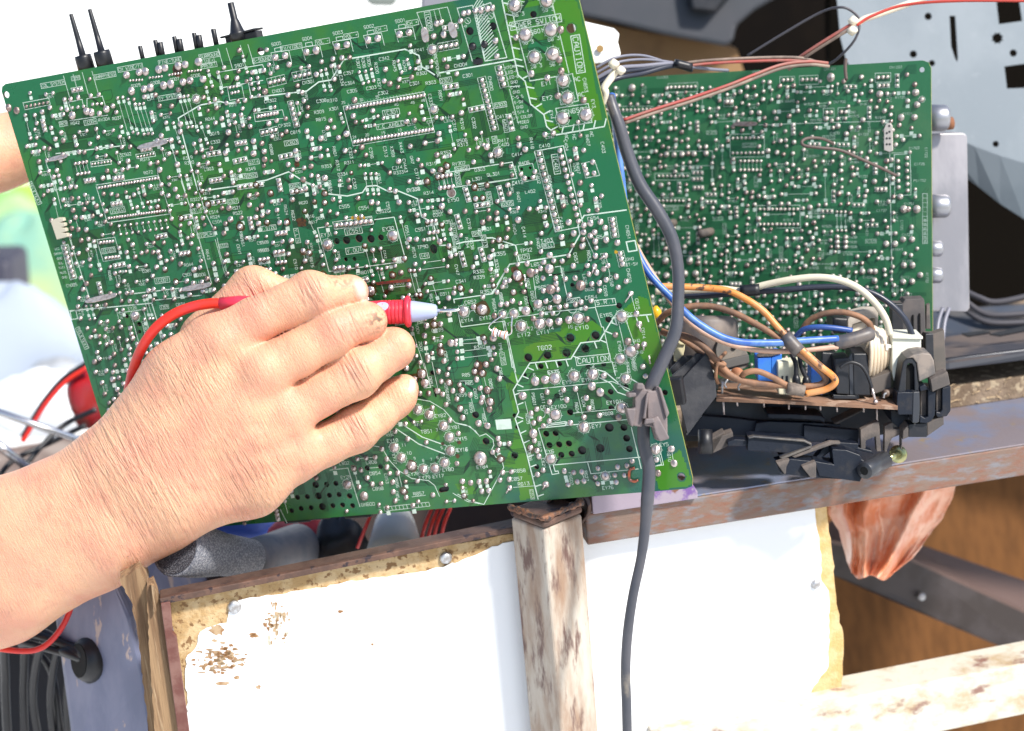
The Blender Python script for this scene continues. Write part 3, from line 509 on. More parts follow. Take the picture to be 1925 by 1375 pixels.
for a in ((1110, 215, 1270, 190), (875, 630, 930, 830), (905, 635, 920, 700), (1110, 645, 1155, 820), (1140, 645, 1185, 820), (1220, 740, 1385, 720), (1180, 640, 1380, 615), (1215, 588, 1350, 570), (1040, 262, 1098, 478), (785, 465, 842, 680), (1340, 315, 1360, 420), (1400, 350, 1440, 530), (1235, 795, 1430, 768), (1645, 760, 1710, 752), (1705, 500, 1738, 680), (945, 625, 1005, 612), (1210, 425, 1280, 415), (355, 215, 440, 400), (440, 400, 478, 540), (1260, 700, 1318, 875), (605, 0, 608, 150), (1240, 145, 1345, 135)): jp('F', *a, 15, sq=random.random() < .6)
for a in ((1440, 1150, 1640, 1130), (1440, 1175, 1650, 1160), (1450, 1228, 1710, 1198), (1450, 1278, 1720, 1245), (1220, 1165, 1240, 1290)): jp('F', *a, 18)
pd('F', 1495, 938, 1630, 925, r=38, ring=True); pd('F', 1405, 1165, 1710, 1130, r=24); pd('F', 1230, 1040, 1330, 1028, 1335, 1230, 1355, 1295, 975, 768, 1103, 750, 1240, 1270, 1085, 1345, r=19)
pd('F', 830, 790, r=26); rw('F', 770, 718, 800, 708, 2, 16, slots=22); ln('F', 1.2, 770, 770, 848, 762, 866, 822); ln('F', .9, 995, 765, 1085, 755)
ln('F', 1.1, 1545, 935, 1590, 930); B1.ring(*b1('F', 1590, 930), 5 * PX, 1 * PX, a0=2.2, a1=4.1)
ln('F', 1.8, 1430, 880, 1425, 852, 1705, 812, 1825, 600, 1900, 588); ln('F', 1.4, 1460, 965, 1478, 1050, 1790, 1008, 1870, 1375); ln('F', 1.0, 1105, 1000, 1225, 1375)
bundle('F', (330, 560, 530, 600, 600, 520, 700, 540, 980, 520, 1060, 440), 6, 3); bundle('F', (880, 120, 1000, 110, 1100, 150, 1140, 300, 1210, 350, 1270, 560, 1330, 640), 7); bundle('F', (250, 80, 290, 160, 300, 300, 420, 330, 540, 250), 6); bundle('F', (1300, 830, 1420, 900, 1460, 1100, 1600, 1240, 1680, 1375), 6, 3.2); bundle('F', (1340, 480, 1400, 640, 1500, 720, 1640, 640), 4)
bundle('F', (950, 250, 1100, 230, 1180, 330), 4)
# ---- view G
ln('G', THK, 1215, 210, 910, 250, 865, 320, 880, 385, 800, 530, 375, 600, 270, 770, 245, 812); ln('G', THK, 445, 580, 418, 465, 250, 410, 205, 412)
rw('G', 1112, 280, 1130, 390, 4, 17, slots=28); rct('G', 1212, 440, 1275, 430, 1290, 500, 1228, 510, w_=2.2); rw('G', 1168, 525, 1185, 598, 3, 17, slots=28)
rct('G', 985, 860, 1130, 845, 1140, 890, 992, 905, w_=1.1); tx('G', 1062, 870, 'S.R.T', 7.5)
for t, x, y, h in (('EY65', 1068, 965, 6.5), ('EY12', 477, 1105, 7), ('EY11', 615, 1088, 7), ('EY10', 893, 1055, 7), ('12', 525, 1062, 6), ('14', 672, 1060, 6), ('16', 810, 1050, 6), ('T602', 625, 1200, 8), ('PS652', 833, 855, 6), ('PS653', 608, 765, 6), ('L653', 568, 600, 6), ('C654', 960, 838, 6.5), ('L654', 1020, 405, 6.5), ('C654', 975, 270, 6), ('TP92', 492, 500, 6.5), ('PS651', 598, 920, 6), ('EY75', 690, 1372, 6), ('GND', 1285, 1150, 5), ('GND', 1308, 1232, 5), ('+DC', 1235, 958, 5), ('L402', 522, 78, 5.5), ('T403', 640, 430, 6.5), ('GND', 1240, 562, 5), ('ST-5V', 1252, 600, 5), ('D652', 950, 780, 5)): tx('G', x, y, t, h)
for t, x, y in (('R404', 410, 350), ('C414', 478, 370), ('R405', 580, 450), ('C415', 745, 300), ('D653', 540, 830), ('R657', 508, 740), ('C655', 572, 700), ('L651', 345, 740), ('C653', 318, 850), ('D651', 495, 870), ('CN651', 1225, 370), ('CN650', 1232, 680), ('C657', 850, 555), ('R652', 945, 540), ('L656', 915, 710), ('C658', 1105, 720), ('C615', 1292, 885), ('C614', 1335, 1095), ('EY66', 1165, 1190), ('C616', 1130, 1340), ('CN605', 1262, 1310), ('EY72', 1225, 1345), ('R651', 755, 665), ('L655', 1045, 560), ('C659', 1062, 790)): tx('G', x, y, t, vert=True)
tx('G', 492, 545, '7V', boxed=True); tx('G', 650, 465, 'BELL', boxed=True); tx('G', 975, 1285, 'CAUTION', 9.5, boxed=True)
pd('G', 458, 1045, 592, 1025, 868, 988, 1180, 975, r=38, ring=True); pd('G', 1245, 1225, r=40, ring=True); pd('G', 1170, 1280, r=33, ring=True); pd('G', 660, 1018, 728, 1010, 800, 1000, r=24); pd('G', 930, 995, 265, 970, 545, 990, 1135, 1107, 1290, 1190, r=18, dull=True)
pd('G', 885, 752, 670, 780, r=30, dull=True); pd('G', 715, 850, 660, 632, 578, 885, 492, 935, 430, 680, r=28); pd('G', 325, 960, r=28, ring=True); pd('G', 405, 955, r=30, ring=True); pd('G', 1225, 1155, r=22, dull=True)
pd('G', 605, 955, 665, 912, 732, 908, 780, 900, 848, 888, 888, 872, 960, 862, 920, 915, 635, 865, 805, 822, 1020, 790, 1245, 810, 1212, 722, 1140, 688, 1155, 765, 1068, 712, 1020, 735, 965, 742, 1000, 660, 945, 670, 985, 615, 1050, 635, 1080, 610, 1062, 538, 990, 540, 932, 610, 832, 612, 752, 578, 692, 575, 775, 705, 845, 700, 615, 700, 705, 700, 708, 740, 718, 780, 500, 595, 352, 645, 375, 715, 402, 800, 355, 885, 310, 890, 325, 760, 285, 800, 340, 730, 620, 585, 597, 630, 565, 650, 618, 790, r=17)
pd('G', 525, 662, r=26, dull=True); B1.ring(*b1('G', 525, 662), 7.5 * PX, 1.3 * PX)
pd('G', 895, 470, 1068, 425, 990, 435, 955, 395, 985, 370, 905, 370, 908, 320, 955, 305, 1028, 295, 835, 378, 1148, 445, 1285, 955, 1305, 1030, 1340, 1175, r=19)
ln('G', 1.3, 700, 620, 740, 614, 792, 850, 880, 838); ln('G', 1, 780, 880, 870, 870); ln('G', 1, 660, 905, 720, 898); ln('G', 1, 545, 690, 565, 850); ln('G', .9, 1070, 560, 1095, 680); ln('G', .9, 1250, 830, 1285, 960); ln('G', .9, 920, 400, 985, 540)
for a, b_ in (((640, 950), (990, 910)),): ln('G', 1.4, 330, 985, 540, 965, 640, 945, 990, 910, 1035, 1050, 1048, 1052, 1102, 1298, 1110, 1300, 1135, 1400)
B1.ring(*b1('G', 705, 935), 8 * PX, .9 * PX, a0=0, a1=3.1); B1.ring(*b1('G', 825, 920), 8 * PX, .9 * PX, a0=0, a1=3.1); B1.ring(*b1('G', 655, 840), 8 * PX, .9 * PX, a0=-1.5, a1=1.6)
B1.quad(*b1('G', 638, 952), 6 * PX, 6 * PX); B1.quad(*b1('G', 888, 920), 6 * PX, 6 * PX)
hatch('G', (1395, 960, 1120, 985, 1020, 1150, 885, 1165, 815, 1280, 520, 1310, 400, 1503, 440, 1660, 415, 1710, 495, 1950, 580, 2290), -1, 17, 20, 1.7, slant=-0.3)
ln('G', 1.4, 325, 1010, 345, 1120, 355, 1122, 392, 1340, 402, 1340, 435, 1450); ln('G', 1.4, 350, 1120, 430, 1450)
ln('G', 1.0, 1155, 1010, 1215, 1260, 1225, 1400); ln('G', 1.0, 1210, 1000, 1290, 1230); ln('G', 1.2, 1160, 940, 1110, 990, 1115, 1020)
for x, y, r in ((1160, 897, 20), (1083, 997, 21), (810, 1130, 28), (992, 1112, 28), (918, 1207, 28), (783, 1237, 28), (645, 1253, 28), (508, 1270, 28), (598, 1333, 20), (733, 1315, 18), (938, 1335, 17), (1050, 1320, 17), (825, 750, 15)): hole('G', x, y, r)
B1.holes.append([b1('G', *q) for q in ((470, 675), (486, 673), (502, 790), (520, 880), (548, 945), (538, 948), (508, 885), (490, 795), (440, 808), (438, 797), (486, 786))])
B1.holes.append([b1('G', *q) for q in ((650, 676), (878, 646), (880, 655), (652, 686))])
bundle('G', (420, 330, 470, 440, 560, 510, 740, 490, 800, 400, 820, 340), 6, 2.8); bundle('G', (560, 300, 600, 420), 3); bundle('G', (860, 640, 900, 760, 980, 780), 3); bundle('G', (0, 1010, 110, 1100, 130, 1300, 300, 1375), 4, 3.2)
# ---- view H lower right
pd('H', 700, 350, 838, 333, 972, 318, 703, 612, 908, 700, 1182, 562, r=38, ring=True); pd('H', 670, 928, 1425, 860, 1208, 352, r=35, ring=True); pd('H', 165, 925, r=42); pd('H', 1062, 1052, r=30, ring=True)
pd('H', 558, 370, 630, 360, 468, 475, 545, 745, r=27); pd('H', 1052, 330, r=19); pd('H', 1025, 450, 965, 405, r=25)
pd('H', 645, 447, 762, 432, 848, 425, 570, 570, 530, 600, 590, 640, 662, 520, 660, 655, 645, 583, 548, 668, 812, 670, 552, 797, 525, 847, 572, 868, 585, 910, 910, 627, 1020, 615, 785, 505, 925, 490, 945, 565, r=18)
pd('H', 1430, 935, 1150, 985, 1218, 978, 1010, 995, 835, 1025, 893, 1022, 860, 1092, 908, 1088, 768, 1015, 795, 1115, 1140, 1095, 1008, 1105, 375, 1137, 388, 1020, 325, 1025, 305, 1080, 372, 1075, 310, 932, 290, 865, 292, 782, 253, 880, 302, 820, 372, 818, 615, 1010, 1255, 945, 990, 1058, 1130, 1045, 1200, 1045, 617, 690, r=17)
pd('H', 1535, 857, 1555, 960, 215, 690, 152, 672, 235, 518, 635, 1112, r=22); pd('H', 38, 632, 172, 520, 180, 488, 92, 468, 163, 420, 138, 358, 178, 312, 122, 300, 205, 250, 138, 250, 283, 280, 302, 352, 18, 570, 32, 435, 95, 1100, 155, 1092, 208, 1088, 175, 1160, 225, 1155, 1332, 265, 1350, 335, 1340, 105, 575, 1040, r=18)
pd('H', 215, 435, 230, 572, 1158, 628, 1440, 1030, r=20, dull=True)
for x, y, r in ((1090, 703, 30), (1195, 703, 24), (1215, 780, 24), (1235, 857, 23), (637, 748, 22), (705, 743, 22), (660, 830, 22), (730, 825, 22), (800, 818, 22), (745, 900, 22), (820, 892, 22), (895, 867, 30), (1025, 852, 30), (810, 593, 23), (715, 478, 20), (1105, 563, 20), (1100, 447, 20), (482, 325, 15), (410, 617, 15), (430, 700, 15), (410, 905, 23), (205, 802, 26), (130, 612, 25), (1490, 452, 19), (1210, 410, 17), (568, 985, 19), (1608, 1058, 25)): hole('H', x, y, r)
B1.quad(*b1('H', 332, 680), 31 * PX, 20 * PX, ang=0.03)
ln('H', 1.6, 580, 708, 1225, 645); ln('H', 1.6, 580, 708, 680, 1040, 728, 1032, 722, 1015, 702, 1018, 688, 972, 1320, 915); ln('H', 1.6, 1248, 700, 1320, 1000); ln('H', 1.2, 935, 955, 958, 1035, 1300, 1000); ln('H', 1.4, 430, 440, 1110, 372, 1240, 430); ln('H', 2, 1020, 345, 1100, 385, 1150, 450, 1235, 480); ln('H', 2, 1010, 290, 1060, 303, 1140, 370, 1200, 430, 1290, 470); ln('H', 2, 1225, 340, 1300, 385)
ln('H', 1.2, 1420, 980, 1480, 972, 1458, 878, 1395, 890); ln('H', 1.2, 1430, 975, 1465, 968, 1450, 905, 1395, 915)
ln('H', 1.6, 635, 690, 780, 672, 775, 660, 632, 680, 640, 695); B1.quad(*b1('H', 642, 687), 5 * PX, 6 * PX); B1.quad(*b1('H', 780, 672), 5 * PX, 6 * PX)
ln('H', .9, 485, 515, 540, 740); ln('H', .9, 860, 450, 900, 620); ln('H', .9, 830, 600, 1140, 570); ln('H', .9, 400, 1133, 620, 1117); ln('H', .9, 340, 1022, 372, 1020); ln('H', .9, 1540, 880, 1550, 940); ln('H', 1.3, 0, 675, 90, 695, 160, 765, 205, 748, 255, 790, 262, 830, 245, 862, 275, 915, 320, 940, 332, 990, 190, 1255, 80, 1225, 0, 1180)
for x, y in ((530, 625), (778, 1060), (785, 1085), (1045, 1100), (1108, 1098), (165, 1125), (215, 1122), (337, 820), (175, 250), (235, 150), (300, 898)): B1.quad(*b1('H', x, y), 7 * PX, 7 * PX)
B1.ring(*b1('H', 600, 605), 8 * PX, 1 * PX, a0=-1.5, a1=1.5); B1.ring(*b1('H', 875, 1058), 8 * PX, 1 * PX, a0=-1.5, a1=1.5)
for t, x, y, h in (('EY75', 690, 305, 6.5), ('EY9', 785, 377, 6.5), ('EY8', 925, 360, 6.5), ('EY100', 728, 553, 6.5), ('EY101', 1125, 520, 6.5), ('EY7', 1000, 692, 7), ('EY6', 662, 875, 6.5), ('EY5', 1483, 825, 6.5), ('EY84', 178, 985, 6.5), ('EY76', 1080, 1135, 6), ('R858', 447, 1013, 6.5), ('C857', 425, 1072, 6.5), ('R613', 475, 1107, 6.5), ('R608', 1078, 603, 6), ('C610', 635, 555, 6), ('R85', 62, 325, 6), ('R85', 85, 385, 6), ('6', 552, 325, 6), ('4', 820, 283, 5), ('2', 975, 255, 6), ('EY15', 30, 785, 6), ('EY16', 35, 865, 6)): tx('H', x, y, t, h)
for t, x, y in (('PS601', 548, 500), ('C611', 612, 495), ('R609', 503, 640), ('R612', 590, 840), ('D606', 520, 905), ('C621', 618, 960), ('PS602', 815, 1070), ('R627', 925, 1050), ('R610', 1520, 910), ('C613', 745, 470), ('R604', 858, 560), ('R605', 970, 540), ('C604', 905, 520), ('R855', 98, 560), ('C850', 130, 460), ('R853', 190, 640), ('D855', 240, 390), ('C861', 312, 310), ('EY72', 1225, 270), ('CN605', 1272, 250), ('EY71', 1160, 380), ('52', 62, 590)): tx('H', x, y, t, vert=True)
for a in ((95, 480, 125, 590), (170, 440, 215, 560), (180, 300, 235, 520), (15, 370, 110, 365), (185, 560, 210, 660)): ln('H', .8, *a)
for a, n in (((560, 540, 620, 480, 760, 480), 3), ((660, 700, 800, 720, 900, 790), 5), ((1060, 770, 1080, 900), 4), ((140, 780, 110, 860, 150, 1000, 330, 1000), 5), ((240, 340, 300, 400, 300, 600, 240, 640), 4)): bundle('H', a, n, 3)
hatch('H', (345, 0, 350, 10), -1, 2, 200, .5)
# ---- view I bottom
pd('I', 1245, 345, 1327, 378, 1430, 460, 1472, 542, 1478, 640, 1435, 725, 1367, 767, 1285, 772, 1200, 748, 1125, 690, 1075, 618, 738, 882, r=34, ring=True)
pd('I', 1272, 88, 1293, 155, r=27); pd('I', 1455, 92, 1467, 150, 1413, 142, 1392, 70, 1388, 210, 1422, 235, 1447, 308, 1550, 338, 1495, 210, 1560, 205, 1525, 268, 1565, 403, 1348, 330, 1475, 420, 1535, 517, 1305, 580, 1525, 732, 1240, 858, 985, 627, 1158, 792, 1380, 210, r=17)
pd('I', 810, 698, 872, 692, 937, 686, 835, 778, 1022, 758, 1042, 802, 1100, 802, 1063, 866, 917, 880, 980, 876, 822, 900, 783, 768, 1067, 935, 1082, 1000, 1142, 932, 1160, 975, 1352, 958, 1020, 700, r=17); pd('I', 858, 965, r=28); pd('I', 1258, 228, 1322, 228, r=18, dull=True)
for x, y, r in ((510, 885, 25), (588, 882, 19), (655, 875, 19), (380, 975, 19), (450, 970, 19), (530, 965, 26), (608, 960, 19), (678, 955, 19), (753, 965, 21), (338, 1072, 18), (405, 1055, 19), (477, 1050, 19), (558, 1042, 27), (633, 1035, 19), (703, 1030, 19), (775, 1035, 19), (1350, 82, 19), (880, 765, 19), (975, 755, 19)): hole('I', x, y, r)
B1.holes.append([b1('I', *q) for q in ((1352, 185), (1362, 185), (1380, 253), (1368, 256))]); B1.holes.append([b1('I', *q) for q in ((1395, 915), (1410, 903), (1455, 895), (1468, 905), (1465, 925), (1450, 935), (1405, 942), (1393, 935))])
ln('I', 1.4, 285, 1000, 310, 1090, 828, 1045, 742, 765, 610, 780); ln('I', 1.4, 255, 1060, 305, 1160); rct('I', 1000, 1045, 1322, 1010, 1330, 1038, 1008, 1074)
for k in range(1, 12): ln('I', 1.0, 1000 + 27 * k, 1045 - 2.9 * k, 1008 + 27 * k, 1074 - 2.9 * k)
ln('I', 2, 1085, 480, 1250, 592, 1440, 665); ln('I', 2, 1130, 450, 1275, 542, 1450, 605); ln('I', 1.3, 1230, 268, 1330, 285, 1430, 345, 1512, 440, 1590, 455, 1655, 495, 1690, 540); ln('I', 1.3, 900, 600, 985, 617, 1040, 710, 1110, 785, 1200, 840, 1320, 855, 1365, 890, 1400, 970, 1495, 945, 1600, 1005, 1715, 1025)
for t, x, y, h in (('EY18', 1062, 568, 6.5), ('EY82', 1405, 388, 6.5), ('EY81', 1505, 472, 6.5), ('EY15', 1555, 555, 6.5), ('EY16', 1562, 632, 6.5), ('EY80', 1460, 775, 6.5), ('EY17', 1390, 823, 6.5), ('EY79', 1292, 833, 6.5), ('EY78', 1212, 807, 6.5), ('T851', 1307, 502, 7), ('L806', 910, 722, 6.5), ('D854', 937, 802, 6.5), ('C898', 957, 912, 6.5), ('R857', 1250, 948, 6.5), ('EY26', 725, 830, 6), ('GN600', 885, 1025, 6.5), ('L802', 715, 730, 6), ('11', 1143, 600, 6), ('10', 1180, 657, 6), ('9', 1220, 695, 5), ('8', 1282, 710, 5), ('7', 1340, 702, 5), ('6', 1385, 690, 5), ('5', 1415, 618, 5), ('3', 1380, 490, 5), ('C859', 1555, 240, 6)): tx('I', x, y, t, h)
for t, x, y in (('EY77', 1075, 700), ('C853', 1018, 840), ('R856', 1093, 870), ('C854', 1098, 965), ('D851', 1338, 145), ('R851', 1462, 270), ('R856', 1448, 190)): tx('I', x, y, t, vert=True)
ln('I', .9, 825, 697, 925, 688); ln('I', .9, 895, 765, 960, 760); ln('I', .9, 1110, 820, 1135, 920); ln('I', .9, 1200, 972, 1300, 960); ln('I', .9, 1345, 0, 1388, 200); ln('I', .9, 788, 790, 815, 880); ln('I', 1.3, 1250, 0, 1290, 190, 1335, 185, 1290, 10)
for x, y in ((793, 798), (812, 866), (700, 703)): B1.quad(*b1('I', x, y), 7 * PX, 7 * PX)
bundle('I', (800, 640, 900, 660, 1020, 800, 1150, 880, 1300, 880), 3, 3); bundle('I', (790, 950, 830, 830, 900, 790), 3, 3)

# ---- generic filling with further parts on the free area
def capsym(b, a, c):
    d = (c - a).normalized(); m_ = (a + c) / 2; nn = Vector((-d.y, d.x)); k = 0.0006
    for s_ in (-1, 1): b.line([m_ + d * s_ * k - nn * k * 1.6 + d * s_ * k * .7, m_ + d * s_ * k, m_ + d * s_ * k + nn * k * 1.6 + d * s_ * k * .7], 0.0002)
    b.line([a, m_ - d * k], 0.00018); b.line([m_ + d * k, c], 0.00018)
LET = 'RRRRCCCCDLQX'
def fill(b, tries, dens, r0=0.00148, txt=0.0013, num=300):
    for _ in range(tries):
        u_ = random.uniform(0.004, b.W - 0.004); v_ = random.uniform(0.004, b.Hh - 0.004)
        if random.random() > dens(u_, v_) or not b.inside(u_ - .004, min(v_ + .012, b.Hh)): continue
        vert = random.random() < 0.5; k = random.random(); r = r0 * random.uniform(0.85, 1.15)
        lab = random.choice(LET) + str(num + random.randint(1, 99))
        if k < 0.42:
            L_ = random.choice((0.005, 0.0062, 0.0075)); a_, b_ = ((0.0034, L_ + 0.0028) if vert else (L_ + 0.0028, 0.0034))
            if not b.free(u_, v_, a_, b_): continue
            d = Vector((0, L_ / 2) if vert else (L_ / 2, 0)); c = Vector((u_, v_)); b.mark(u_, v_, a_, b_)
            b.pad(*(c - d), r); b.pad(*(c + d), r, dull=random.random() < .3)
            if k < 0.12: capsym(b, c - d * .7, c + d * .7)
            else: b.line([c - d * .75, c + d * .75], 0.00024)
            o = Vector((0.0021, 0) if vert else (0, 0.0019))
            if random.random() < .75: b.text(*(c + o), lab, txt, math.pi / 2 if vert else 0, mk=False)
            if random.random() < .3: b.quad(*(c - d * .45), r * 1.6, r * 1.6); b.quad(*(c + d * .45), r * 1.6, r * 1.6)
        elif k < 0.56:
            L_ = random.uniform(0.010, 0.024); a_, b_ = ((0.003, L_ + .003) if vert else (L_ + .003, 0.003))
            if not b.free(u_, v_, a_, b_): continue
            d = Vector((0, L_ / 2) if vert else (L_ / 2, 0)); c = Vector((u_, v_)); b.mark(u_, v_, a_, b_); e = d.normalized()
            b.pad(*(c - d), r); b.pad(*(c + d), r); b.line([c - d + e * r, c + d - e * r], 0.00024)
            b.quad(*(c - d + e * r * 2), r * 1.6, r * 1.6); b.quad(*(c + d - e * r * 2), r * 1.6, r * 1.6)
        elif k < 0.66:
            a_, b_ = ((0.0045, 0.0115) if vert else (0.0115, 0.0045))
            if not b.free(u_, v_, a_, b_): continue
            d = Vector((0, 0.0026) if vert else (0.0026, 0)); c = Vector((u_, v_)); e = Vector((0.0014, 0) if vert else (0, 0.0014)); f = d * 1.5; b.mark(u_, v_, a_, b_)
            b.line([c - f - e, c + f - e, c + f + e, c - f + e], 0.00032, closed=True)
            for j in (-1, 0, 1): b.pad(*(c + d * j), r)
        elif k < 0.76:
            n = random.choice((3, 4, 5)); g = 0.0026; L_ = 0.0065
            if not b.free(u_, v_, n * g, L_ + .0026): continue
            b.mark(u_, v_, n * g, L_ + .0026)
            for j in range(n):
                x = u_ + (j - (n - 1) / 2) * g; b.pad(x, v_ - L_ / 2, r * .9); b.pad(x, v_ + L_ / 2, r * .9); b.line([(x, v_ - L_ / 2 + r), (x, v_ + L_ / 2 - r)], 0.00022)
                if n == 3: b.quad(x, v_ - L_ / 4, r * 1.5, r * 1.5)
        elif k < 0.80:
            if not b.free(u_, v_, 0.012, 0.004): continue
            b.mark(u_, v_, 0.012, 0.004); b.text(u_, v_, random.choice('QID') + str(num + random.randint(1, 99)), txt * 1.1, math.pi / 2 if vert else 0, boxed=True)
        else:
            if not b.free(u_, v_, 0.0030, 0.0030): continue
            b.pad(u_, v_, r * random.uniform(.9, 1.25), dull=random.random() < .3); b.mark(u_, v_, .003, .003)
            if random.random() < .35: b.quad(u_, v_ + r * 2.3, r * 1.6, r * 1.6)
def dens1(u, v):
    x, y = u / B1.W, v / B1.Hh
    if x > 0.80 and y < 0.27: return 0.0
    if y < 0.06: return 0.1
    if y > 0.60 and x > 0.70: return 0.012
    if y > 0.72: return 0.2
    return 1.0
fill(B1, 30000, dens1)
# copper fields: chamfered patches and routed traces between joints, all thin layers of the mask
def traces(b, n, wd=0.00034):
    for _ in range(n):
        u_, v_ = random.uniform(.01, b.W - .03), random.uniform(.01, b.Hh - .02); a = random.choice((0, math.pi / 2)); m_ = random.randint(3, 7); g = 0.00085; L1, L2, L3 = random.uniform(.004, .02), random.uniform(.002, .008), random.uniform(.004, .018); s_ = random.choice((-1, 1))
        if not hasattr(b, 'tocc'): b.tocc = set()
        cells = set(); cand = []
        for j in range(m_):
            o = j * g; pts = [(0, o), (L1 + s_ * o * .41, o), (L1 + L2 + s_ * o * .41, o + s_ * L2), (L1 + L2 + L3, o + s_ * L2)]
            pp = [(u_ + x * math.cos(a) - y * math.sin(a), v_ + x * math.sin(a) + y * math.cos(a)) for x, y in pts]
            if all(b.inside(*p) and 0.002 < p[0] < b.W - .002 and 0.002 < p[1] < b.Hh - .002 for p in pp):
                cand.append(pp)
                for q0, q1 in zip(pp[:-1], pp[1:]):
                    k_ = max(1, int(math.hypot(q1[0] - q0[0], q1[1] - q0[1]) / .0007))
                    for i_ in range(k_ + 1): cells.add((int((q0[0] + (q1[0] - q0[0]) * i_ / k_) / .0011), int((q0[1] + (q1[1] - q0[1]) * i_ / k_) / .0011)))
        if cells & b.tocc: continue
        b.tocc |= cells
        for pp in cand: b.line(pp, wd, h=0.00004, mb=b.dark)
def zones(b, n, mb):
    for _ in range(n):
        u_, v_ = random.uniform(.008, b.W - .03), random.uniform(.008, b.Hh - .03); a, c = random.uniform(.006, .024), random.uniform(.004, .018); k = min(a, c) * .3
        a = min(a, b.W - .004 - u_); c = min(c, b.Hh - .004 - v_)
        if a < .004 or c < .004 or not b.inside(u_, v_ + c): continue
        pts = [(u_ + k, v_), (u_ + a, v_), (u_ + a, v_ + c - k), (u_ + a - k, v_ + c), (u_, v_ + c), (u_, v_ + k)]
        hh = random.uniform(0.00001, 0.00003); mb.add([b.w(x, y, hh) for x, y in pts], [list(range(6))]); b.line(pts, 0.0003, h=0.000035, mb=b.dark, closed=True)
zones(B1, 110, B1.light); zones(B1, 70, B1.toneY); traces(B1, 6000)
B1.lam = MB()
def lam(v, *c):
    poly = [B1.uv(*q) for q in VL(v, *c)]
    def ins(x, y):
        r = False
        for i in range(len(poly)):
            (x1, y1), (x2, y2) = poly[i], poly[i - 1]
            if (y1 > y) != (y2 > y) and x < (x2 - x1) * (y - y1) / (y2 - y1) + x1: r = not r
        return r
    g = .0008; x0, x1 = min(p[0] for p in poly), max(p[0] for p in poly); y0, y1 = min(p[1] for p in poly), max(p[1] for p in poly); y = y0
    while y < y1:
        x = x0; run = None
        while x < x1 + g:
            ok = ins(x + g / 2, y + g / 2) and x < B1.uv(1305, 918)[0] - .0015 - 0 and not any(math.hypot(x + g / 2 - h_[0], y + g / 2 - h_[1]) < h_[2] + g * .75 for h_ in HC)
            if ok and run is None: run = x
            if not ok and run is not None:
                B1.lam.add([B1.w(run, y, .000036), B1.w(x, y, .000036), B1.w(x, y + g, .000036), B1.w(run, y + g, .000036)], [(0, 1, 2, 3)]); run = None
            x += g
        y += g
HC = [(sum(p[0] for p in h) / len(h), sum(p[1] for p in h) / len(h), max(math.hypot(p[0] - sum(q[0] for q in h) / len(h), p[1] - sum(q[1] for q in h) / len(h)) for p in h)) for h in B1.holes]
def lamf(v, *c):
    for i in range(0, 1): lam(v, *c)
for a in (('C', 560, 20, 610, 20, 680, 300, 670, 430, 640, 420), ('C', 610, 0, 1080, 0, 1115, 100, 1180, 420, 1270, 860, 1200, 880, 1165, 740, 1100, 725, 1050, 525, 1000, 520, 900, 20, 700, 60), ('C', 700, 590, 750, 590, 900, 880, 1000, 915, 945, 960, 870, 900, 850, 815, 760, 745), ('G', 590, 1110, 740, 1080, 760, 1010, 980, 1010, 1040, 1060, 1010, 1150, 885, 1160, 815, 1275, 520, 1305, 470, 1300, 480, 1200, 560, 1160, 600, 1150), ('G', 1120, 990, 1300, 830, 1370, 850, 1450, 1150, 1500, 1330, 1390, 1340, 1290, 1230, 1200, 1000), ('H', 450, 330, 400, 435, 430, 590, 400, 640, 495, 900, 560, 1210, 450, 1225, 430, 1000, 330, 980, 400, 800, 420, 640, 380, 500, 350, 400, 390, 300), ('H', 1400, 1000, 1600, 860, 1690, 1100, 1640, 1130, 1450, 1150), ('I', 1130, 420, 1200, 300, 1380, 330, 1400, 560, 1250, 560), ('I', 1510, 880, 1640, 880, 1660, 950, 1560, 960)): lamf(*a)
# outline with rounded corners, real holes
def in_hole(b, q):
    for h in b.holes:
        cx = sum(p[0] for p in h) / len(h); cy = sum(p[1] for p in h) / len(h); r = max(math.hypot(p[0] - cx, p[1] - cy) for p in h)
        if r < 0.004 and math.hypot(q[0] - cx, q[1] - cy) < r * 1.02: return True
    return False
def cull(b, mb):       # keep prints and mask layers off the open holes
    nv, nf, nm = mb.v, [], []
    for f, m_ in zip(mb.f, mb.m):
        c = sum((nv[i] for i in f), Vector()) / len(f); q = b.uvp(c)
        hit_ = in_hole(b, q)
        if not hit_ and len(f) >= 6:
            us = [b.uvp(nv[i]) for i in f]; lo = (min(x[0] for x in us), min(x[1] for x in us)); hi = (max(x[0] for x in us), max(x[1] for x in us))
            for h in b.holes:
                if any(lo[0] < p[0] < hi[0] and lo[1] < p[1] < hi[1] for p in h): hit_ = True; break
        if not hit_: nf.append(f); nm.append(m_)
    mb.f, mb.m = nf, nm
for mb_ in (B1.dark, B1.light, B1.toneY, B1.silk, B1.tone): cull(B1, mb_)
def pattern(root, parts, name='mask_pattern'):
    mb = MB(); ms = []
    for i, (p, m_) in enumerate(parts): mb.add(p.v, p.f, i); ms.append(m_)
    return mb.build(name, ms, root)
c1 = [(.0, .004), (.0012, .0012), (.004, .0)]; W_, H_ = B1.W, B1.Hh
out1 = [(.0, .004), (.0012, .0012), (.004, 0), (W_ - .004, 0), (W_ - .001, .001), (W_, .004)]
cb = B1.uv(1305, 918); cbl = B1.uv(256, 1003)
out1 += [(cb[0], cb[1] - .006), (cb[0] - .001, cb[1] - .0012), (cb[0] - .005, cb[1]), (cbl[0] + .004, cbl[1]), (cbl[0] + .001, cbl[1] - .001), (cbl[0], cbl[1] - .004)]
hole('A', 45, 682, 24)
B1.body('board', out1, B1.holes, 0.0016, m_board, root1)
B1.silk.build('silkscreen_print', m_silk, root1)
B1.build_pads(root1, 80)
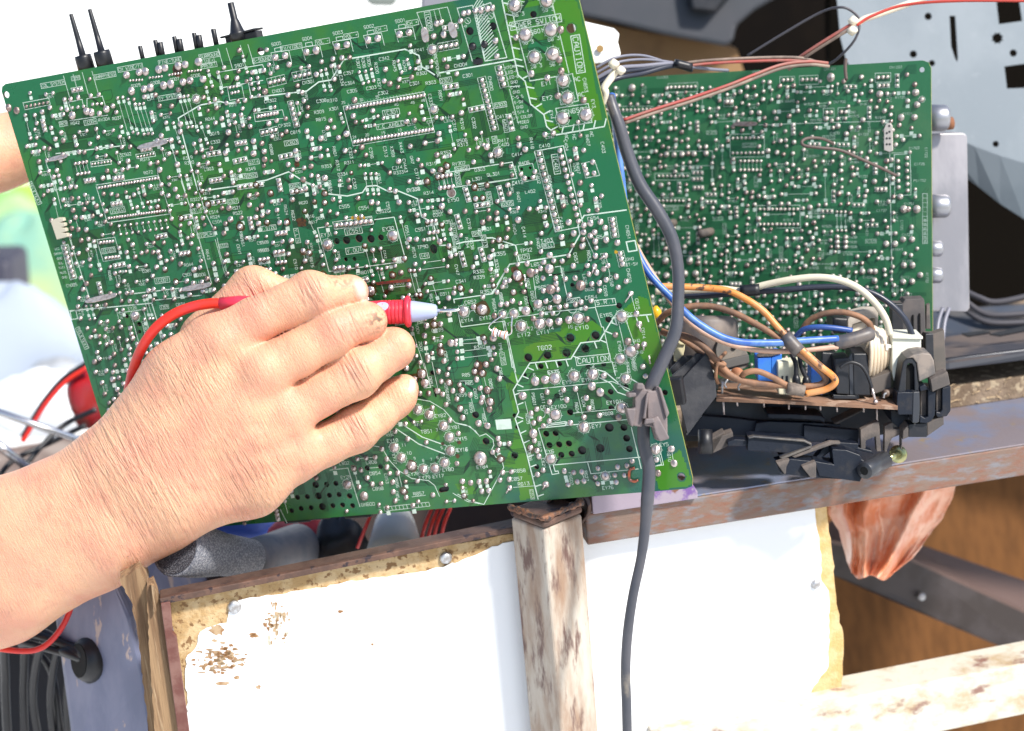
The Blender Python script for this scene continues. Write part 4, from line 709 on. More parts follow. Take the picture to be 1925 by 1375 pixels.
# burnt flux rings round a few reworked joints
fx = MB(); fl2 = MB()
def blob(b, v, x, y, r, mb, n=16, h=0.00007):
    u_, v_ = b.uv(*V(v, x, y)); rr = r / VIEWS[v][2] * PX; mb.add([b.w(u_ + rr * random.uniform(.65, 1.2) * math.cos(2 * math.pi * k / n), v_ + rr * random.uniform(.65, 1.2) * math.sin(2 * math.pi * k / n), h) for k in range(n)], [list(range(n))])
for v_, x, y, r in (('F', 230, 300, 32), ('F', 330, 300, 45), ('F', 1860, 640, 30), ('G', 430, 680, 50), ('H', 165, 925, 52), ('I', 858, 965, 38), ('H', 205, 250, 30), ('H', 128, 300, 30), ('H', 215, 435, 34), ('H', 178, 312, 28), ('A', 1270, 510, 45), ('H', 1060, 1052, 30), ('I', 1540, 580, 18), ('I', 1530, 680, 18), ('F', 940, 800, 20), ('B', 300, 1180, 26), ('I', 1422, 590, 14), ('G', 150, 1330, 40)): blob(B1, v_, x, y, r, fx)

# metal shield tabs bent through the board
def tab(v, x0, y0, x1, y1, wd, b=B1, root=root1, m=m_solder):
    a = Vector(b.uv(*V(v, x0, y0))); c = Vector(b.uv(*V(v, x1, y1))); d = (c - a); nn = Vector((-d.y, d.x)).normalized() * wd / 2 / VIEWS[v][2] * PX
    mb = MB(); pr = [(0, .2), (.08, .7), (.3, 1), (.75, 1), (.95, .7), (1, .2)]
    top = [b.w(*(a + d * t + nn * s_), .0014) for t, s_ in pr] + [b.w(*(a + d * t - nn * s_), .0011) for t, s_ in reversed(pr)]
    mb.prism(top, [q - b.n * .0013 for q in top]); o = mb.build('shield_tab', m, root); bevel(o, .0003)
for a in (('A', 990, 1062, 1212, 1012, 42), ('A', 348, 1150, 492, 1115, 34), ('E', 615, 868, 845, 815, 42), ('E', 1305, 782, 1522, 742, 42), ('B', 1212, 195, 1232, 305, 50), ('B', 1400, 160, 1438, 272, 52), ('I', 700, 365, 800, 305, 34)): tab(*a)
# pale connector base at the left edge
mb = MB(); q = [b1('E', *p) for p in ((380, 282), (432, 262), (470, 262), (478, 285), (445, 295), (482, 300), (486, 322), (455, 330), (490, 338), (495, 360), (462, 368), (500, 375), (505, 398), (425, 418))]
mb.prism([B1.w(*p, .003) for p in q], [B1.w(*p, .0001) for p in q]); bevel(mb.build('connector_base', mat('aged_nylon', (.5, .46, .36), .5), root1), .0003)
# black plastic pegs showing in the openings near the power switch
for x, y in HOLE_PEGS:
    u_, v_ = b1('B', x, y); mb = MB(); mb.lathe(B1.w(u_, v_, -.004), B1.w(u_, v_, .001), [(0, .002), (.8, .0021), (1, .0012)], 14); mb.build('plastic_peg', m_black, root1, True)
u_, v_ = b1('B', 1600, 442); mb = MB(); mb.box(B1.w(u_ - .0028, v_ - .0015, -.003), B1.u * .0056, B1.v * .003, B1.n * .0036); bevel(mb.build('plastic_peg', m_black, root1), .0004)
# copper strip
mb = MB(); q = [b1('F', *p) for p in ((868, 728), (1115, 702), (1120, 722), (875, 748))]; mb.prism([B1.w(*p, .0006) for p in q], [B1.w(*p, .0001) for p in q]); mb.build('copper_strip', mat('copper', (.45, .12, .06), .35, .8, col2=(.2, .1, .09), scale=200), root1)
# yellow varnish marks
for pd_ in random.Random(5).sample(B1.pads, 260):
    if .22 < pd_[1] / B1.W < .85 and .28 < pd_[2] / B1.Hh < .98:
        u_, v_ = pd_[1], pd_[2]; rr = pd_[0] * random.uniform(1.25, 1.8); yo = random.uniform(-.0004, .0006); n_ = 14
        fl2.add([B1.w(u_ + rr * random.uniform(.8, 1.1) * math.cos(2 * math.pi * k / n_), v_ + yo + rr * random.uniform(.8, 1.15) * math.sin(2 * math.pi * k / n_), .000065) for k in range(n_)], [list(range(n_))])
yv = MB()
for v_, x, y, r in (('F', 700, 268, 14), ('F', 742, 270, 16), ('F', 780, 265, 12), ('G', 1140, 512, 14), ('G', 1185, 595, 12)): blob(B1, v_, x, y, r, yv, 10, .0001)
pattern(root1, [(B1.dark, m_tracedark), (B1.light, m_zoneA), (B1.toneY, m_tracelight), (B1.lam, m_zoneB), (B1.flux, m_solderD), (fx, m_flux), (fl2, mat('amber_flux', (.035, .045, .008), .25, col2=(.05, .03, .006), scale=90, coat=.4)), (yv, mat('yellow_varnish', (.45, .26, .01), .4))])
# resistor soldered on top, its two bowed leads
def resistor(b, root):
    rr = thing('x', (0, 0, 0), None, None); bpy.data.objects.remove(rr)
    A_ = Vector(b.uv(*V('G', 262, 1072))); B_ = Vector(b.uv(*V('G', 372, 1102))); h = .004; pa, pb = b.w(*A_, h), b.w(*B_, h)
    mb = MB(); mb.lathe(pa, pb, [(0, .0008), (.03, .0021), (.1, .0026), (.22, .0024), (.3, .0019), (.7, .0019), (.78, .0024), (.9, .0026), (.97, .0021), (1, .0008)], 20)
    o = mb.build('resistor', mat('resistor_lacquer', (.68, .66, .66), .35), root, True)
    for t, c in ((.14, (.5, .12, .05)), (.38, (.03, .03, .03)), (.55, (.4, .1, .05)), (.86, (.5, .15, .05))):
        q = pa + (pb - pa) * t; mb = MB(); rad = .00268 if t in (.14, .86) else .00198; mb.cyl(q, q + (pb - pa).normalized() * .0006, rad, seg=20); mb.build('colour_band', mat('band_%d' % int(t * 100), c, .4), root, True)
    for q0, via, end in ((pa, [('G', 240, 1045, .004), ('G', 262, 1010, .004)], ('G', 325, 965, .002)), (pb, [('G', 402, 1080, .004), ('G', 402, 1030, .004)], ('G', 400, 965, .002))):
        pts = [q0] + [b.w(*b.uv(*V(v[0], v[1], v[2])), v[3]) for v in via] + [b.w(*b.uv(*V(end[0], end[1], end[2])), end[3])]
        mb = MB(); mb.tube(crom(pts, 8), .00045, 8); mb.build('resistor_lead', m_steel, root, True)
resistor(B1, root1)
mb = MB()
for v_, x0, y0, x1, y1 in (('G', 1250, 808, 1208, 868), ('G', 985, 615, 972, 662), ('G', 1075, 610, 1040, 635), ('G', 1062, 538, 1025, 560), ('C', 520, 1095, 505, 1130), ('H', 635, 1110, 618, 1142), ('H', 375, 1137, 355, 1168), ('G', 1305, 1030, 1322, 1080), ('G', 1340, 1175, 1342, 1215), ('G', 520, 1045, 510, 1056), ('G', 1378, 1250, 1388, 1310)):
    a = b1(v_, x0, y0); c = b1(v_, x1, y1); mb.tube([B1.w(*a, .0015), B1.w(*c, .0016)], .0005, 8)
mb.build('clipped_lead', m_solder, root1, True)
# copper hook lower right
mb = MB(); mb.tube(crom([B1.w(*b1('H', *q), .001) for q in ((1275, 990), (1240, 1005), (1238, 1070), (1270, 1085), (1300, 1078))], 6), .0009, 8); mb.build('copper_staple', mat('copper', (.45, .12, .06)), root1, True)
# component side: bodies behind the board, some added unseen to keep holes dark
cmb = [(.05, .06, .02, .02, .012), (.16, .10, .05, .02, .010), (.11, .17, .03, .02, .02), (.28, .20, .04, .045, .04), (.25, .05, .05, .03, .03), (.19, .16, .03, .03, .03), (.30, .115, .03, .03, .02)]
rs_ = random.Random(3); HC0 = [(sum(p[0] for p in h) / len(h), sum(p[1] for p in h) / len(h)) for h in B1.holes]
for _ in range(36):
    cmb.append((rs_.uniform(.012, B1.W - .06), rs_.uniform(.02, B1.Hh - .035), rs_.uniform(.012, .045), rs_.uniform(.01, .03), rs_.uniform(.004, .022)))
cmb += [(b1('F', 560, 400)[0] - .01, b1('F', 560, 400)[1] - .012, .06, .04, .008), (.125, .125, .075, .04, .012), (.27, .01, .065, .06, .012), (.285, .21, .055, .05, .02), (.10, .22, .12, .03, .012), (.20, .20, .06, .06, .01), (.215, .165, .11, .10, .008), (.02, .02, .10, .05, .006)]
OPEN = [b1('B', 38, 370), b1('A', 45, 682), b1('C', 1045, 205), b1('H', 1608, 1058)]
for hx_, hy_ in HC0:
    if any(math.hypot(hx_ - q[0], hy_ - q[1]) < .003 for q in OPEN): continue
    if not any(a_ + .002 < hx_ < a_ + c_ - .002 and e_ + .002 < hy_ < e_ + f_ - .002 for a_, e_, c_, f_, g_ in cmb): cmb.append((hx_ - .008, hy_ - .007, .018, .016, .007))  # extra dark body added behind each uncovered hole to block the bright ground
for (u_, v_, a, c, t) in cmb:
    mb = MB(); mb.box(B1.w(u_, v_, -.0018), B1.u * a, B1.v * c, -B1.n * t); bevel(mb.build('component_hole_backing', m_black, root1), .001)
# control shafts and knobs over the top edge
UP1 = -B1.v
def peg(v, xt, yt, xb, yb, prof, name='control_shaft', back=.006, m=m_black, w=None, seg=18):
    a = B1.w(*B1.uv(*V(v, xb, yb)), -back); c = B1.w(*B1.uv(*V(v, xt, yt)), -back); k = PX / VIEWS[v][2]
    mb = MB(); d = (c - a); pr = [(t, r * k) for t, r in prof]
    mb.lathe(a, c, pr, seg); return mb.build(name, m, root1, True)
for xt, yt, xb, yb in ((470, 105, 600, 560), (605, 70, 735, 530)): peg('A', xt, yt, xb, yb, [(0, 65), (.30, 63), (.345, 60), (.35, 26), (.62, 20), (.99, 15), (1, 13)], 'potentiometer_knob')
for xt, yt, xb, yb, r in ((968, 335, 1002, 480, 17), (1078, 292, 1112, 450, 17), (1112, 308, 1140, 450, 22), (1215, 266, 1245, 420, 17), (1250, 284, 1278, 420, 22), (1358, 240, 1388, 400, 17), (1392, 256, 1418, 400, 22), (1497, 212, 1530, 370, 19)): peg('A', xt, yt, xb, yb, [(0, r), (.98, r), (1, r * .8)], 'button_stem')
peg('A', 1622, 22, 1690, 320, [(0, 60), (.25, 62), (.27, 62), (.3, 52), (.55, 32), (.6, 26), (.99, 24), (1, 20)], 'selector_shaft')
mb = MB(); a = B1.w(*b1('A', 1555, 268), -.004); c = B1.w(*b1('A', 1805, 205), -.004); mb.box(a, c - a, UP1 * -.0012, -B1.n * .012); bevel(mb.build('selector_flange', m_black, root1), .0004)
mb = MB(); a = B1.w(*b1('A', 1585, 272), -.005); c = B1.w(*b1('A', 1810, 225), -.005); mb.box(a, c - a, B1.v * .012, -B1.n * .009); bevel(mb.build('selector_base', m_black, root1), .0006)
# ================================================================ second circuit board
VIEWS.update({'a': (1160, 100, 5.978), 'b': (1460, 100, 5.978), 'c': (1160, 320, 5.978), 'd': (1460, 320, 5.978)})
B2 = Board([(1115, 150), (1750, 113), (1757, 720), (1138, 706)], 1.085)
root2 = thing('circuit_board', B2.w(B2.W / 2, B2.Hh, 0), 'dusty green circuit board standing upright in the black plastic holder, wires looped across it', 'circuit board')
def R2(v, *a, slots=0): rct(v, *a, b=B2)
def L2(v, w_, *c): ln(v, w_, *c, b=B2)
def D2(v, *c, r=16, ring=False, dull=False): pd(v, *c, r=r * 1.15, b=B2, ring=ring, dull=dull)
def W2(v, x0, y0, x1, y1, n, r=17): rw(v, x0, y0, x1, y1, n, r, b=B2)
W2('a', 605, 385, 875, 378, 7, 20); R2('a', 575, 345, 905, 330, 905, 435, 575, 440); W2('a', 65, 640, 375, 632, 8, 17); R2('a', 30, 600, 400, 598, 400, 655, 30, 660)
W2('a', 1300, 958, 1635, 950, 8, 19); W2('a', 1300, 1125, 1635, 1120, 8, 19); R2('a', 1270, 915, 1655, 905, 1655, 1165, 1272, 1172); W2('a', 1385, 1215, 1615, 1215, 6, 20); W2('a', 1385, 1315, 1615, 1315, 6, 20)
for k in range(6): L2('a', .8, 1385 + 46 * k, 1230, 1385 + 46 * k, 1300)
D2('a', 555, 1140, 640, 1145, 730, 1140, 865, 1135, 1000, 1130, r=26); L2('a', 1.2, 580, 1105, 1070, 1100, 1075, 1265, 590, 1270); L2('a', 1.2, 1590, 808, 1900, 800)
B2.disc(*B2.uv(*V('a', 1303, 1222)), 7 * PX, mb=B2.flux, n=20); D2('a', 168, 392, r=36); D2('a', 1235, 550, 1280, 550, r=26); R2('a', 1200, 508, 1305, 505, 1305, 600, 1200, 602)
W2('b', 72, 305, 170, 300, 3, 22); R2('b', 35, 268, 202, 262, 205, 365, 38, 372); W2('b', 288, 300, 440, 295, 4, 22); R2('b', 255, 258, 465, 250, 470, 350, 258, 358); W2('b', 1140, 275, 1245, 268, 3, 23); R2('b', 1108, 228, 1282, 222, 1282, 325, 1108, 330)
W2('b', 560, 668, 610, 668, 2, 24); R2('b', 525, 622, 645, 620, 645, 722, 525, 725); W2('b', 725, 662, 775, 662, 2, 24); R2('b', 690, 615, 812, 612, 812, 718, 692, 722)
D2('b', 608, 275, r=36); D2('b', 1158, 462, 1562, 445, r=32); D2('b', 1632, 522, r=28, ring=True); D2('b', 1578, 580, 1398, 725, 1548, 722, r=29); L2('b', 1.1, 0, 800, 760, 778, 1265, 765); L2('b', 1.2, 1265, 765, 1272, 1200)
W2('b', 1465, 1180, 1465, 1325, 3, 24); W2('b', 1362, 1215, 1365, 1290, 2, 26); L2('b', 1.3, 1325, 1400, 1322, 1140, 1500, 1135, 1505, 1400)
for x, y in ((1435, 620), (1430, 480)): pass
W2('c', 468, 68, 788, 68, 8, 18); R2('c', 425, 40, 820, 35, 820, 110, 425, 115); W2('c', 470, 345, 740, 345, 7, 18); R2('c', 430, 315, 772, 315, 772, 400, 430, 400)
W2('c', 1605, 440, 1880, 440, 7, 19); W2('d', 0, 440, 235, 440, 6, 19); W2('c', 1605, 610, 1880, 610, 7, 19); W2('d', 0, 610, 235, 610, 6, 19); L2('c', 1.2, 1570, 655, 1568, 400, 1913, 396); L2('d', 1.2, 0, 397, 262, 395, 268, 650, 0, 652)
for k in range(4): L2('c', 1, 0, 0, 0, 1) if False else None
L2('c', 1.5, 390, 965, 938, 965, 942, 1290); D2('c', 545, 1020, 815, 1022, r=32); D2('c', 555, 1185, 760, 1165, 882, 1165, r=32); L2('c', 1.2, 1225, 930, 1225, 1260)
W2('c', 280, 725, 320, 725, 2); jp('c', 410, 730, 415, 970, 20, b=B2); jp('c', 465, 720, 475, 975, 20, b=B2)
L2('d', 1.6, 1275, 60, 1300, 1375); W2('d', 1365, 50, 1370, 195, 3, 24); W2('d', 1468, 85, 1472, 232, 3, 24); L2('d', 1.3, 1325, 0, 1328, 285, 1510, 280, 1508, 0); D2('d', 1430, 440, 1575, 440, r=34); D2('d', 1475, 440, r=28, dull=True); D2('d', 1388, 300, 1420, 780, 1520, 780, 1428, 1070, 1525, 1070, 1330, 830, 1230, 830, 1105, 1140, 1052, 1140, 962, 1140, 1100, 1245, 1612, 1180, 1420, 1255, 1522, 1252, r=27)
for k in range(11): R2('d', 1640, 265 + 51 * k, 1692, 265 + 51 * k, 1694, 316 + 51 * k, 1642, 316 + 51 * k)
for k in range(6): R2('d', 1658, 555 + 47 * k, 1676, 555 + 47 * k, 1677, 577 + 47 * k, 1659, 577 + 47 * k)
jp('d', 200, 185, 485, 185, 24, b=B2); jp('d', 335, 525, 520, 525, 24, b=B2); jp('d', 655, 920, 1100, 918, 24, b=B2); jp('d', 395, 1055, 670, 1055, 22, b=B2); jp('d', 1140, 993, 1295, 993, 24, b=B2); jp('b', 440, 840, 635, 840, 26, b=B2); jp('b', 1350, 935, 1605, 930, 27, b=B2); jp('b', 335, 385, 622, 375, 22, b=B2); jp('b', 230, 440, 420, 435, 22, b=B2); jp('b', 1320, 455, 1480, 448, 25, b=B2)
for x in (675, 722, 770): jp('d', x, 470, x + 6, 680, 20, b=B2)
for y in (755, 810, 863): D2('d', 680, y, 775, y, r=23); L2('d', .8, 700, y, 760, y); tx('d', 850, y, 'R16' + str(30 + y % 9), 4.3, b=B2)
for a in ((515, 462, 50, 0), (870, 392, 50, 0), (1020, 618, 50, 0), (640, 245, 0, 50), (1355 - 1913 + 560, 1020, 50, 0)): tri('d', *a, b=B2, sc_=.85)
for a in ((780, 378, 50, 0), (1355, 255, 0, 55), (375, 1025, 50, 0), (700, 1030, 50, 0), (1040, 620, 0, 50)): tri('b', *a, b=B2, sc_=.85)
for a in ((1010, 275, 45, 0), (1010, 358, 45, 0), (800, 715, 0, 50), (910, 720, 0, 50), (860, 30, 45, 0)): tri('c', *a, b=B2, sc_=.85)
for t, v_, x, y in (('CN1201', 'b', 600, 180), ('CN1202', 'b', 1340, 160), ('CN1702', 'b', 708, 550), ('CN1701', 'b', 450, 755), ('R1510', 'b', 1165, 725), ('R1735', 'b', 1390, 500), ('C1721', 'b', 1470, 685), ('C1703', 'b', 1545, 1068), ('C1726', 'b', 1605, 1248), ('S-SOUND', 'b', 125, 540), ('R1526', 'b', 365, 575), ('C1614', 'b', 365, 705), ('R1715', 'b', 870, 712), ('GND', 'b', 855, 665), ('C1632', 'b', 655, 900), ('R1723', 'b', 975, 915), ('R1517', 'b', 420, 1160), ('PS1702', 'd', 1608, 118), ('C1751', 'd', 1490, 380), ('C1723', 'd', 1468, 728), ('C1736', 'd', 1472, 1025), ('R1643', 'd', 1360, 893), ('R1701', 'd', 975, 72), ('C1737', 'd', 1180, 455), ('C1637', 'd', 822, 570), ('R1535', 'd', 565, 632), ('C1638', 'd', 1028, 1205), ('G1721', 'd', 1455, 1205), ('C1608', 'd', 575, 942), ('C1636', 'd', 803, 945), ('R1606', 'd', 420, 1100), ('R1620', 'd', 600, 1102), ('R1512', 'd', 130, 562), ('CN1501', 'a', 1590, 210), ('CN1203', 'a', 510, 275), ('R1302', 'a', 1475, 740)): tx(v_, x, y, t, 4.6, b=B2)
for t, v_, x, y in (('IC1201', 'a', 1485, 1035), ('Q1451', 'd', 430, 470), ('Q1511', 'b', 585, 950), ('IC1902', 'c', 615, 430)): tx(v_, x, y, t, 5, b=B2, boxed=True)
for t, v_, x, y in (('R1730', 'd', 1690, 1210), ('C1722', 'b', 1680, 1120), ('Q1631', 'd', 1015, 690), ('C1725', 'd', 1405, 620), ('Q1532', 'b', 1040, 835)): tx(v_, x, y, t, 4.6, b=B2, vert=True)
hole('b', 1632, 188, 30, b=B2); hole('c', 1060, 690, 38, b=B2); hole('c', 640, 590, 30, b=B2)
def bund2(v, p, n, g=2.4):
    bundle(v, p, n, g, .8, b=B2)
bund2('b', (1600, 560, 1380, 680, 1380, 820, 1500, 930), 3, 4); bund2('d', (1560, 380, 1350, 360, 1345, 480, 1460, 570, 1470, 800), 3, 4); bund2('d', (820, 580, 830, 700, 980, 850, 985, 1040, 1120, 1180), 5, 3); bund2('d', (380, 400, 400, 580, 600, 600, 830, 590), 4, 3); bund2('d', (1180, 1000, 1180, 1300), 5, 3); bund2('d', (1700, 200, 1600, 330, 1540, 420, 1545, 640, 1620, 720, 1620, 820), 2, 5)
def dens2(u, v):
    x, y = u / B2.W, v / B2.Hh
    if x > .96 or y < .04: return 0
    if y > .86: return .5
    if x > .9: return .2
    return 1
fill(B2, 24000, dens2, r0=0.00135, txt=0.00125, num=1300)
zones(B2, 70, B2.light); zones(B2, 60, B2.toneY); traces(B2, 4000)
for mb_ in (B2.dark, B2.light, B2.toneY, B2.silk, B2.tone): cull(B2, mb_)
W_, H_ = B2.W, B2.Hh
B2.body('board', [(0, 0), (W_ - .005, 0), (W_ - .0015, .0015), (W_, .005), (W_, H_), (0, H_)], B2.holes, .0016, m_board2, root2)
pattern(root2, [(B2.dark, mat('mask_gap_dusty', (.008, .065, .032), .5)), (B2.light, mat('mask_zone_dusty', (.012, .098, .038), .45)), (B2.toneY, mat('mask_copper_dusty', (.022, .145, .06), .45)), (B2.flux, m_solderD)])
B2.silk.build('silkscreen_print', m_silk2, root2)
B2.build_pads(root2, 80, [m_solder2, m_solderD])
tab('a', 1305, 800, 1580, 795, 60, b=B2, root=root2, m=m_solderD)
mb = MB(); q = [B2.uv(*V('b', *p)) for p in ((1212, 1090), (1212, 850), (1240, 790), (1280, 785), (1305, 815), (1310, 1100), (1270, 1112))]; mb.prism([B2.w(*p, .002) for p in q], [B2.w(*p, .0001) for p in q]); o = mb.build('connector_base', mat('aged_nylon_grey', (.5, .46, .42), .5), root2); bevel(o, .0003)
mb = MB()
for x, y in ((1272, 820), (1278, 958), (1278, 1025), (1275, 885), (1245, 960), (1245, 1025), (1245, 900)):
    u_, v_ = B2.uv(*V('b', x, y)); B2.disc(u_, v_, .0007, .0021, mb)
mb.build('connector_slot', m_black, root2)
for v_, x, y, x2, y2 in (('c', 1060, 690, 985, 705), ('c', 640, 590, 600, 612)):
    a = B2.uv(*V(v_, x, y)); c = B2.uv(*V(v_, x2, y2)); mb = MB(); mb.lathe(B2.w(*a, -.002), B2.w(*c, .012), [(0, .0028), (.9, .0028), (1, .0018)], 14); mb.build('locating_peg', m_dust, root2, True)
# tuner shield and adjuster shafts behind the board
wb = R3 @ Vector((0, 0, -1))
# ================================================================ the person: hand and forearm (one continuous surface), other arm behind the board
def bdepth(x, y):
    r = P(x, y, 1.0) - CAMP; return (B1.o - CAMP).dot(B1.n) / r.dot(B1.n)
bd0, bdx, bdy = bdepth(500, 750), bdepth(501, 750) - bdepth(500, 750), bdepth(500, 751) - bdepth(500, 750)
HS = 0.000307
def hmap(a):      # (x px, y px, h px towards the camera) -> world
    d = 1.0 / (1.0 / np.float64(1)) * 0 + (bd0 + bdx * (np.clip(a[:, 0], -100, 900) - 500) + bdy * (a[:, 1] - 750)) - a[:, 2] * HS
    X = (a[:, 0] - 962.5) / FP * d; Y = -(a[:, 1] - 687.5) / FP * d
    mt = np.array(M); c = np.stack([X, Y, -d, np.ones(len(d))], 1); return (c @ mt.T)[:, :3]
STEP = 3.5
gx = np.arange(-330, 815, STEP, dtype=np.float32); gy = np.arange(470, 1400, STEP, dtype=np.float32); gz = np.arange(-30, 400, STEP, dtype=np.float32)
def capsules(chain, k):        # chain of (x,y,h,r) -> smooth union of tapered capsules
    S = np.full((len(gx), len(gy), len(gz)), 1e3, np.float32)
    for (p, q) in zip(chain[:-1], chain[1:]):
        p = np.array(p, np.float32); q = np.array(q, np.float32); R_ = max(p[3], q[3]) + 60
        sl = []
        for g, i in ((gx, 0), (gy, 1), (gz, 2)):
            lo = np.searchsorted(g, min(p[i], q[i]) - R_); hi = np.searchsorted(g, max(p[i], q[i]) + R_); sl.append(slice(lo, max(hi, lo + 1)))
        X = gx[sl[0]][:, None, None] - p[0]; Y = gy[sl[1]][None, :, None] - p[1]; Z = gz[sl[2]][None, None, :] - p[2]
        b = q[:3] - p[:3]; bb = float(b @ b); t = np.clip((X * b[0] + Y * b[1] + Z * b[2]) / bb, 0, 1)
        d = np.sqrt((X - t * b[0]) ** 2 + (Y - t * b[1]) ** 2 + (Z - t * b[2]) ** 2) - (p[3] + (q[3] - p[3]) * t)
        S[tuple(sl)] = smin(S[tuple(sl)], d, k)
    return S
def smin(a, b, k):
    h = np.maximum(k - np.abs(a - b), 0) / k; return np.minimum(a, b) - h * h * k * 0.25
# (x, y, height above the board plane, radius), all in photo pixels
palm = [[(-330, 1140, 250, 108), (0, 1010, 238, 104), (200, 908, 218, 88)], [(-330, 1240, 250, 108), (0, 1104, 238, 105), (180, 1015, 222, 92), (290, 962, 208, 82)],
        [(215, 893, 215, 86), (340, 715, 205, 72), (400, 652, 198, 60)], [(230, 900, 216, 84), (420, 770, 200, 66), (480, 705, 196, 56)],
        [(260, 925, 212, 84), (455, 835, 190, 64), (525, 785, 176, 52)], [(290, 945, 206, 82), (470, 903, 172, 66), (548, 852, 150, 54)], [(250, 900, 200, 70), (380, 830, 165, 90), (440, 800, 150, 80)]]
S = None
for c in palm:
    s_ = capsules(c, 30); S = s_ if S is None else smin(S, s_, 42)
fingers = {
 'index': [(400, 652, 198, 56), (478, 603, 186, 43), (540, 576, 166, 42), (584, 558, 152, 48.5), (622, 556, 126, 36), (655, 550, 102, 32), (663, 549, 96, 30)],
 'middle': [(480, 705, 196, 52), (560, 665, 176, 43.5), (618, 628, 152, 47), (652, 613, 130, 38.5), (685, 605, 108, 37), (694, 604, 100, 34.5)],
 'ring': [(525, 785, 174, 50), (600, 742, 150, 42), (668, 702, 124, 49), (707, 678, 98, 39), (736, 657, 72, 40), (742, 655, 66, 38.5)],
 'pinky': [(555, 858, 148, 50), (612, 836, 122, 40), (668, 808, 94, 43.5), (707, 781, 68, 37), (742, 750, 46, 36.5), (752, 741, 38, 33), (762, 728, 32, 24)]}
Fg = None
for k_, c in fingers.items():
    s_ = capsules(c, 10); Fg = s_ if Fg is None else smin(Fg, s_, 1.2)
S = smin(S, Fg, 15)
th = capsules([(330, 800, 140, 70), (395, 640, 112, 56), (476, 547, 84, 45), (560, 572, 70, 38), (640, 590, 60, 30)], 14)
S = smin(S, th, 10)
# knuckle pads and tendons: small rises and hollows in the back of the hand
Xg, Yg, Zg = gx[:, None, None], gy[None, :, None], gz[None, None, :]
def dent(x, y, r, a, ang=0, asp=1.0):
    c, s_ = math.cos(ang), math.sin(ang); u_ = ((Xg - x) * c + (Yg - y) * s_) / (r * asp); v_ = (-(Xg - x) * s_ + (Yg - y) * c) / r
    return a * np.exp(-(u_ ** 2 + v_ ** 2)) * np.clip((Zg - 60) / 90, 0, 1)
for a in ((350, 560, 5, 0, 0, 1), (440, 735, 16, 6, -.6, 3.2), (490, 800, 15, 4.5, -.45, 3.0), (360, 690, 30, 4, -.5, 1.4), (500, 850, 14, 3.5, -.2, 2.5), (300, 880, 30, 2, -.5, 3), (330, 800, 13, -5, -.75, 5.5), (375, 845, 11, -4, -.5, 5.5), (400, 900, 11, -3.5, -.3, 5), (400, 655, 26, -7, -.6, 1.3), (480, 712, 24, -7, -.5, 1.2), (527, 790, 22, -6, -.5, 1.2), (545, 858, 20, -5, -.4, 1.2), (545, 600, 12, 2, -.5, 2), (345, 960, 40, -6, -.5, 1.2)):
    S += dent(*a[:4], a[4], a[5])
# surface nets
def surface_nets(S):
    ins = S < 0; nx, ny, nz = S.shape
    cnt = np.zeros((nx - 1, ny - 1, nz - 1), np.uint8)
    for i in (0, 1):
        for j in (0, 1):
            for k in (0, 1): cnt += ins[i:nx - 1 + i, j:ny - 1 + j, k:nz - 1 + k]
    act = (cnt > 0) & (cnt < 8); idx = np.full(act.shape, -1, np.int64); A = np.argwhere(act); idx[act] = np.arange(len(A))
    acc = np.zeros((len(A), 3)); n = np.zeros(len(A)); cor = [(i, j, k) for i in (0, 1) for j in (0, 1) for k in (0, 1)]
    for a in range(8):
        for b in range(a + 1, 8):
            ca, cb = np.array(cor[a]), np.array(cor[b])
            if np.abs(ca - cb).sum() != 1: continue
            va = S[tuple((A + ca).T)]; vb = S[tuple((A + cb).T)]; m_ = (va < 0) != (vb < 0); t = np.where(m_, va / np.where(m_, va - vb, 1), 0)
            acc += np.where(m_[:, None], ca + (cb - ca) * t[:, None], 0); n += m_
    V_ = A + acc / n[:, None]; faces = []
    for ax in range(3):
        o1, o2 = [(1, 2), (2, 0), (0, 1)][ax]; sl0 = [slice(1, -1)] * 3; sl0[ax] = slice(0, -1); sl1 = [slice(1, -1)] * 3; sl1[ax] = slice(1, None)
        a, b = ins[tuple(sl0)], ins[tuple(sl1)]; E = np.argwhere(a != b); s_ = a[tuple(E.T)]
        base = E.copy(); 
        for q in (0, 1, 2):
            if q != ax: base[:, q] += 1
        def g(d1, d2):
            c = base.copy(); c[:, o1] -= d1; c[:, o2] -= d2; return idx[tuple(c.T)]
        f = np.stack([g(0, 0), g(1, 0), g(1, 1), g(0, 1)], 1); f[~s_] = f[~s_][:, ::-1]; faces.append(f)
    F_ = np.concatenate(faces); F_ = F_[(F_ >= 0).all(1)]; return V_, F_
Vh, Fh = surface_nets(S)
Vp = np.stack([gx[0] + Vh[:, 0] * STEP, gy[0] + Vh[:, 1] * STEP, gz[0] + Vh[:, 2] * STEP], 1)
del S
# a little smoothing of the grid steps
e = np.concatenate([Fh[:, [0, 1]], Fh[:, [1, 2]], Fh[:, [2, 3]], Fh[:, [3, 0]]])
for it in range(3):
    acc = np.zeros_like(Vp); n = np.zeros(len(Vp)); np.add.at(acc, e[:, 0], Vp[e[:, 1]]); np.add.at(n, e[:, 0], 1); np.add.at(acc, e[:, 1], Vp[e[:, 0]]); np.add.at(n, e[:, 1], 1)
    Vp = Vp * .5 + .5 * acc / np.maximum(n, 1)[:, None]
# the other arm, behind the board, in the same mesh
other = MB(); pts = [(-260, 330, 1.03), (-120, 312, 1.04), (-20, 292, 1.05), (40, 275, 1.055), (110, 262, 1.06), (150, 258, 1.06)]; wp = crom([P(*q) for q in pts], 6); rs = [0.030 * (1 - .35 * i / (len(wp) - 1)) for i in range(len(wp))]; rs[-1] *= .6
other.tube(wp, rs, 24)
Vw = hmap(Vp); nv = len(Vw)
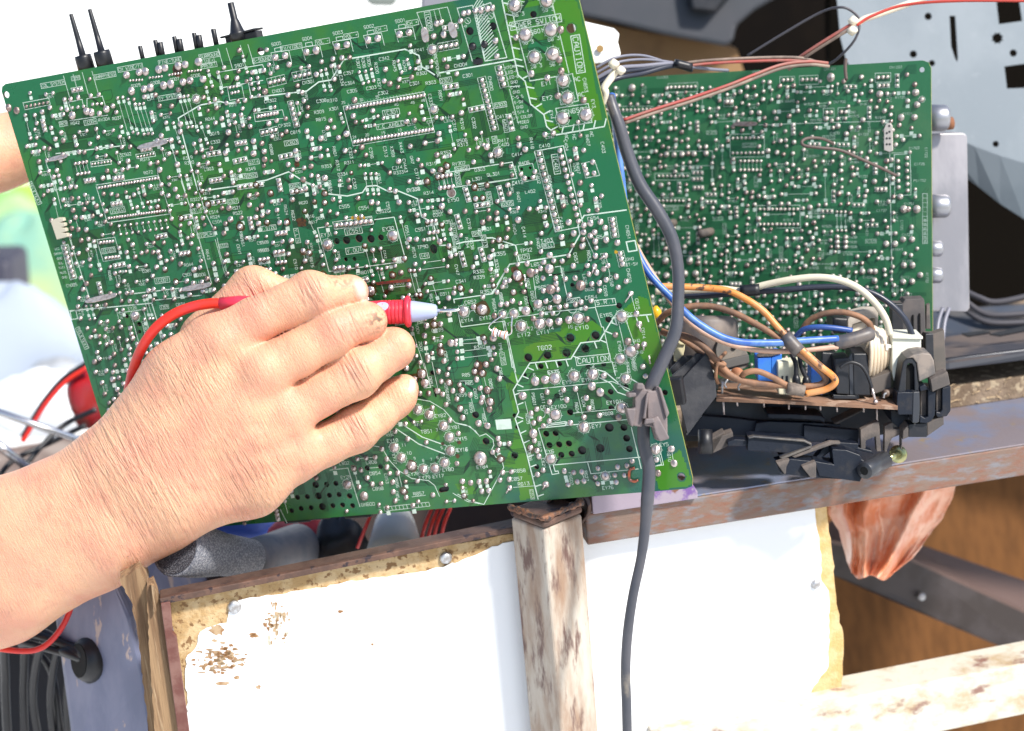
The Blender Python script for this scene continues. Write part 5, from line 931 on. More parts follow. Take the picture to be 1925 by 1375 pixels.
# material zones by position: fingernails
NAILS = [(678, 549, 108, 17, 0.25), (773, 722, 44, 12, 0.7)]
verts = [tuple(v) for v in Vw] + [tuple(v) for v in other.v]; faces = Fh.tolist() + [[i + nv for i in f] for f in other.f]
cen = Vp[Fh].mean(1); midx = np.zeros(len(faces), np.int32)
ctr = np.mean(np.array(verts), 0); me = bpy.data.meshes.new('person'); me.from_pydata([tuple(np.array(v) - ctr) for v in verts], [], faces)
# hand coordinates for the skin creases: s along the arm, t across
hx = np.concatenate([Vp, np.zeros((len(other.v), 3)) + np.array([-500, -500, 0])])
ax_ = np.array([0.885, -0.465]); s_c = hx[:, :2] @ ax_; t_c = hx[:, 0] * 0.465 + hx[:, 1] * 0.885
def gau(cx, cy, rx, ry, ang):
    c, s_ = math.cos(ang), math.sin(ang); dx, dy = hx[:, 0] - cx, hx[:, 1] - cy; return np.exp(-(((dx * c + dy * s_) / rx) ** 2 + ((-dx * s_ + dy * c) / ry) ** 2))
crease = np.clip(gau(230, 870, 95, 200, -.48) + .9 * gau(470, 900, 70, 90, -.2) + .8 * gau(350, 700, 80, 60, 0) , 0, 1)
knuck = np.clip(sum(gau(x, y, 22, 36, a) for x, y, a in ((583, 550, -.3), (655, 615, -.4), (668, 700, -.6), (672, 806, -.6), (478, 545, -.4))), 0, 1)
dirt = gau(715, 600, 28, 22, -.5) + .7 * gau(640, 530, 30, 14, .3)
nail = np.maximum(np.exp(-(((hx[:, 0] - 679 - (hx[:, 1] - 546) * .25) / 11) ** 4 + ((hx[:, 1] - 546) / 21) ** 4)) , np.exp(-(((hx[:, 0] - 776) / 7) ** 4 + ((hx[:, 1] - 724) / 15) ** 4))) * (hx[:, 2] > 20)
for nm, arr in (('along', s_c / 100), ('across', t_c / 100), ('crease', crease), ('knuckle', knuck), ('dirt', dirt), ('nail', nail)):
    at = me.attributes.new(nm, 'FLOAT', 'POINT'); at.data.foreach_set('value', arr.astype(np.float32))
me.polygons.foreach_set('use_smooth', [True] * len(me.polygons)); me.update()
person = bpy.data.objects.new('person', me); C.objects.link(person); person.location = Vector(ctr)
tag(person, 'bare right forearm and hand holding the red probe, other arm behind the large board', 'person')
# skin
m_skin = bpy.data.materials.new('skin'); m_skin.use_nodes = True; nt = m_skin.node_tree; N = nt.nodes; L = nt.links; b = N['Principled BSDF']; me.materials.append(m_skin)
def attr(n):
    a = N.new('ShaderNodeAttribute'); a.attribute_name = n; return a.outputs['Fac']
def mth(op, a, b_=None, c=None):
    m_ = N.new('ShaderNodeMath'); m_.operation = op
    for i, q in enumerate((a, b_, c)):
        if q is None: continue
        if isinstance(q, (int, float)): m_.inputs[i].default_value = q
        else: L.new(q, m_.inputs[i])
    return m_.outputs[0]
tc = N.new('ShaderNodeTexCoord')
def nz(sc_, det=4, src=None, dist=0):
    n = N.new('ShaderNodeTexNoise'); n.inputs['Scale'].default_value = sc_; n.inputs['Detail'].default_value = det; n.inputs['Distortion'].default_value = dist; L.new(src or tc.outputs['Object'], n.inputs['Vector']); return n.outputs['Fac']
def mixc(f, a, c):
    m_ = N.new('ShaderNodeMix'); m_.data_type = 'RGBA'
    L.new(f, m_.inputs[0]) if not isinstance(f, float) else None
    for i, q in ((6, a), (7, c)):
        if isinstance(q, tuple): m_.inputs[i].default_value = (*q, 1)
        else: L.new(q, m_.inputs[i])
    return m_.outputs[2]
def rmp(f, a, c, lo=0, hi=1):
    r = N.new('ShaderNodeMapRange'); r.inputs[1].default_value = a; r.inputs[2].default_value = c; r.inputs[3].default_value = lo; r.inputs[4].default_value = hi; r.interpolation_type = 'SMOOTHSTEP'; L.new(f, r.inputs[0]); return r.outputs[0]
cmb_ = N.new('ShaderNodeCombineXYZ'); L.new(mth('MULTIPLY', attr('along'), 7.0), cmb_.inputs[0]); L.new(mth('MULTIPLY', attr('across'), .8), cmb_.inputs[1])
lines = rmp(mth('ABSOLUTE', mth('SUBTRACT', nz(1.0, 3, cmb_.outputs[0], .25), .5)), .0, .11)
cmb2 = N.new('ShaderNodeCombineXYZ'); L.new(mth('MULTIPLY', attr('along'), 20.0), cmb2.inputs[0]); L.new(mth('MULTIPLY', attr('across'), 2.6), cmb2.inputs[1])
lines2 = rmp(mth('ABSOLUTE', mth('SUBTRACT', nz(.8, 3, cmb2.outputs[0], .3), .5)), .0, .12)
vor = N.new('ShaderNodeTexVoronoi'); vor.inputs['Scale'].default_value = 900; L.new(tc.outputs['Object'], vor.inputs['Vector'])
col = mixc(rmp(nz(38, 5), .35, .68), (0.72, 0.405, 0.25), (0.67, 0.32, 0.21))
col = mixc(rmp(nz(90, 4), .55, .75, 0, .5), col, (0.58, 0.27, 0.18))
col = mixc(mth('MULTIPLY', mth('MAXIMUM', attr('crease'), attr('knuckle')), rmp(lines, .0, .9, .3, 0)), col, (0.42, 0.19, 0.12))
col = mixc(mth('MULTIPLY', attr('knuckle'), .35), col, (0.66, 0.33, 0.25))
col = mixc(rmp(nz(230, 2), .73, .77, 0, .5), col, (0.30, 0.14, 0.09))
col = mixc(mth('MULTIPLY', attr('dirt'), rmp(nz(350, 5), .45, .6, 0, .8)), col, (0.10, 0.08, 0.06))
col = mixc(attr('nail'), col, (0.74, 0.53, 0.44))
L.new(col, b.inputs['Base Color']); b.inputs['Roughness'].default_value = .5
b.inputs['Subsurface Weight'].default_value = .35; b.inputs['Subsurface Radius'].default_value = (1, .35, .18); b.inputs['Subsurface Scale'].default_value = .0025
b.inputs['Specular IOR Level'].default_value = .4
hgt = mth('ADD', mth('MULTIPLY', mth('MULTIPLY', lines, mth('ADD', mth('MAXIMUM', attr('crease'), mth('MULTIPLY', attr('knuckle'), 1.2)), .04)), .29), mth('MULTIPLY', lines2, mth('ADD', mth('MULTIPLY', attr('crease'), .16), .06)))
hgt = mth('ADD', hgt, mth('MULTIPLY', vor.outputs['Distance'], .10)); hgt = mth('ADD', hgt, mth('MULTIPLY', nz(60, 4), .5)); hgt = mth('MULTIPLY', hgt, mth('SUBTRACT', 1.0, attr('nail')))
bp = N.new('ShaderNodeBump'); bp.inputs['Strength'].default_value = 1.0; bp.inputs['Distance'].default_value = .0018; L.new(hgt, bp.inputs['Height']); L.new(bp.outputs[0], b.inputs['Normal'])
L.new(mth('SUBTRACT', .5, mth('MULTIPLY', attr('nail'), .22)), b.inputs['Roughness'])
# ---------------------------------------------------------------- test probe
def H(x, y, h): return Vector(hmap(np.array([[x, y, h]], float))[0])
tip = H(868, 583, 8); pt = lambda x, y, h: H(x, y, h)
m_red = mat('red_plastic', (.72, .035, .075), .38, col2=(.62, .03, .05), scale=80, bump=.05); m_lil = mat('pale_lilac_plastic', (.36, .41, .60), .4)
m_redc = mat('red_silicone_cable', (.70, .03, .015), .4, col2=(.60, .03, .03), scale=60)
pr0, pr1 = pt(865, 583, 10), pt(700, 589, 62)
rp = thing('test_probe', pr1, 'red multimeter test probe in the hand, pale lilac nose and steel needle on the board', 'test probe')
def along(a, b_, t): return a + (b_ - a) * t
A0 = pt(822, 584.5, 23); A1 = pt(771, 586, 39); A2 = pt(690, 588.5, 64); A3 = pt(560, 578, 98); A4 = pt(450, 569, 150)
mb = MB(); mb.lathe(A0 + (A0 - pr0).normalized() * .004, pr0, [(0, .0011), (.85, .0011), (.97, .0006), (1, .0002)], 14); mb.build('needle', m_steel, rp, True)
mb = MB(); mb.lathe(A1, A0, [(0, .0062), (.1, .0062), (.8, .0042), (.95, .0036), (1, .0026)], 28); mb.build('nose_cone', m_lil, rp, True)
mb = MB(); mb.lathe(along(A1, A2, .14), along(A1, A0, .05), [(0, .0066), (.15, .0082), (.45, .0093), (.75, .0090), (.92, .0078), (1, .0062)], 32); mb.build('finger_guard', m_red, rp, True)
mb = MB(); pf = [(0, .0068)]
for k in range(6): t = .06 + .095 * k; pf += [(t, .0070), (t + .02, .0070), (t + .026, .0065), (t + .036, .0065), (t + .042, .0070)]
pf += [(1, .0066)]; mb.lathe(along(A1, A2, .08), A2, pf, 32); mb.tube([A2, A3], [.0064, .0050], 24); bevel(mb.build('handle', m_red, rp, True), .0001)
mb = MB(); mb.tube([A3, A4, pt(414, 571, 158)], [.0048, .0040, .0036], 20); mb.build('strain_relief', m_red, rp, True)
cab = crom([pt(*q) for q in ((418, 571, 158), (395, 571, 165), (362, 577, 178), (325, 592, 195), (292, 618, 205), (268, 652, 200), (252, 690, 178), (243, 728, 150), (236, 770, 120), (232, 830, 90), (225, 900, 60))], 8)
mb = MB(); mb.tube(cab, .0030, 14); mb.build('cable', m_redc, rp, True)
# small maker's mark on the handle
ctr_ = along(A1, A2, .60); ndir = (CAMP - ctr_).normalized(); axd = (A2 - A1).normalized(); upd = ndir.cross(axd).normalized(); upd = upd if upd.z > 0 else -upd
mb = MB(); q0 = []
rad_ = .0071
def onh(t, a):       # point on the handle surface at angle a round its axis
    side = axd.cross(ndir).normalized(); side = side if side.z > 0 else -side; nd = side.cross(axd); nd = nd if nd.dot(ndir) > 0 else -nd
    return along(A1, A2, t) + (nd * math.cos(a) + side * math.sin(a)) * rad_
n_ = 20; vs = [onh(.62, .55)] + [onh(.62 + .15 * math.cos(2 * math.pi * k / n_), .55 + .42 * math.sin(2 * math.pi * k / n_)) for k in range(n_)]
mb.add(vs, [(0, 1 + k, 1 + (k + 1) % n_) for k in range(n_)]); mb.build('round_mark', m_lil, rp, True)
# ================================================================ workbench, its steel frame and panels
YAW = math.radians(10); FN = Vector((math.sin(YAW), -math.cos(YAW), 0)); FD = Vector((math.cos(YAW), math.sin(YAW), 0)); FO = P(1100, 1000, .962)
def fp(v, pts, off=0.0): return [hit(*V(v, *q), FO - FN * off, FN) for q in pts]
def panel(name, v, pts, off, t, m, parent=None, bev=0.0, **k):
    fr = fp(v, pts, off); mb = MB(); mb.prism(fr, [q - FN * t for q in fr]); o = mb.build(name, m, parent, **k)
    if bev: bevel(o, bev)
    return o
ZT = fp('X', [(1500, 902)])[0].z
def hz(x, y, z): return hit(x, y, Vector((0, 0, z)), Vector((0, 0, 1)))
# ground and far wall
g = MB(); g.add([(-14, -4, 0), (14, -4, 0), (14, 24, 0), (-14, 24, 0)], [(0, 1, 2, 3)]); g.build('ground', m_ground, kind='structure')
# steel beam: front face 30 mm, top face 45 mm deep, hollow tube
tl, tr = fp('X', [(1040, 976), (2150, 770)]); bl, br_ = fp('X', [(1040, 1040), (2150, 860)])
down = Vector((0, 0, -1)); hgt_ = (fp('X', [(1500, 902)])[0] - fp('X', [(1500, 963)])[0]).z
e0 = FO + FD * (tl - FO).dot(FD); e0.z = ZT; L_ = 0.42
e0 = fp('X', [(1100, 966)])[0]; e0.z = ZT
beam = thing('steel_beam', e0, 'rusty square steel beam running along the bench front under the black plastic holder', 'steel beam')
mb = MB(); mb.box(e0 + down * hgt_, FD * L_, -FN * .078, -down * (hgt_ - .0008)); bevel(mb.build('web', m_rust, beam), .0012)
mb = MB(); mb.box(e0 + Vector((0, 0, -.0008)) + FD * .0, FD * L_, -FN * .080, Vector((0, 0, .0012))); bevel(mb.build('top_face', m_heat, beam), .0004)
# purple scorched tube end beside the post
a = hz(1118, 948, ZT + .012); mb = MB(); q = [hit(*p, FO + FN * .004, FN) for p in ((1112, 932), (1300, 906), (1312, 925), (1312, 938), (1115, 968))]
mb.prism(q, [p - FN * .02 for p in q]); o = mb.build('scorched_plate', m_purple, beam); bevel(o, .0008)
a, c = P(1026, 962, .952), P(1108, 952, .952); mid = (a + c) / 2; ax = (R3 @ Vector((.35, .25, -1))).normalized(); mb = MB()
n_ = 22; ro, ri = .0135, .0118; sidev = (c - a).normalized(); upv = sidev.cross(ax).normalized(); vs = []
for rr, t in ((ro, 0), (ri, 0), (ri, .05), (ro, .05)):
    vs += [mid + ax * t + (sidev * math.cos(2 * math.pi * k / n_) + upv * math.sin(2 * math.pi * k / n_) * .9) * rr for k in range(n_)]
mb.add(vs, [(i * n_ + k, i * n_ + (k + 1) % n_, ((i + 1) % 4) * n_ + (k + 1) % n_, ((i + 1) % 4) * n_ + k) for i in range(4) for k in range(n_)]); mb.build('open_tube_end', m_rustdark, beam, True)
# post: square tube set at an angle
YP = math.radians(39); ca = P(1022, 985, .925); dr = Vector((math.cos(YP), math.sin(YP), 0)); dl = Vector((-math.sin(YP), math.cos(YP), 0)); wv = .0305
PH = .75
mb = MB(); mb.box(ca + down * PH, dr * wv, dl * wv, -down * (PH - .004)); post = mb.build('steel_post', m_post, label='square steel post with flaking white paint and rust between the two white panels', cat='steel post'); bevel(post, .002, 3)
mb = MB(); mb.box(ca + Vector((0, 0, -.0035)) - dr * .0004 - dl * .0004, dr * (wv + .0008), dl * (wv + .0008), Vector((0, 0, .005))); o = mb.build('weld_collar', m_rustdark, post); bevel(o, .002, 2)
mb = MB(); pts = []
for k in range(26):
    t = k / 25; p = ca + (dr * wv * (1 - t * 2) if t < .5 else dl * wv * (t * 2 - 1)) + Vector((0, 0, .003 + random.uniform(-.001, .001))); pts.append(p)
mb.tube(pts, [.0018 + random.uniform(-.0005, .0008) for _ in pts], 8); mb.build('weld_bead', mat('weld_slag', (.06, .05, .05), .5, .5, col2=(.25, .12, .07), scale=300, bump=1, bscale=500), post, True)
# left box: chipboard panel, torn white laminate
pl = thing('panel', fp('X', [(650, 1200)])[0], 'white laminated chipboard panel with a torn top edge and brown scuffs, left of the post', 'panel')
panel('chipboard_core', 'X', jag([(318, 1128), (640, 1062), (1010, 996), (1060, 1420), (358, 1440)], 1.2, 14), .012, .012, m_tan, pl)
whl = [(354, 1420), (349, 1240), (352, 1233), (368, 1218), (376, 1189), (400, 1178), (426, 1172), (430, 1150), (437, 1136), (470, 1124), (520, 1119), (585, 1108), (640, 1098), (700, 1087), (760, 1080), (800, 1075), (850, 1061), (895, 1044), (925, 1028), (965, 1018), (1010, 1010), (1060, 1420)]
panel('white_laminate', 'X', jag(whl, 2.2, 9), .0113, .0006, m_whiteworn, pl)
# brown scuffs: torn-through patches of the laminate
mb = MB()
def scuff(mbx, x, y, rx, ry, n=18, off=.0111, th=0.0):
    base = []
    for k in range(n):
        a = 2 * math.pi * k / n; r = random.uniform(.55, 1.15); X = x + rx * r * math.cos(a); Y = y + ry * r * math.sin(a); base.append((X, Y))
    vs = fp('X', base, off); mbx.add(vs, [list(range(n))])
for _ in range(110):
    x = random.gauss(415, 24); y = 1240 + random.gauss(0, 13) - (x - 420) * .1; scuff(mb, x, y, random.uniform(1, 9), random.uniform(1, 4), 9)
for _ in range(60): scuff(mb, random.gauss(520, 12), random.gauss(1175, 20), random.uniform(1, 4.5), random.uniform(1, 6), 8)
for x, y, rx, ry in ((410, 1185, 17, 12), (478, 1196, 9, 4), (420, 1285, 14, 4), (485, 1292, 6, 4), (640, 1150, 6, 3), (474, 1192, 8, 3), (700, 1212, 3, 3)): scuff(mb, x, y, rx, ry)
mb.build('scuff', mat('brown_scuff', (.26, .13, .05), .8, col2=(.42, .30, .18), scale=160), pl)
mk_ = MB()
for _ in range(16):
    x = random.uniform(480, 960); y = random.uniform(1130, 1370); L2_ = random.uniform(2, 16); a_ = random.uniform(-.6, .6); q_ = [(x, y), (x + L2_ * math.cos(a_), y + L2_ * math.sin(a_)), (x + L2_ * math.cos(a_), y + L2_ * math.sin(a_) + .9), (x, y + .7)]
    if y > 1100 - (x - 480) * .1 + 40: mk_.add(fp('X', q_, .0111), [(0, 1, 2, 3)])
mk_.build('scratch', mat('grey_scratch', (.42, .41, .38), .8), pl)
# light stains
mb = MB(); scuff(mb, 520, 1178, 24, 38, 26, .01125); mb.build('glue_stain', mat('glue_stain', (.42, .39, .30), .6, col2=(.80, .80, .78), scale=220, lo=.40, hi=.52), pl)
def screw(x, y, off, r=11, parent=None):
    c = fp('X', [(x, y)], off)[0]; r_ = r * .962 / FP; mb = MB(); mb.lathe(c + FN * 0, c + FN * .0022, [(0, r_), (.35, r_ * .98), (.9, r_ * .72), (1, r_ * .5)], 20); o = mb.build('screw', m_steel_dull, parent, True)
    mb = MB(); mb.lathe(c + FN * .0018, c + FN * .0026, [(0, r_ * .36), (1, r_ * .3)], 10); mb.build('drive_recess', m_black, o); return o
m_steel_dull = mat('galvanised_screw', (.55, .56, .58), .4, .7, col2=(.35, .33, .32), scale=400)
screw(441, 1141, .0113, 13, pl); screw(838, 1049, .0113, 12, pl)
o = panel('torn_paper_patch', 'X', [(818, 1075), (850, 1058), (868, 1062), (860, 1095), (832, 1110), (816, 1100)], .0109, .0003, mat('grey_paper', (.62, .62, .58), .8, col2=(.5, .5, .46), scale=200), pl)
# steel angle along the top of the left box and down its left side
rim = thing('steel_angle', fp('X', [(640, 1050)])[0], 'thin rust-brown steel angle edging the left box, along its top and left side', 'steel angle')
front_top = fp('X', [(302, 1130), (960, 1000)], .004); ft0, ft1 = front_top
mb = MB(); q = fp('X', [(300, 1126), (640, 1058), (1000, 984), (1000, 994), (640, 1069), (303, 1138)], .004); mb.prism(q, [p - FN * .004 for p in q]); bevel(mb.build('front_lip', m_rustdark, rim), .0006)
zt = ft0.z; q = [hz(300, 1127, zt), hz(640, 1057, ft1.z + (ft0.z - ft1.z) * .5), hz(1000, 984, fp('X', [(1000, 984)], .004)[0].z)]
q0 = fp('X', [(300, 1126), (640, 1058), (1000, 984)], .0045); bk = [p - FN * .012 + Vector((0, 0, .0005)) for p in q0]
mb = MB(); mb.prism(q0 + bk[::-1], [p + Vector((0, 0, -.003)) for p in q0 + bk[::-1]]); bevel(mb.build('top_flange', mat('brown_steel_flange', (.10, .062, .048), .55, .15, col2=(.06, .036, .03), scale=50, bump=.4, bscale=300), rim), .0006)
mb = MB(); q = fp('X', [(302, 1135), (320, 1132), (325, 1190), (332, 1198), (362, 1420), (340, 1420)], .003); mb.prism(q, [p - FN * .004 for p in q]); bevel(mb.build('side_flange', mat('red_brown_primer', (.13, .045, .035), .5, .1, col2=(.2, .1, .08), scale=70, bump=.3), rim), .0005)
# splintered wood corner
wd = thing('wooden_corner_post', fp('X', [(280, 1200)], .02)[0], 'splintered weathered wooden corner post left of the left white panel', 'wooden post')
panel('front_plank', 'X', jag([(276, 1104), (288, 1098), (296, 1118), (302, 1140), (312, 1200), (322, 1260), (345, 1440), (296, 1440), (282, 1240), (278, 1170)], 1.6, 10), .008, .012, m_wood, wd)
panel('side_plank', 'X', jag([(225, 1090), (262, 1068), (276, 1104), (282, 1180), (292, 1280), (306, 1440), (288, 1440), (270, 1290), (258, 1190), (246, 1130)], 2.0, 9), .018, .03, m_wood, wd)
panel('splinter', 'X', [(284, 1100), (290, 1103), (293, 1150), (289, 1152)], .004, .003, m_wood, wd)
0 and panel('top_block', 'X', jag([(232, 1088), (262, 1066), (312, 1058), (350, 1066), (300, 1120)], 1, 10), .03, .06, m_wood, wd)
# flaking blue sheet-metal body at the left, with a grommet and black leads
bl_ = thing('metal_cabinet', P(200, 1250, 1.02), 'blue painted metal cabinet with flaking paint, left of the wooden corner post', 'cabinet')
fr = [P(*q) for q in ((95, 1110, 1.04), (215, 1088, 1.0), (250, 1160, 1.0), (275, 1290, 1.0), (295, 1440, 1.0), (140, 1440, 1.04))]; mb = MB(); mb.prism(fr, [p + YW * .3 for p in fr]); bevel(mb.build('side_sheet', m_blueobj, bl_), .004, 3)
c = P(165, 1240, 1.025); nrm = (R3 @ Vector((-.75, 0, .65))).normalized(); mb = MB(); mb.lathe(c - nrm * .012, c + nrm * .006, [(0, .012), (.3, .0150), (.7, .0155), (1, .012)], 26); mb.build('cable_grommet', m_black, bl_, True)
mb = MB(); mb.lathe(c + nrm * .006, c + nrm * .0066, [(0, .011), (1, .011)], 20); mb.build('grommet_opening', mat('void_black', (.002, .002, .002), .9), bl_)
# dark sheet added as backdrop behind the cables, in place of shade
mb = MB(); fr = [P(*q) for q in ((-80, 1190, 1.3), (170, 1150, 1.3), (170, 1460, 1.3), (-80, 1460, 1.3))]; mb.prism(fr, [p + YW * .02 for p in fr]); mb.build('dark_backdrop', mat('dark_backdrop', (.008, .008, .012), .8), label='added dark backdrop behind the hanging black leads at lower left', cat='box')
for i, (x0, y0, x1, y1, x2, y2, r) in enumerate(((20, 1195, 10, 1280, 16, 1420, 10), (58, 1190, 45, 1280, 48, 1420, 9), (80, 1215, 62, 1310, 78, 1420, 9), (110, 1215, 95, 1310, 104, 1420, 8), (130, 1240, 125, 1320, 128, 1420, 8), (140, 1250, 160, 1340, 182, 1430, 9), (40, 1215, 95, 1260, 120, 1430, 8))):
    wire('cable', 'X', [(158 + i, 1232 + 2 * i, 1.02), (132 - 3 * i, 1215 + 2 * i, 1.03), (x0, y0 - 4, 1.05), (x1, y1, 1.08), (x2, y2, 1.1)], r, m_black, ('first', 'second', 'third', 'fourth', 'fifth', 'sixth', 'seventh')[i] + ' glossy black cable hanging out of the grommet, in order round its bundle', 'cable', group='black cables out of the grommet')
wire('cable', 'X', [(146, 1080, 1.0), (134, 1140, 1.0), (112, 1186, 1.0), (78, 1218, 1.0), (35, 1224, 1.0), (-40, 1214, 1.0)], 6.5, m_redc, 'red cable curving below the forearm at lower left', 'cable')
# right panel
prr = thing('panel', fp('X', [(1350, 1150)])[0], 'clean white laminated panel with a raw chipboard right edge, right of the post', 'panel')
panel('chipboard_core', 'X', jag([(1040, 1000), (1552, 920), (1558, 1000), (1566, 1052), (1575, 1146), (1586, 1205), (1584, 1258), (1578, 1330), (1560, 1450), (1060, 1450)], 1.8, 11), .012, .012, m_tanbright, prr)
panel('white_laminate', 'X', jag([(1050, 1000), (1530, 940), (1537, 1000), (1544, 1052), (1544, 1092), (1557, 1110), (1559, 1168), (1557, 1254), (1530, 1290), (1522, 1312), (1472, 1330), (1400, 1344), (1280, 1400), (1060, 1450)], 1.6, 9), .0113, .0006, m_white, prr)
screw(1533, 1098, .0113, 10, prr); screw(1537, 1312, .0113, 12, prr)
# lower bar
barl = [(1230, 1386), (2050, 1224), (2050, 1318), (1230, 1490)]
lb = panel('steel_bar', 'X', barl, -.004, .03, m_bar, bev=.0015, label='white steel bar with brown rust stains across the bottom right', cat='steel bar')
# interior under the bench
mb = MB(); fr = [P(*q) for q in ((1380, 780, 1.5), (2200, 720, 1.6), (2250, 1600, 1.6), (1380, 1600, 1.5))]; mb.prism(fr, [p + YW * .02 for p in fr]); mb.build('plywood_board', m_ply, label='brown plywood board inside the bench behind the orange bag', cat='plywood board')
ang = thing('angle_iron', P(1750, 1120, 1.25), 'dark angle iron slanting down to the right inside the bench, below the orange bag', 'angle iron')
q = [P(*p) for p in ((1550, 1020, 1.22), (1700, 1050, 1.24), (1990, 1182, 1.3), (1990, 1262, 1.3), (1700, 1140, 1.24), (1550, 1075, 1.22))]; mb = MB(); mb.prism(q, [p + YW * .004 for p in q]); mb.build('web', mat('grey_steel_angle', (.045, .036, .036), .5, .3, col2=(.03, .022, .02), scale=30), ang)
q = [P(*p) for p in ((1550, 1020, 1.22), (1700, 1050, 1.24), (1990, 1182, 1.3), (1990, 1120, 1.36), (1745, 1035, 1.31), (1560, 985, 1.28))]; mb = MB(); mb.prism(q, [p + Vector((0, 0, .003)) for p in q]); mb.build('flange', mat('brown_grey_steel', (.10, .06, .05), .6), ang)
mb = MB(); c = P(1731, 1121, 1.247); d_ = (R3 @ Vector((0, 0, 1))); mb.lathe(c, c + d_ * .004, [(0, .003), (.8, .003), (1, .002)], 16); mb.build('bolt', m_steel_dull, ang, True)
from mathutils import noise as mnoise
# orange plastic bag hanging from the beam
m_bag = mat('orange_plastic_film', (.80, .26, .12), .3, col2=(.90, .50, .34), scale=34, lo=.42, hi=.6, bump=.6, bscale=70, trans=.12)  # paler noise patches put the film's pink highlights into its colour
ol = [(1545, 925), (1560, 990), (1584, 1010), (1584, 1050), (1602, 1080), (1640, 1086), (1668, 1078), (1700, 1056), (1735, 1010), (1770, 965), (1786, 935), (1786, 880), (1545, 900)]
nx_, ny_ = 110, 90; vs, fs = [], []
def bagx(t):      # left and right silhouette at height t
    L0 = np.interp(t, [0, .15, .45, .6, .75, .9, 1], [1540, 1552, 1560, 1580, 1584, 1590, 1600]); R0 = np.interp(t, [0, .3, .5, .72, .88, 1], [1800, 1790, 1774, 1738, 1712, 1684]); return L0, R0
for j in range(ny_):
    t = j / (ny_ - 1); l, r_ = bagx(t); y = 870 + 214 * t
    for i in range(nx_):
        s_ = i / (nx_ - 1); f = math.sin(math.pi * s_)
        nv_ = lambda a_, b_, z_: abs(mnoise.noise(Vector((s_ * a_ + .6 * t, t * b_, z_))))
        dep = 1.078 - .020 * f + .028 * nv_(3.6, 1.2, 1.3) + .008 * nv_(8, 3.0, 4.7) + .002 * nv_(17, 8, 8.1)
        vs.append(P(l + (r_ - l) * s_ + 3 * math.sin(t * 9), y + (14 * (math.sin(math.pi * s_) ** .5 - .75) + 5 * math.sin(s_ * 11)) * t ** 3, dep))
for j in range(ny_ - 1):
    for i in range(nx_ - 1): fs.append((j * nx_ + i, j * nx_ + i + 1, (j + 1) * nx_ + i + 1, (j + 1) * nx_ + i))
bag = obj('plastic_bag', vs, fs, m_bag, None, True, label='crumpled orange plastic bag hanging under the rusty beam at right', cat='plastic bag'); sm = bag.modifiers.new('thickness', 'SOLIDIFY'); sm.thickness = .0006
# bench top: plywood sheet behind the beam, its torn edge showing at the right
ply = thing('plywood_sheet', P(1850, 720, 1.05), 'rough plywood bench top, its splintered edge showing behind the beam at right', 'bench top')
zp = ZT + .004
c0 = e0 - FN * .080; mb = MB(); mb.box(c0 + Vector((0, 0, .0)), FD * .6, -FN * .17, Vector((0, 0, .016))); bevel(mb.build('sheet', mat('dusty_plywood', (.26, .19, .13), .9, col2=(.16, .11, .07), scale=40, col3=(.42, .33, .22), scale3=160, bump=1, bscale=300), ply), .001)
mb = MB()
for _ in range(60):
    s0 = random.uniform(.20, .40); p = c0 + FD * s0 + Vector((0, 0, random.uniform(.001, .017))) + FN * .0005; d_ = FD * random.uniform(-.004, .008) + FN * random.uniform(.0002, .0012) + Vector((0, 0, random.uniform(-.002, .003))); mb.tube([p, p + d_ * .5 + Vector((0, 0, .0006)), p + d_], [.0004, .0003, .0001], 5)
mb.build('splinters', mat('pale_wood_fibre', (.55, .40, .24), .9), ply, kind='stuff')
# ================================================================ black plastic holder with the power board
VIEWS.update({'p': (1240, 560, 6.25), 'q': (1500, 560, 6.25), 'r': (1280, 740, 6.25), 's': (1540, 720, 6.25), 'k': (1600, 440, 3.819)})
BK = (YW * .85 + FD * .0).normalized()
hold = thing('plastic_holder', P(1560, 880, .96), 'dusty black plastic chassis bracket standing on the beam, carrying the brown power board', 'plastic holder')
def hp(name, v, pts, d, t, m=m_blackdust, bev=.0004, back=None): return slab(name, v, pts, d, t, m, hold, bev, back or YW)
hp('back_rail', 'r', [(70, 500), (250, 262), (620, 288), (900, 325), (1030, 330), (1680, 350), (1875, 362), (1875, 560), (1400, 545), (850, 505), (620, 500)], .975, .004)
hp('grip_lip', 'r', [(1020, 240), (1300, 242), (1640, 262), (1690, 290), (1690, 350), (1640, 318), (1300, 298), (1030, 295)], .965, .014)
hp('panel_face', 'r', [(850, 505), (885, 350), (1030, 330), (1690, 350), (1665, 560), (1300, 530)], .969, .003)
o = None
mb = MB(); a, c = ppx('r', [(285, 425), (290, 705)], .950); mb.lathe(a, c, [(0, .0036), (0, .0042), (1, .0046)], 26); mb.build('screw_boss', m_black, hold, True)
mb = MB(); mb.lathe(a + (a - c).normalized() * .0002, a, [(0, .0022), (1, .0022)], 20); mb.build('boss_hole', mat('void_black', (.002, .002, .002), .9), hold)
hp('web_plate', 'r', [(370, 530), (510, 452), (515, 470), (420, 520), (610, 455), (618, 540), (550, 570), (550, 620), (430, 680), (370, 705)], .957, .008, m_dust)
hp('front_rail', 'r', [(550, 570), (630, 540), (780, 545), (785, 620), (550, 620)], .952, .006)
hp('front_box', 'r', [(790, 520), (850, 505), (1400, 550), (1500, 575), (1538, 600), (1530, 640), (1290, 750), (1180, 770), (1150, 735), (1230, 700), (780, 670)], .950, .010)
for pts in ([(790, 518), (850, 500), (1450, 548), (1540, 590), (1530, 612), (1440, 572), (860, 522), (800, 535)], [(1540, 590), (1540, 640), (1200, 775), (1160, 760), (1520, 615)]): hp('box_rim', 'r', pts, .948, .003, mat('plastic_edge_worn', (.035, .036, .042), .5, col2=(.11, .095, .08), scale=60))
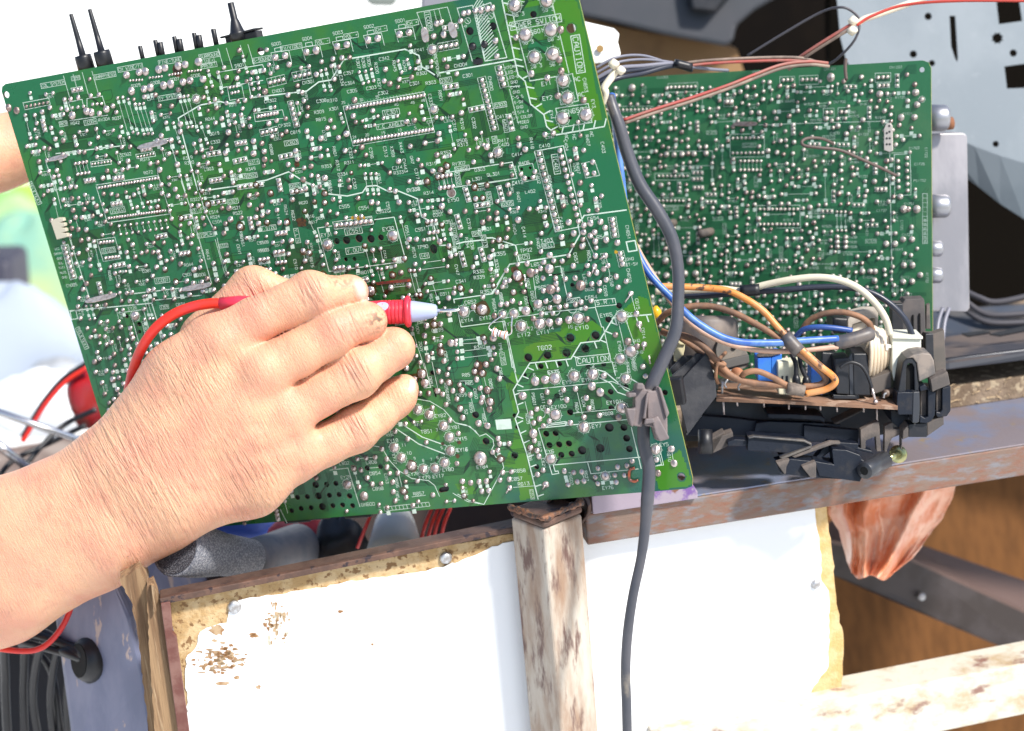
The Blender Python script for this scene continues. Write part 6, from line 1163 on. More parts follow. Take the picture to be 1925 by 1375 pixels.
hp('diagonal_rib', 'r', [(1290, 735), (1750, 565), (1875, 570), (1875, 600), (1790, 600), (1340, 760)], .949, .003, m_dust)
hp('base_arm', 's', [(-280, 230), (-180, 130), (-20, 60), (130, 60), (600, 130), (480, 200), (510, 330), (620, 400), (600, 470), (490, 560), (470, 600), (0, 550), (-60, 480), (-260, 350)], .952, .010) if False else None
hp('base_arm', 'r', [(1120, 815), (1290, 770), (1875, 830), (1875, 1010), (1520, 990), (1220, 950), (1170, 930)], .947, .010)
hp('hook', 'r', [(1120, 815), (1200, 790), (1280, 780), (1240, 870), (1235, 945), (1215, 950)], .945, .004, m_dust); hp('hook', 'r', [(1420, 860), (1580, 800), (1590, 830), (1590, 990), (1525, 995)], .944, .004, m_dust)
hp('base_arm', 's', [(-60, 920), (170, 960), (150, 800), (160, 780), (320, 790), (480, 850), (500, 900), (600, 960), (610, 1080), (500, 1120), (480, 1165), (300, 1140), (0, 1095)], .946, .010)
hp('rear_arm', 's', [(110, 690), (460, 715), (460, 760), (620, 800), (640, 840), (320, 760), (160, 790), (-20, 920), (-60, 900)], .955, .006)
mb = MB(); a, c = P(*V('s', 530, 1035), .940), P(*V('s', 770, 905), .956); mb.lathe(a, c, [(0, .0049), (.02, .0052), (1, .0053)], 32); ob = mb.build('screw_tube', mat('satin_black', (.03, .032, .038), .35), hold, True)
d_ = (a - c).normalized(); mb = MB(); mb.lathe(a, a + d_ * .0003, [(0, .0026), (1, .0026)], 20); mb.build('tube_bore', mat('void_black', (0, 0, 0)), hold)
hp('upright_tab', 's', [(485, 555), (560, 510), (640, 470), (695, 455), (706, 470), (728, 810), (675, 808), (662, 632), (548, 682), (545, 780), (490, 775)], .955, .004, m_dust)
hp('upright_tab', 's', [(770, 510), (860, 468), (875, 545), (955, 545), (975, 600), (975, 780), (960, 780), (955, 610), (860, 650), (820, 720), (790, 820), (765, 815)], .958, .004, m_dust)
hp('inner_wall', 's', [(470, 560), (-180, 500), (-180, 690), (465, 720)], .966, .004)
hp('corner_tower', 's', [(905, 180), (960, -130), (1030, -160), (1180, 110), (1175, 300), (1110, 340), (1095, 480), (1050, 490), (985, 560), (965, 560), (850, 460), (840, 330), (870, 300)], .960, .022)
hp('clip_arch', 'q', [(1160, 1200), (1235, 760), (1280, 710), (1380, 700), (1395, 760), (1430, 1100), (1370, 1105), (1365, 820), (1340, 775), (1300, 775), (1278, 810), (1272, 1100), (1250, 1110), (1240, 1240)], .950, .012, m_black, .0006)
hp('clip_arch_top', 'q', [(1275, 720), (1360, 670), (1470, 650), (1560, 665), (1600, 740), (1620, 900), (1425, 990), (1400, 770), (1350, 705)], .949, .014, mat('dusty_arch', (.10, .09, .085), .6, col2=(.22, .18, .15), scale=70), .002)
hp('arch_void', 'q', [(1290, 790), (1340, 790), (1360, 830), (1370, 1110), (1272, 1110), (1275, 830)], .953, .001, mat('void_black', (0, 0, 0)), 0)
hp('tower_face', 'q', [(1160, 1260), (1170, 1115), (1250, 1110), (1370, 1112), (1425, 1095), (1430, 1375), (1180, 1375)], .948, .01)
hp('slot_wall', 's', [(1105, 110), (1180, 105), (1185, 300), (1175, 460), (1145, 475), (1095, 470)], .9475, .008, mat('satin_black', (.03, .03, .03)))
hp('slot_frame', 's', [(1180, 50), (1240, 20), (1320, 100), (1370, 105), (1360, 380), (1320, 450), (1270, 475), (1180, 470), (1185, 380), (1240, 415), (1278, 400), (1278, 80), (1190, 100)], .949, .010, m_blackdust)
hp('slot_back', 's', [(1190, 90), (1280, 70), (1280, 400), (1240, 418), (1190, 395)], .953, .004, m_dust); hp('slot_back', 's', [(1375, 90), (1445, 60), (1445, 320), (1410, 355), (1375, 330)], .955, .004, m_dust)
hp('slot_frame', 's', [(1445, 65), (1545, 40), (1545, 330), (1500, 395), (1390, 405), (1370, 370), (1375, 340), (1420, 350), (1446, 320)], .952, .010, m_blackdust)
hp('dust_cap', 'q', [(1560, 965), (1600, 940), (1760, 870), (1790, 1020), (1620, 1090), (1580, 1110)], .946, .008, m_dust)
hp('foot', 's', [(1050, 490), (1100, 480), (1270, 470), (1268, 640), (1050, 640)], .952, .02, m_black); hp('foot', 's', [(1268, 475), (1460, 380), (1468, 490), (1270, 630)], .953, .01, m_dust)
hp('foot_curve', 's', [(985, 570), (1050, 490), (1050, 640), (980, 670)], .951, .012, m_dust)
hp('board_guide', 'q', [(1110, 70), (1230, 70), (1260, 20), (1480, 10), (1490, 60), (1500, 300), (1500, 640), (1110, 560)], .978, .008, mat('dusty_guide', (.085, .07, .065), .7, col2=(.05, .045, .045), scale=40))
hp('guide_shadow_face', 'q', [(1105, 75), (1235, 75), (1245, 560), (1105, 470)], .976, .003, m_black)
for a_ in ([(1350, 210), (1364, 205), (1368, 560), (1352, 560)], [(1428, 190), (1440, 188), (1448, 600), (1432, 600)]): hp('guide_slot', 'q', a_, .9765, .002, mat('void_black', (0, 0, 0)), 0)
hp('guide_wall', 'q', [(1500, 425), (1590, 425), (1720, 380), (1735, 700), (1740, 880), (1620, 900), (1590, 700), (1500, 660)], .972, .006, mat('dusty_guide2', (.12, .095, .08), .7, col2=(.08, .07, .06), scale=40)); hp('guide_front', 'q', [(1500, 425), (1592, 425), (1600, 760), (1500, 660)], .970, .004, m_black)
hp('board_clip', 'q', [(1510, 90), (1550, 70), (1560, 370), (1505, 370)], .980, .003, m_dust)
# dark floor of the holder
mb = MB(); q = [P(*V('r', *p), .99) for p in ((60, 560), (1900, 560), (2900, 400), (2900, 80), (420, 60), (60, 200))]; mb.prism(q, [p + YW * .02 for p in q]); mb.build('inner_floor', m_black, hold)
for v_, x0, y0, x1, y1 in (('r', 1020, 110, 1190, 240), ('r', 1190, 120, 1420, 245)): hp('inner_rib', v_, [(x0, y0), (x1, y0), (x1, y1), (x0, y1)], .985, .004, m_blackdust)
hp('inner_rib', 's', [(170, 480), (540, 300), (560, 312), (210, 490)], .97, .01, m_dust)
# yellow zinc screw
scr = thing('screw', P(*V('s', 900, 860), .96), 'yellow zinc screw sticking out of the black holder tube', 'screw')
a, c = P(*V('s', 790, 900), .957), P(*V('s', 925, 840), .966); m_zn = mat('yellow_zinc', (.48, .43, .22), .28, .9, col2=(.34, .36, .18), scale=120)
mb = MB(); mb.lathe(a, c, [(0, .0021), (1, .0024)], 16); mb.build('shank', m_zn, scr, True); d_ = (c - a).normalized(); hd = (d_ + R3 @ Vector((0.2, 0, -.9))).normalized()
mb = MB(); mb.lathe(c - hd * .0006, c + hd * .0015, [(0, .0028), (.1, .0052), (.55, .0056), (1, .004)], 28); mb.build('head', m_zn, scr, True)
# ---------------------------------------------------------------- brown power board and what stands on it
m_pb = mat('brown_phenolic_board', (.28, .155, .095), .75, col2=(.20, .11, .07), scale=50, col3=(.36, .24, .17), scale3=110, bump=.4, bscale=700)
pb = thing('circuit_board', P(1500, 745, .965), 'brown power supply board lying in the black holder, crowded with parts', 'circuit board')
q = [P(*V('K', *p[:2]), p[2]) for p in ((405, 735, .955), (840, 752, .952), (1495, 785, .945), (1500, 700, .975), (1480, 640, 1.02), (420, 640, 1.02))]
mb = MB(); mb.prism(q, [p + Vector((0, 0, -.0018)) for p in q]); mb.build('board', m_pb, pb)
def comp(name, v, pts, d, t, m, bev=.0004, back=None): return slab(name, v, pts, d, t, m, pb, bev, back or YW)
mb = MB()
for x, y in ((447, 745), (530, 745), (690, 752), (840, 765), (940, 768), (1130, 780), (1030, 772), (1370, 785), (1290, 782)):
    a = P(*V('K', x, y), .958); mb.tube([a, a + Vector((0, 0, -.0035 if x not in (447, 1370) else -.009))], .0006, 7)
mb.build('solder_pin', m_solder, pb, True)
comp('heatsink', 'K', [(350, 455), (395, 600), (408, 720), (230, 945), (160, 660)], .945, .003, mat('black_anodised', (.016, .017, .023), .6, col2=(.035, .035, .04), scale=60, bump=.3, bscale=200), .0003)
for k, pts in enumerate(([(335, 470), (350, 460), (165, 660), (140, 600), (250, 505), (285, 465)], [(270, 480), (285, 470), (282, 500), (150, 620), (128, 560), (205, 480)], [(205, 470), (215, 490), (150, 560), (118, 560), (112, 490), (130, 478)])): comp('heatsink_fin', 'K', pts, .948 + .008 * k, .0025, mat('black_anodised', (.03, .03, .03)), .0003)
mb = MB(); a, c = P(*V('K', 330, 240), 1.0), P(*V('K', 330, 560), 1.0); mb.lathe(a + Vector((0, 0, 0)), c, [(0, .016), (.04, .0200), (.12, .0212), (1, .0212)], 40); mb.build('electrolytic_capacitor', mat('dusty_capacitor', (.085, .075, .08), .55, col2=(.22, .175, .14), scale=26, lo=.45, hi=.75), pb, True)
mb = MB(); a = P(*V('K', 45, 235), .97); mb.lathe(a - Vector((0, 0, .004)), a + Vector((0, 0, .006)), [(0, .001), (.3, .0032), (.7, .0032), (1, .001)], 16); mb.build('yellow_capacitor', mat('yellow_enamel', (.75, .42, .02), .3), pb, True)
comp('connector', 'K', [(150, 400), (218, 402), (215, 440), (198, 512), (150, 512)], .962, .008, mat('cream_nylon', (.52, .46, .28), .4)); comp('connector_rim', 'K', [(140, 398), (222, 400), (222, 412), (140, 410)], .960, .010, mat('cream_nylon', (0, 0, 0)))
comp('transistor_bracket', 'K', [(402, 440), (415, 390), (470, 380), (560, 395), (595, 470), (600, 545), (560, 560), (440, 560), (405, 470)], .975, .004, mat('dusty_grey_plate', (.12, .11, .10), .7, col2=(.2, .17, .14), scale=60)); comp('bracket_edge', 'K', [(440, 508), (600, 472), (605, 520), (450, 558)], .973, .003, mat('dusty_grey_plate2', (.09, .085, .08), .7))
mb = MB(); c = P(*V('K', 510, 430), .9745); d_ = R3 @ Vector((0, 0, 1)); mb.lathe(c, c + d_ * .0004, [(0, .0014), (1, .0014)], 14); mb.build('mounting_hole', mat('void_black', (0, 0, 0)), pb)
mb = MB(); c = P(*V('p', 910, 905), .968); mb.lathe(c - d_ * .002, c + d_ * .002, [(0, .001), (.2, .0040), (.5, .0045), (.8, .0040), (1, .001)], 28); mb.build('disc_capacitor', mat('orange_brown_ceramic', (.34, .12, .05), .7, col2=(.42, .2, .1), scale=80), pb, True)
mb = MB(); mb.tube(crom([P(*V('p', x, y), .962) for x, y in ((800, 960), (765, 1020), (790, 1060))], 6), .0006, 7); mb.tube(crom([P(*V('p', x, y), .962) for x, y in ((960, 1000), (925, 1045), (935, 1090))], 6), .0006, 7); mb.tube([P(*V('p', 740, 985), .958), P(*V('p', 735, 1130), .958)], .0007, 8); mb.build('component_lead', m_steel_dull, pb, True)
m_blue = mat('blue_plastic', (.02, .13, .60), .4, col2=(.03, .16, .5), scale=60); m_crm = mat('cream_connector', (.68, .66, .50), .4, col2=(.58, .54, .40), scale=60)
comp('box_capacitor', 'K', [(652, 490), (735, 482), (735, 640), (655, 630)], .962, .012, m_blue, .0006); comp('box_capacitor', 'K', [(735, 482), (775, 462), (800, 465), (800, 655), (735, 642)], .9625, .012, m_blue, .0006)
comp('capacitor_top', 'K', [(655, 485), (705, 458), (800, 462), (735, 482)], .961, .006, m_dust, .0003)
comp('box_capacitor', 'K', [(975, 535), (1060, 560), (1055, 715), (975, 705)], .966, .012, m_blue, .0006)
comp('connector', 'K', [(775, 525), (775, 515), (905, 505), (930, 520), (930, 650), (900, 715), (780, 710)], .958, .008, m_crm, .0006); comp('connector_slot', 'K', [(797, 600), (808, 600), (808, 650), (797, 650)], .9575, .001, m_black, 0); comp('connector_slot', 'K', [(822, 600), (835, 600), (835, 690), (822, 690)], .9575, .001, m_black, 0)
comp('relay_housing', 'q', [(280, 640), (440, 650), (440, 1150), (290, 1150)], .965, .02, m_black, .0008); comp('relay_housing', 'q', [(430, 715), (600, 700), (605, 1140), (455, 1130)], .955, .012, m_black, .0006); comp('relay_housing', 'q', [(640, 655), (815, 655), (830, 700), (850, 1155), (650, 1150)], .958, .02, m_black, .0008); comp('relay_seam', 'q', [(598, 700), (640, 640), (655, 1140), (610, 1140)], .957, .003, mat('satin_black', (.03, .03, .03)), .0002)
comp('transformer_core', 'q', [(405, 250), (440, 235), (585, 245), (585, 420), (420, 430)], .972, .02, m_black, .001); comp('bobbin_frame', 'q', [(585, 260), (640, 180), (780, 140), (945, 142), (945, 380), (905, 380), (905, 240), (850, 245), (640, 320), (630, 380), (585, 380)], .975, .008, mat('dusty_bobbin', (.42, .37, .31), .7, col2=(.3, .26, .22), scale=60), .0005)
comp('bobbin_wall', 'q', [(640, 320), (860, 260), (900, 300), (900, 380), (640, 420)], .980, .005, mat('pale_bobbin', (.62, .58, .5), .6), .0003)
# transformer winding: stacked white turns
m_wind = mat('white_winding', (.74, .66, .55), .5, col2=(.62, .5, .36), scale=30, col3=(.5, .2, .04), scale3=55, lo3=.66, hi3=.7)
for i, (x0, x1, y0, y1) in enumerate(((830, 870, 340, 930), (868, 912, 330, 935), (908, 950, 345, 930), (946, 990, 365, 910), (984, 1030, 375, 880), (1026, 1064, 385, 850), (1060, 1100, 400, 800))):
    mb = MB(); xm = (x0 + x1) / 2; pts = []
    for k in range(13):
        t = k / 12; a = math.pi * (t - .5); pts.append(P(*V('q', xm - 40 + 62 * math.cos(a) * .9, (y0 + y1) / 2 + (y1 - y0) / 2 * math.sin(a)), .968 - .012 * math.cos(a) + .002 * i))
    mb.tube(pts, (x1 - x0) / 2 / 6.25 * .968 / FP * 1.25, 12); mb.build('winding_turn', m_wind, pb, True)
comp('winding_core', 'q', [(640, 420), (830, 420), (1020, 450), (1050, 560), (1020, 850), (850, 900), (780, 880), (650, 640)], .972, .02, m_wind, .002)
comp('bobbin_base', 'q', [(855, 950), (1095, 870), (1100, 1060), (860, 1150)], .961, .012, mat('dusty_bobbin_base', (.09, .075, .065), .7), .0005); comp('bobbin_foot', 'q', [(410, 1140), (720, 1150), (720, 1195), (420, 1190)], .956, .012, m_black, .0004)
comp('tape_flag', 'q', [(1030, 545), (1095, 555), (1100, 590), (1065, 592), (1060, 620), (1035, 620)], .962, .001, mat('cream_tape', (.7, .66, .55), .5), .0001)
comp('mains_connector', 'q', [(1105, 480), (1120, 470), (1450, 475), (1450, 640), (1330, 680), (1250, 700), (1225, 780), (1190, 985), (1130, 985), (1110, 900)], .962, .014, mat('white_nylon', (.66, .66, .56), .4, col2=(.6, .7, .72), scale=40, lo=.6, hi=.7), .0006); comp('connector_rim', 'q', [(1110, 462), (1130, 455), (1470, 455), (1470, 490), (1110, 482)], .960, .016, mat('white_nylon', (0, 0, 0)), .0005)
mb = MB(); a, c = P(*V('q', 1020, 1130), .957), P(*V('q', 1165, 1085), .966); mb.lathe(a, c, [(0, .001), (.04, .0024), (.2, .0024), (.22, .0021), (.3, .0024), (.4, .0021), (.5, .0024), (.6, .0021), (.7, .0024), (.8, .0021), (.95, .0023), (1, .001)], 20); mb.build('coil_resistor', mat('brown_coil', (.10, .06, .045), .5, col2=(.18, .13, .1), scale=90), pb, True)
mb = MB(); mb.tube(crom([P(*V('q', x, y), .955) for x, y in ((1040, 1120), (1015, 1140), (1005, 1180))], 6), .0008, 7); mb.build('component_lead', m_steel_dull, pb, True)
mb = MB(); mb.tube(crom([P(*V('q', *p), .948) for p in ((495, 820), (560, 775), (640, 760), (740, 800), (810, 900), (850, 1000), (868, 1060))], 8), .0010, 10); mb.build('insulated_lead', m_black, pb, True); mb = MB(); mb.tube([P(*V('q', 868, 1055), .948), P(*V('q', 912, 1215), .9485)], .0008, 8); c = P(*V('q', 912, 1215), .9485); mb.lathe(c - Vector((0, 0, .001)), c + Vector((0, 0, .001)), [(0, .0016), (.5, .0015), (1, .0008)], 14); mb.build('component_lead', m_solder, pb, True)
for v_, pts in (('K', [(845, 450, .955), (880, 520, .952), (885, 600, .952)]), ('K', [(905, 480, .956), (915, 540, .953), (945, 610, .953)])):
    mb = MB(); mb.tube(crom(ppx(v_, pts), 8), .0014, 12); c = ppx(v_, [pts[-1]])[0]; mb.lathe(c + Vector((0, 0, .001)), c - Vector((0, 0, .009)), [(0, .0015), (.3, .0025), (.9, .0025), (1, .002)], 16); mb.build('heatshrunk_lead', m_black, pb, True)
# ---------------------------------------------------------------- wires over the power board
m_bw = mat('dusty_brown_wire', (.15, .085, .055), .65, col2=(.30, .15, .08), scale=45, bump=.2, bscale=500); m_ow = mat('scorched_orange_wire', (.66, .24, .05), .45, col2=(.58, .30, .14), scale=30, col3=(.10, .05, .03), scale3=130, lo3=.56, hi3=.64)
m_bl = mat('blue_wire', (.03, .10, .38), .4, col2=(.1, .22, .5), scale=60); m_pk = mat('peach_wire', (.58, .36, .26), .5, col2=(.42, .27, .2), scale=80); m_wh = mat('white_wire', (.62, .57, .44), .4); m_dk = mat('dark_blue_black_wire', (.02, .024, .04), .35); m_ht = mat('grey_heatshrink', (.06, .06, .07), .45, col2=(.12, .1, .09), scale=90)
wire('wire', 'K', [(60, 60, .945), (180, 62, .945), (330, 68, .945), (470, 85, .943), (590, 140, .940), (690, 210, .938), (770, 300, .936), (840, 370, .934), (930, 450, .932), (1030, 540, .932), (1105, 600, .934), (1118, 640, .934), (1060, 680, .937), (940, 705, .939)], 8.3, m_ow, 'scorched orange wire bending back over the power board', 'wire')
wire('wire', 'K', [(45, 280, .965), (110, 220, .955), (220, 185, .950), (360, 178, .948), (500, 215, .944), (640, 285, .940), (780, 370, .937), (900, 460, .934), (1000, 540, .936), (1060, 610, .938), (1030, 650, .939), (930, 662, .940)], 8.0, m_bw, 'dusty brown wire arching behind the orange wire into the grey sleeve', 'wire')
wire('wire', 'K', [(75, 330, .955), (130, 350, .952), (220, 360, .948), (320, 415, .944), (410, 510, .942), (500, 600, .941), (620, 640, .940), (770, 652, .939), (880, 660, .939)], 8.5, m_bw, 'dusty brown wire lying lowest over the power board', 'wire')
wire('wire', 'K', [(190, 370, .956), (290, 440, .952), (390, 540, .948), (450, 590, .946), (540, 615, .944), (580, 580, .938), (650, 570, .937), (740, 605, .937), (830, 655, .938), (880, 668, .938)], 7.5, m_bw, 'brown wire looping once over the lowest brown wire before the grey sleeve', 'wire')
wire('wire', 'K', [(500, 420, 1.0), (420, 500, .95), (440, 515, .940), (455, 530, .939), (412, 530, .939), (402, 600, .944), (415, 640, .952)], 4.5, m_bw, 'short brown tie wire knotted round the brown wires beside the heatsink', 'wire')
wire('wire', 'K', [(910, 340, .97), (960, 270, .965), (1050, 225, .96), (1160, 215, .957), (1260, 240, .955), (1320, 280, .956), (1340, 320, .960)], 7.5, m_bw, 'brown wire bowed over the transformer top', 'wire')
wire('sleeve', 'K', [(815, 358, .9345), (905, 455, .9315)], 15, m_ht, 'grey heat shrink sleeve round the orange and brown wires, mid air', 'sleeve', n=4, seg=20)
wire('sleeve', 'K', [(830, 668, .9375), (935, 690, .937)], 12.5, mat('dusty_brown_sleeve', (.12, .095, .08), .8, col2=(.2, .16, .13), scale=150, bump=.4, bscale=900), 'dust covered sleeve gathering the brown wires in front of the cream connector', 'sleeve', n=4, seg=20)
blue = wire('wire', 'X', [(1150, 180, .89), (1160, 260, .93), (1168, 330, .935), (1182, 430, .935), (1213, 505, .932), (1262, 560, .930), (1310, 606, .930), (1375, 640, .930), (1450, 645, .932), (1520, 640, .938), (1575, 637, .942)], 8.8, m_bl, 'long blue wire hanging beside the large board and over the power board', 'wire')
wire('wire', 'X', [(1165, 290, .94), (1180, 420, .945), (1200, 470, .945), (1230, 520, .943), (1275, 585, .94), (1330, 630, .94), (1400, 655, .938), (1480, 661, .940), (1575, 652, .943)], 6.6, m_pk, 'long peach wire hanging beside the large board under the blue wire', 'wire')
wire('wire', 'K', [(870, 375, .968), (930, 320, .962), (1010, 305, .958), (1110, 310, .957), (1220, 325, .958)], 7.0, mat('dark_blue_wire', (.03, .08, .28), .4), 'short dark blue wire curving into the black sleeve by the transformer', 'wire')
wire('wire', 'K', [(40, 90, .985), (200, 85, .98), (420, 75, .975), (560, 85, .972), (700, 50, .968), (850, 20, .962), (1000, 5, .958), (1130, 18, .955), (1250, 65, .953), (1350, 150, .953), (1420, 250, .955), (1450, 350, .958)], 8.5, m_wh, 'white wire arching in front of the rear green board', 'wire')
wire('wire', 'K', [(110, 110, .99), (300, 118, .985), (480, 105, .98), (660, 90, .975), (820, 80, .972), (1000, 65, .970), (1180, 65, .968), (1330, 95, .966), (1450, 165, .965), (1540, 260, .965), (1590, 368, .966)], 7.5, m_dk, 'dark blue wire arching beside the white one in front of the rear green board', 'wire')
wire('sleeve', 'K', [(548, 88, .969), (665, 80, .967)], 12.5, m_black, 'black tape sleeve round the white and dark blue wires', 'sleeve', n=4, seg=18)
wire('sleeve', 'K', [(1115, 400, .945), (1200, 385, .944), (1300, 355, .945), (1328, 345, .947)], [15, 15][0], m_ht, 'dark heat shrink sleeve where the blue and peach wires end beside the transformer', 'sleeve', n=6, seg=20)
# ---------------------------------------------------------------- mains cord hanging in front of the board, with its plastic clip
m_cord = mat('grey_pvc_cord', (.050, .053, .066), .42, col2=(.068, .068, .08), scale=40, col3=(.22, .19, .15), scale3=35, lo3=.58, hi3=.72, bump=.15, bscale=300, stretch=(1, 1, .6))
cl = [(1146, 182, .885, 13), (1153, 205, .883, 14.5), (1165, 240, .883, 16), (1180, 290, .885, 17), (1202, 345, .886, 17), (1235, 395, .887, 17), (1262, 445, .888, 16.5), (1274, 500, .889, 15.5), (1275, 560, .889, 15.5), (1270, 620, .889, 16.5), (1250, 670, .890, 17), (1228, 718, .890, 17.5), (1214, 760, .891, 17), (1210, 830, .893, 16), (1220, 880, .895, 16.5), (1217, 940, .896, 17), (1213, 990, .898, 14), (1205, 1050, .90, 12.5), (1190, 1120, .902, 12.5), (1180, 1190, .905, 13), (1176, 1260, .908, 12.5), (1178, 1330, .91, 12.5), (1180, 1430, .915, 12)]
pts = crom([P(a, b, c) for a, b, c, d in cl], 8); rs = list(np.interp(np.linspace(0, len(cl) - 1, len(pts)), range(len(cl)), [q[3] * .74 * q[2] / FP for q in cl]))
mb = MB(); mb.tube(pts, rs, 20); mb.build('power_cord', m_cord, None, True, label='thick grey power cord hanging over the right side of the large board and beam', cat='power cord')
VIEWS['h'] = (860, 620, 3.82)
m_clip = mat('taupe_plastic', (.19, .15, .145), .5, col2=(.14, .115, .115), scale=60, bump=.15, bscale=500)
clip = thing('cable_clip', P(1215, 780, .882), 'taupe plastic strain relief clip clamped on the grey power cord', 'cable clip')
def cp(name, pts, d, t, bev=.0007, m=m_clip): slab(name, 'h', pts, d, t, m, clip, bev)
cp('clamp_half', [(1285, 385), (1340, 392), (1350, 430), (1395, 430), (1398, 470), (1362, 475), (1360, 640), (1330, 640), (1325, 700), (1262, 690), (1235, 600), (1215, 570), (1275, 560), (1275, 470), (1222, 455), (1275, 440)], .876, .018)
cp('clamp_half', [(1362, 440), (1420, 440), (1430, 405), (1452, 410), (1478, 470), (1508, 640), (1510, 780), (1435, 800), (1405, 700), (1345, 690), (1340, 650), (1365, 640)], .875, .020)
cp('clamp_rib', [(1358, 455), (1374, 455), (1352, 640), (1332, 640)], .872, .008); cp('wing', [(1222, 455), (1282, 450), (1285, 480), (1232, 490)], .873, .02); cp('wing', [(1210, 565), (1280, 570), (1282, 610), (1262, 700), (1245, 690)], .874, .02)
cp('wing', [(1395, 640), (1440, 620), (1520, 770), (1520, 785), (1452, 805), (1420, 740)], .872, .02); cp('wing', [(1440, 408), (1462, 420), (1522, 600), (1500, 640)], .873, .024); cp('lug', [(1290, 382), (1335, 385), (1340, 430), (1285, 430)], .871, .010); cp('lug', [(1350, 640), (1410, 635), (1420, 670), (1340, 680)], .871, .01)
# white cable ties
m_tie = mat('ivory_cord', (.72, .64, .50), .5)
tie = thing('cable_tie', P(1157, 130, .88), 'ivory cord tie with two bead ends at the large board edge', 'cable tie')
mb = MB(); mb.tube(crom([P(*q) for q in ((1132, 195, .882), (1138, 175, .878), (1136, 165, .877), (1150, 145, .877), (1158, 132, .878))], 8), .0021, 12); mb.build('strand', m_tie, tie, True)
for x, y, r in ((1154, 121, 10), (1167, 133, 9)):
    c = P(x, y, .875); mb = MB(); mb.lathe(c - Vector((0, 0, r * .0003)), c + Vector((0, 0, r * .0003)), [(0, .0003)] + [(t / 8, r * .000295 * math.sin(math.pi * t / 8) + .0002) for t in range(1, 8)] + [(1, .0003)], 18); mb.build('bead', m_tie, tie, True)
tie = thing('cable_tie', P(1605, 50, 1.0), 'ivory cord tie with beads on the red and white wires, upper right', 'cable tie')
mb = MB(); mb.tube(crom([P(*q) for q in ((1612, 45, 1.0), (1625, 36, 1.0), (1650, 28, 1.0), (1700, 10, 1.0), (1740, -5, 1.0))], 8), [.002] * 33, 12); mb.build('strand', m_tie, tie, True)
for x, y, r in ((1604, 40, 10), (1602, 58, 10)):
    c = P(x, y, .99); mb = MB(); mb.lathe(c - Vector((0, 0, r * .00033)), c + Vector((0, 0, r * .00033)), [(0, .0003)] + [(t / 8, r * .00033 * math.sin(math.pi * t / 8) + .0002) for t in range(1, 8)] + [(1, .0003)], 18); mb.build('bead', m_tie, tie, True)
# wires at the top right
m_rw = mat('faded_red_wire', (.36, .055, .045), .5, col2=(.30, .11, .085), scale=60); m_ow2 = mat('dirty_white_wire', (.27, .20, .155), .6, col2=(.16, .115, .09), scale=80); m_gw = mat('grey_wire', (.07, .066, .075), .5); m_lg = mat('light_grey_wire', (.18, .18, .22), .4)
def twin(lst, l1, l2, m1, m2, r=4.0, off=6):
    wire('wire', 'X', lst, r, m1, l1, 'wire'); wire('wire', 'X', [(x + off * .4, y + off, d) for x, y, d in lst], r, m2, l2, 'wire')
twin([(1172, 226, .955), (1230, 206, .957), (1300, 184, .96), (1370, 160, .962), (1420, 140, .965), (1470, 122, .968), (1520, 116, .97), (1556, 119, .975)], 'faded red wire crossing the upper part of the rear green board', 'dirty white wire running just under the red one across the rear green board', m_rw, m_ow2)
twin([(1285, 119, 1.0), (1330, 114, 1.0), (1400, 110, 1.0), (1470, 108, 1.0), (1510, 110, 1.0), (1540, 118, 1.0)], 'dirty white wire along the top edge of the rear green board', 'red wire under the dirty white one along the rear board top edge', m_ow2, m_rw, 3.6, 6)
twin([(1480, 125, 1.01), (1510, 103, 1.0), (1545, 80, .995), (1600, 46, .99)], 'red wire rising from the rear board to the beaded tie', 'white wire rising beside the red one to the beaded tie', m_rw, m_ow2, 3.8, 6)
wire('wire', 'X', [(1610, 48, .99), (1640, 30, .99), (1700, 10, .99), (1800, 2, .985), (1960, 2, .98)], 3.6, mat('bright_red_wire', (.42, .035, .02), .45), 'bright red wire running from the beaded tie along the metal plate', 'wire')
wire('wire', 'X', [(1405, 105, 1.03), (1470, 65, 1.02), (1540, 25, 1.01), (1580, 14, 1.0), (1605, 24, 1.0), (1616, 42, 1.0), (1607, 75, 1.0), (1575, 110, 1.01), (1550, 125, 1.02)], 3.2, m_gw, 'thin dark grey wire looping above the rear green board', 'wire')
wire('wire', 'X', [(1590, 112, .995), (1589, 130, .99), (1591, 150, .985)], 4.2, mat('brown_grey_wire', (.08, .055, .045), .6), 'short brown stub of wire over the top edge of the rear green board', 'wire')
wire('wire', 'X', [(1566, 270, .985), (1545, 261, .975), (1520, 260, .97), (1508, 266, .968), (1512, 274, .966), (1540, 278, .965), (1580, 283, .966), (1620, 300, .97), (1660, 318, .978), (1684, 330, .986)], 3.8, mat('taupe_wire', (.10, .07, .06), .6), 'taupe jumper wire looped on the rear green board', 'wire')
for i, (y0, y1, y2, r) in enumerate(((106, 105, 128, 3.2), (116, 112, 124, 3.2), (127, 124, 126, 5), (136, 130, 128, 5), (146, 138, 130, 6))): wire('wire', 'X', [(1120, y0 + 22, .98), (1160, y0 + 2, .98), (1210, y1, .99), (1265, y2 - 6, 1.0), (1300, y2 + 2, 1.01)], r, m_lg if i < 3 else m_dk, ('uppermost light', 'second light', 'third light', 'fourth, dark', 'lowest dark')[i] + ' grey wire of the bundle behind the large board', 'wire', group='grey wires behind the large board')
wire('sleeve', 'X', [(1268, 119, .998), (1300, 127, 1.0)], 9, m_black, 'black tape sleeve on the bundle of grey wires', 'sleeve', n=4); wire('wire', 'X', [(1300, 126, 1.0), (1340, 131, 1.01), (1368, 133, 1.03)], 4, m_lg, 'light grey wire leaving the black sleeve along the rear board edge', 'wire')
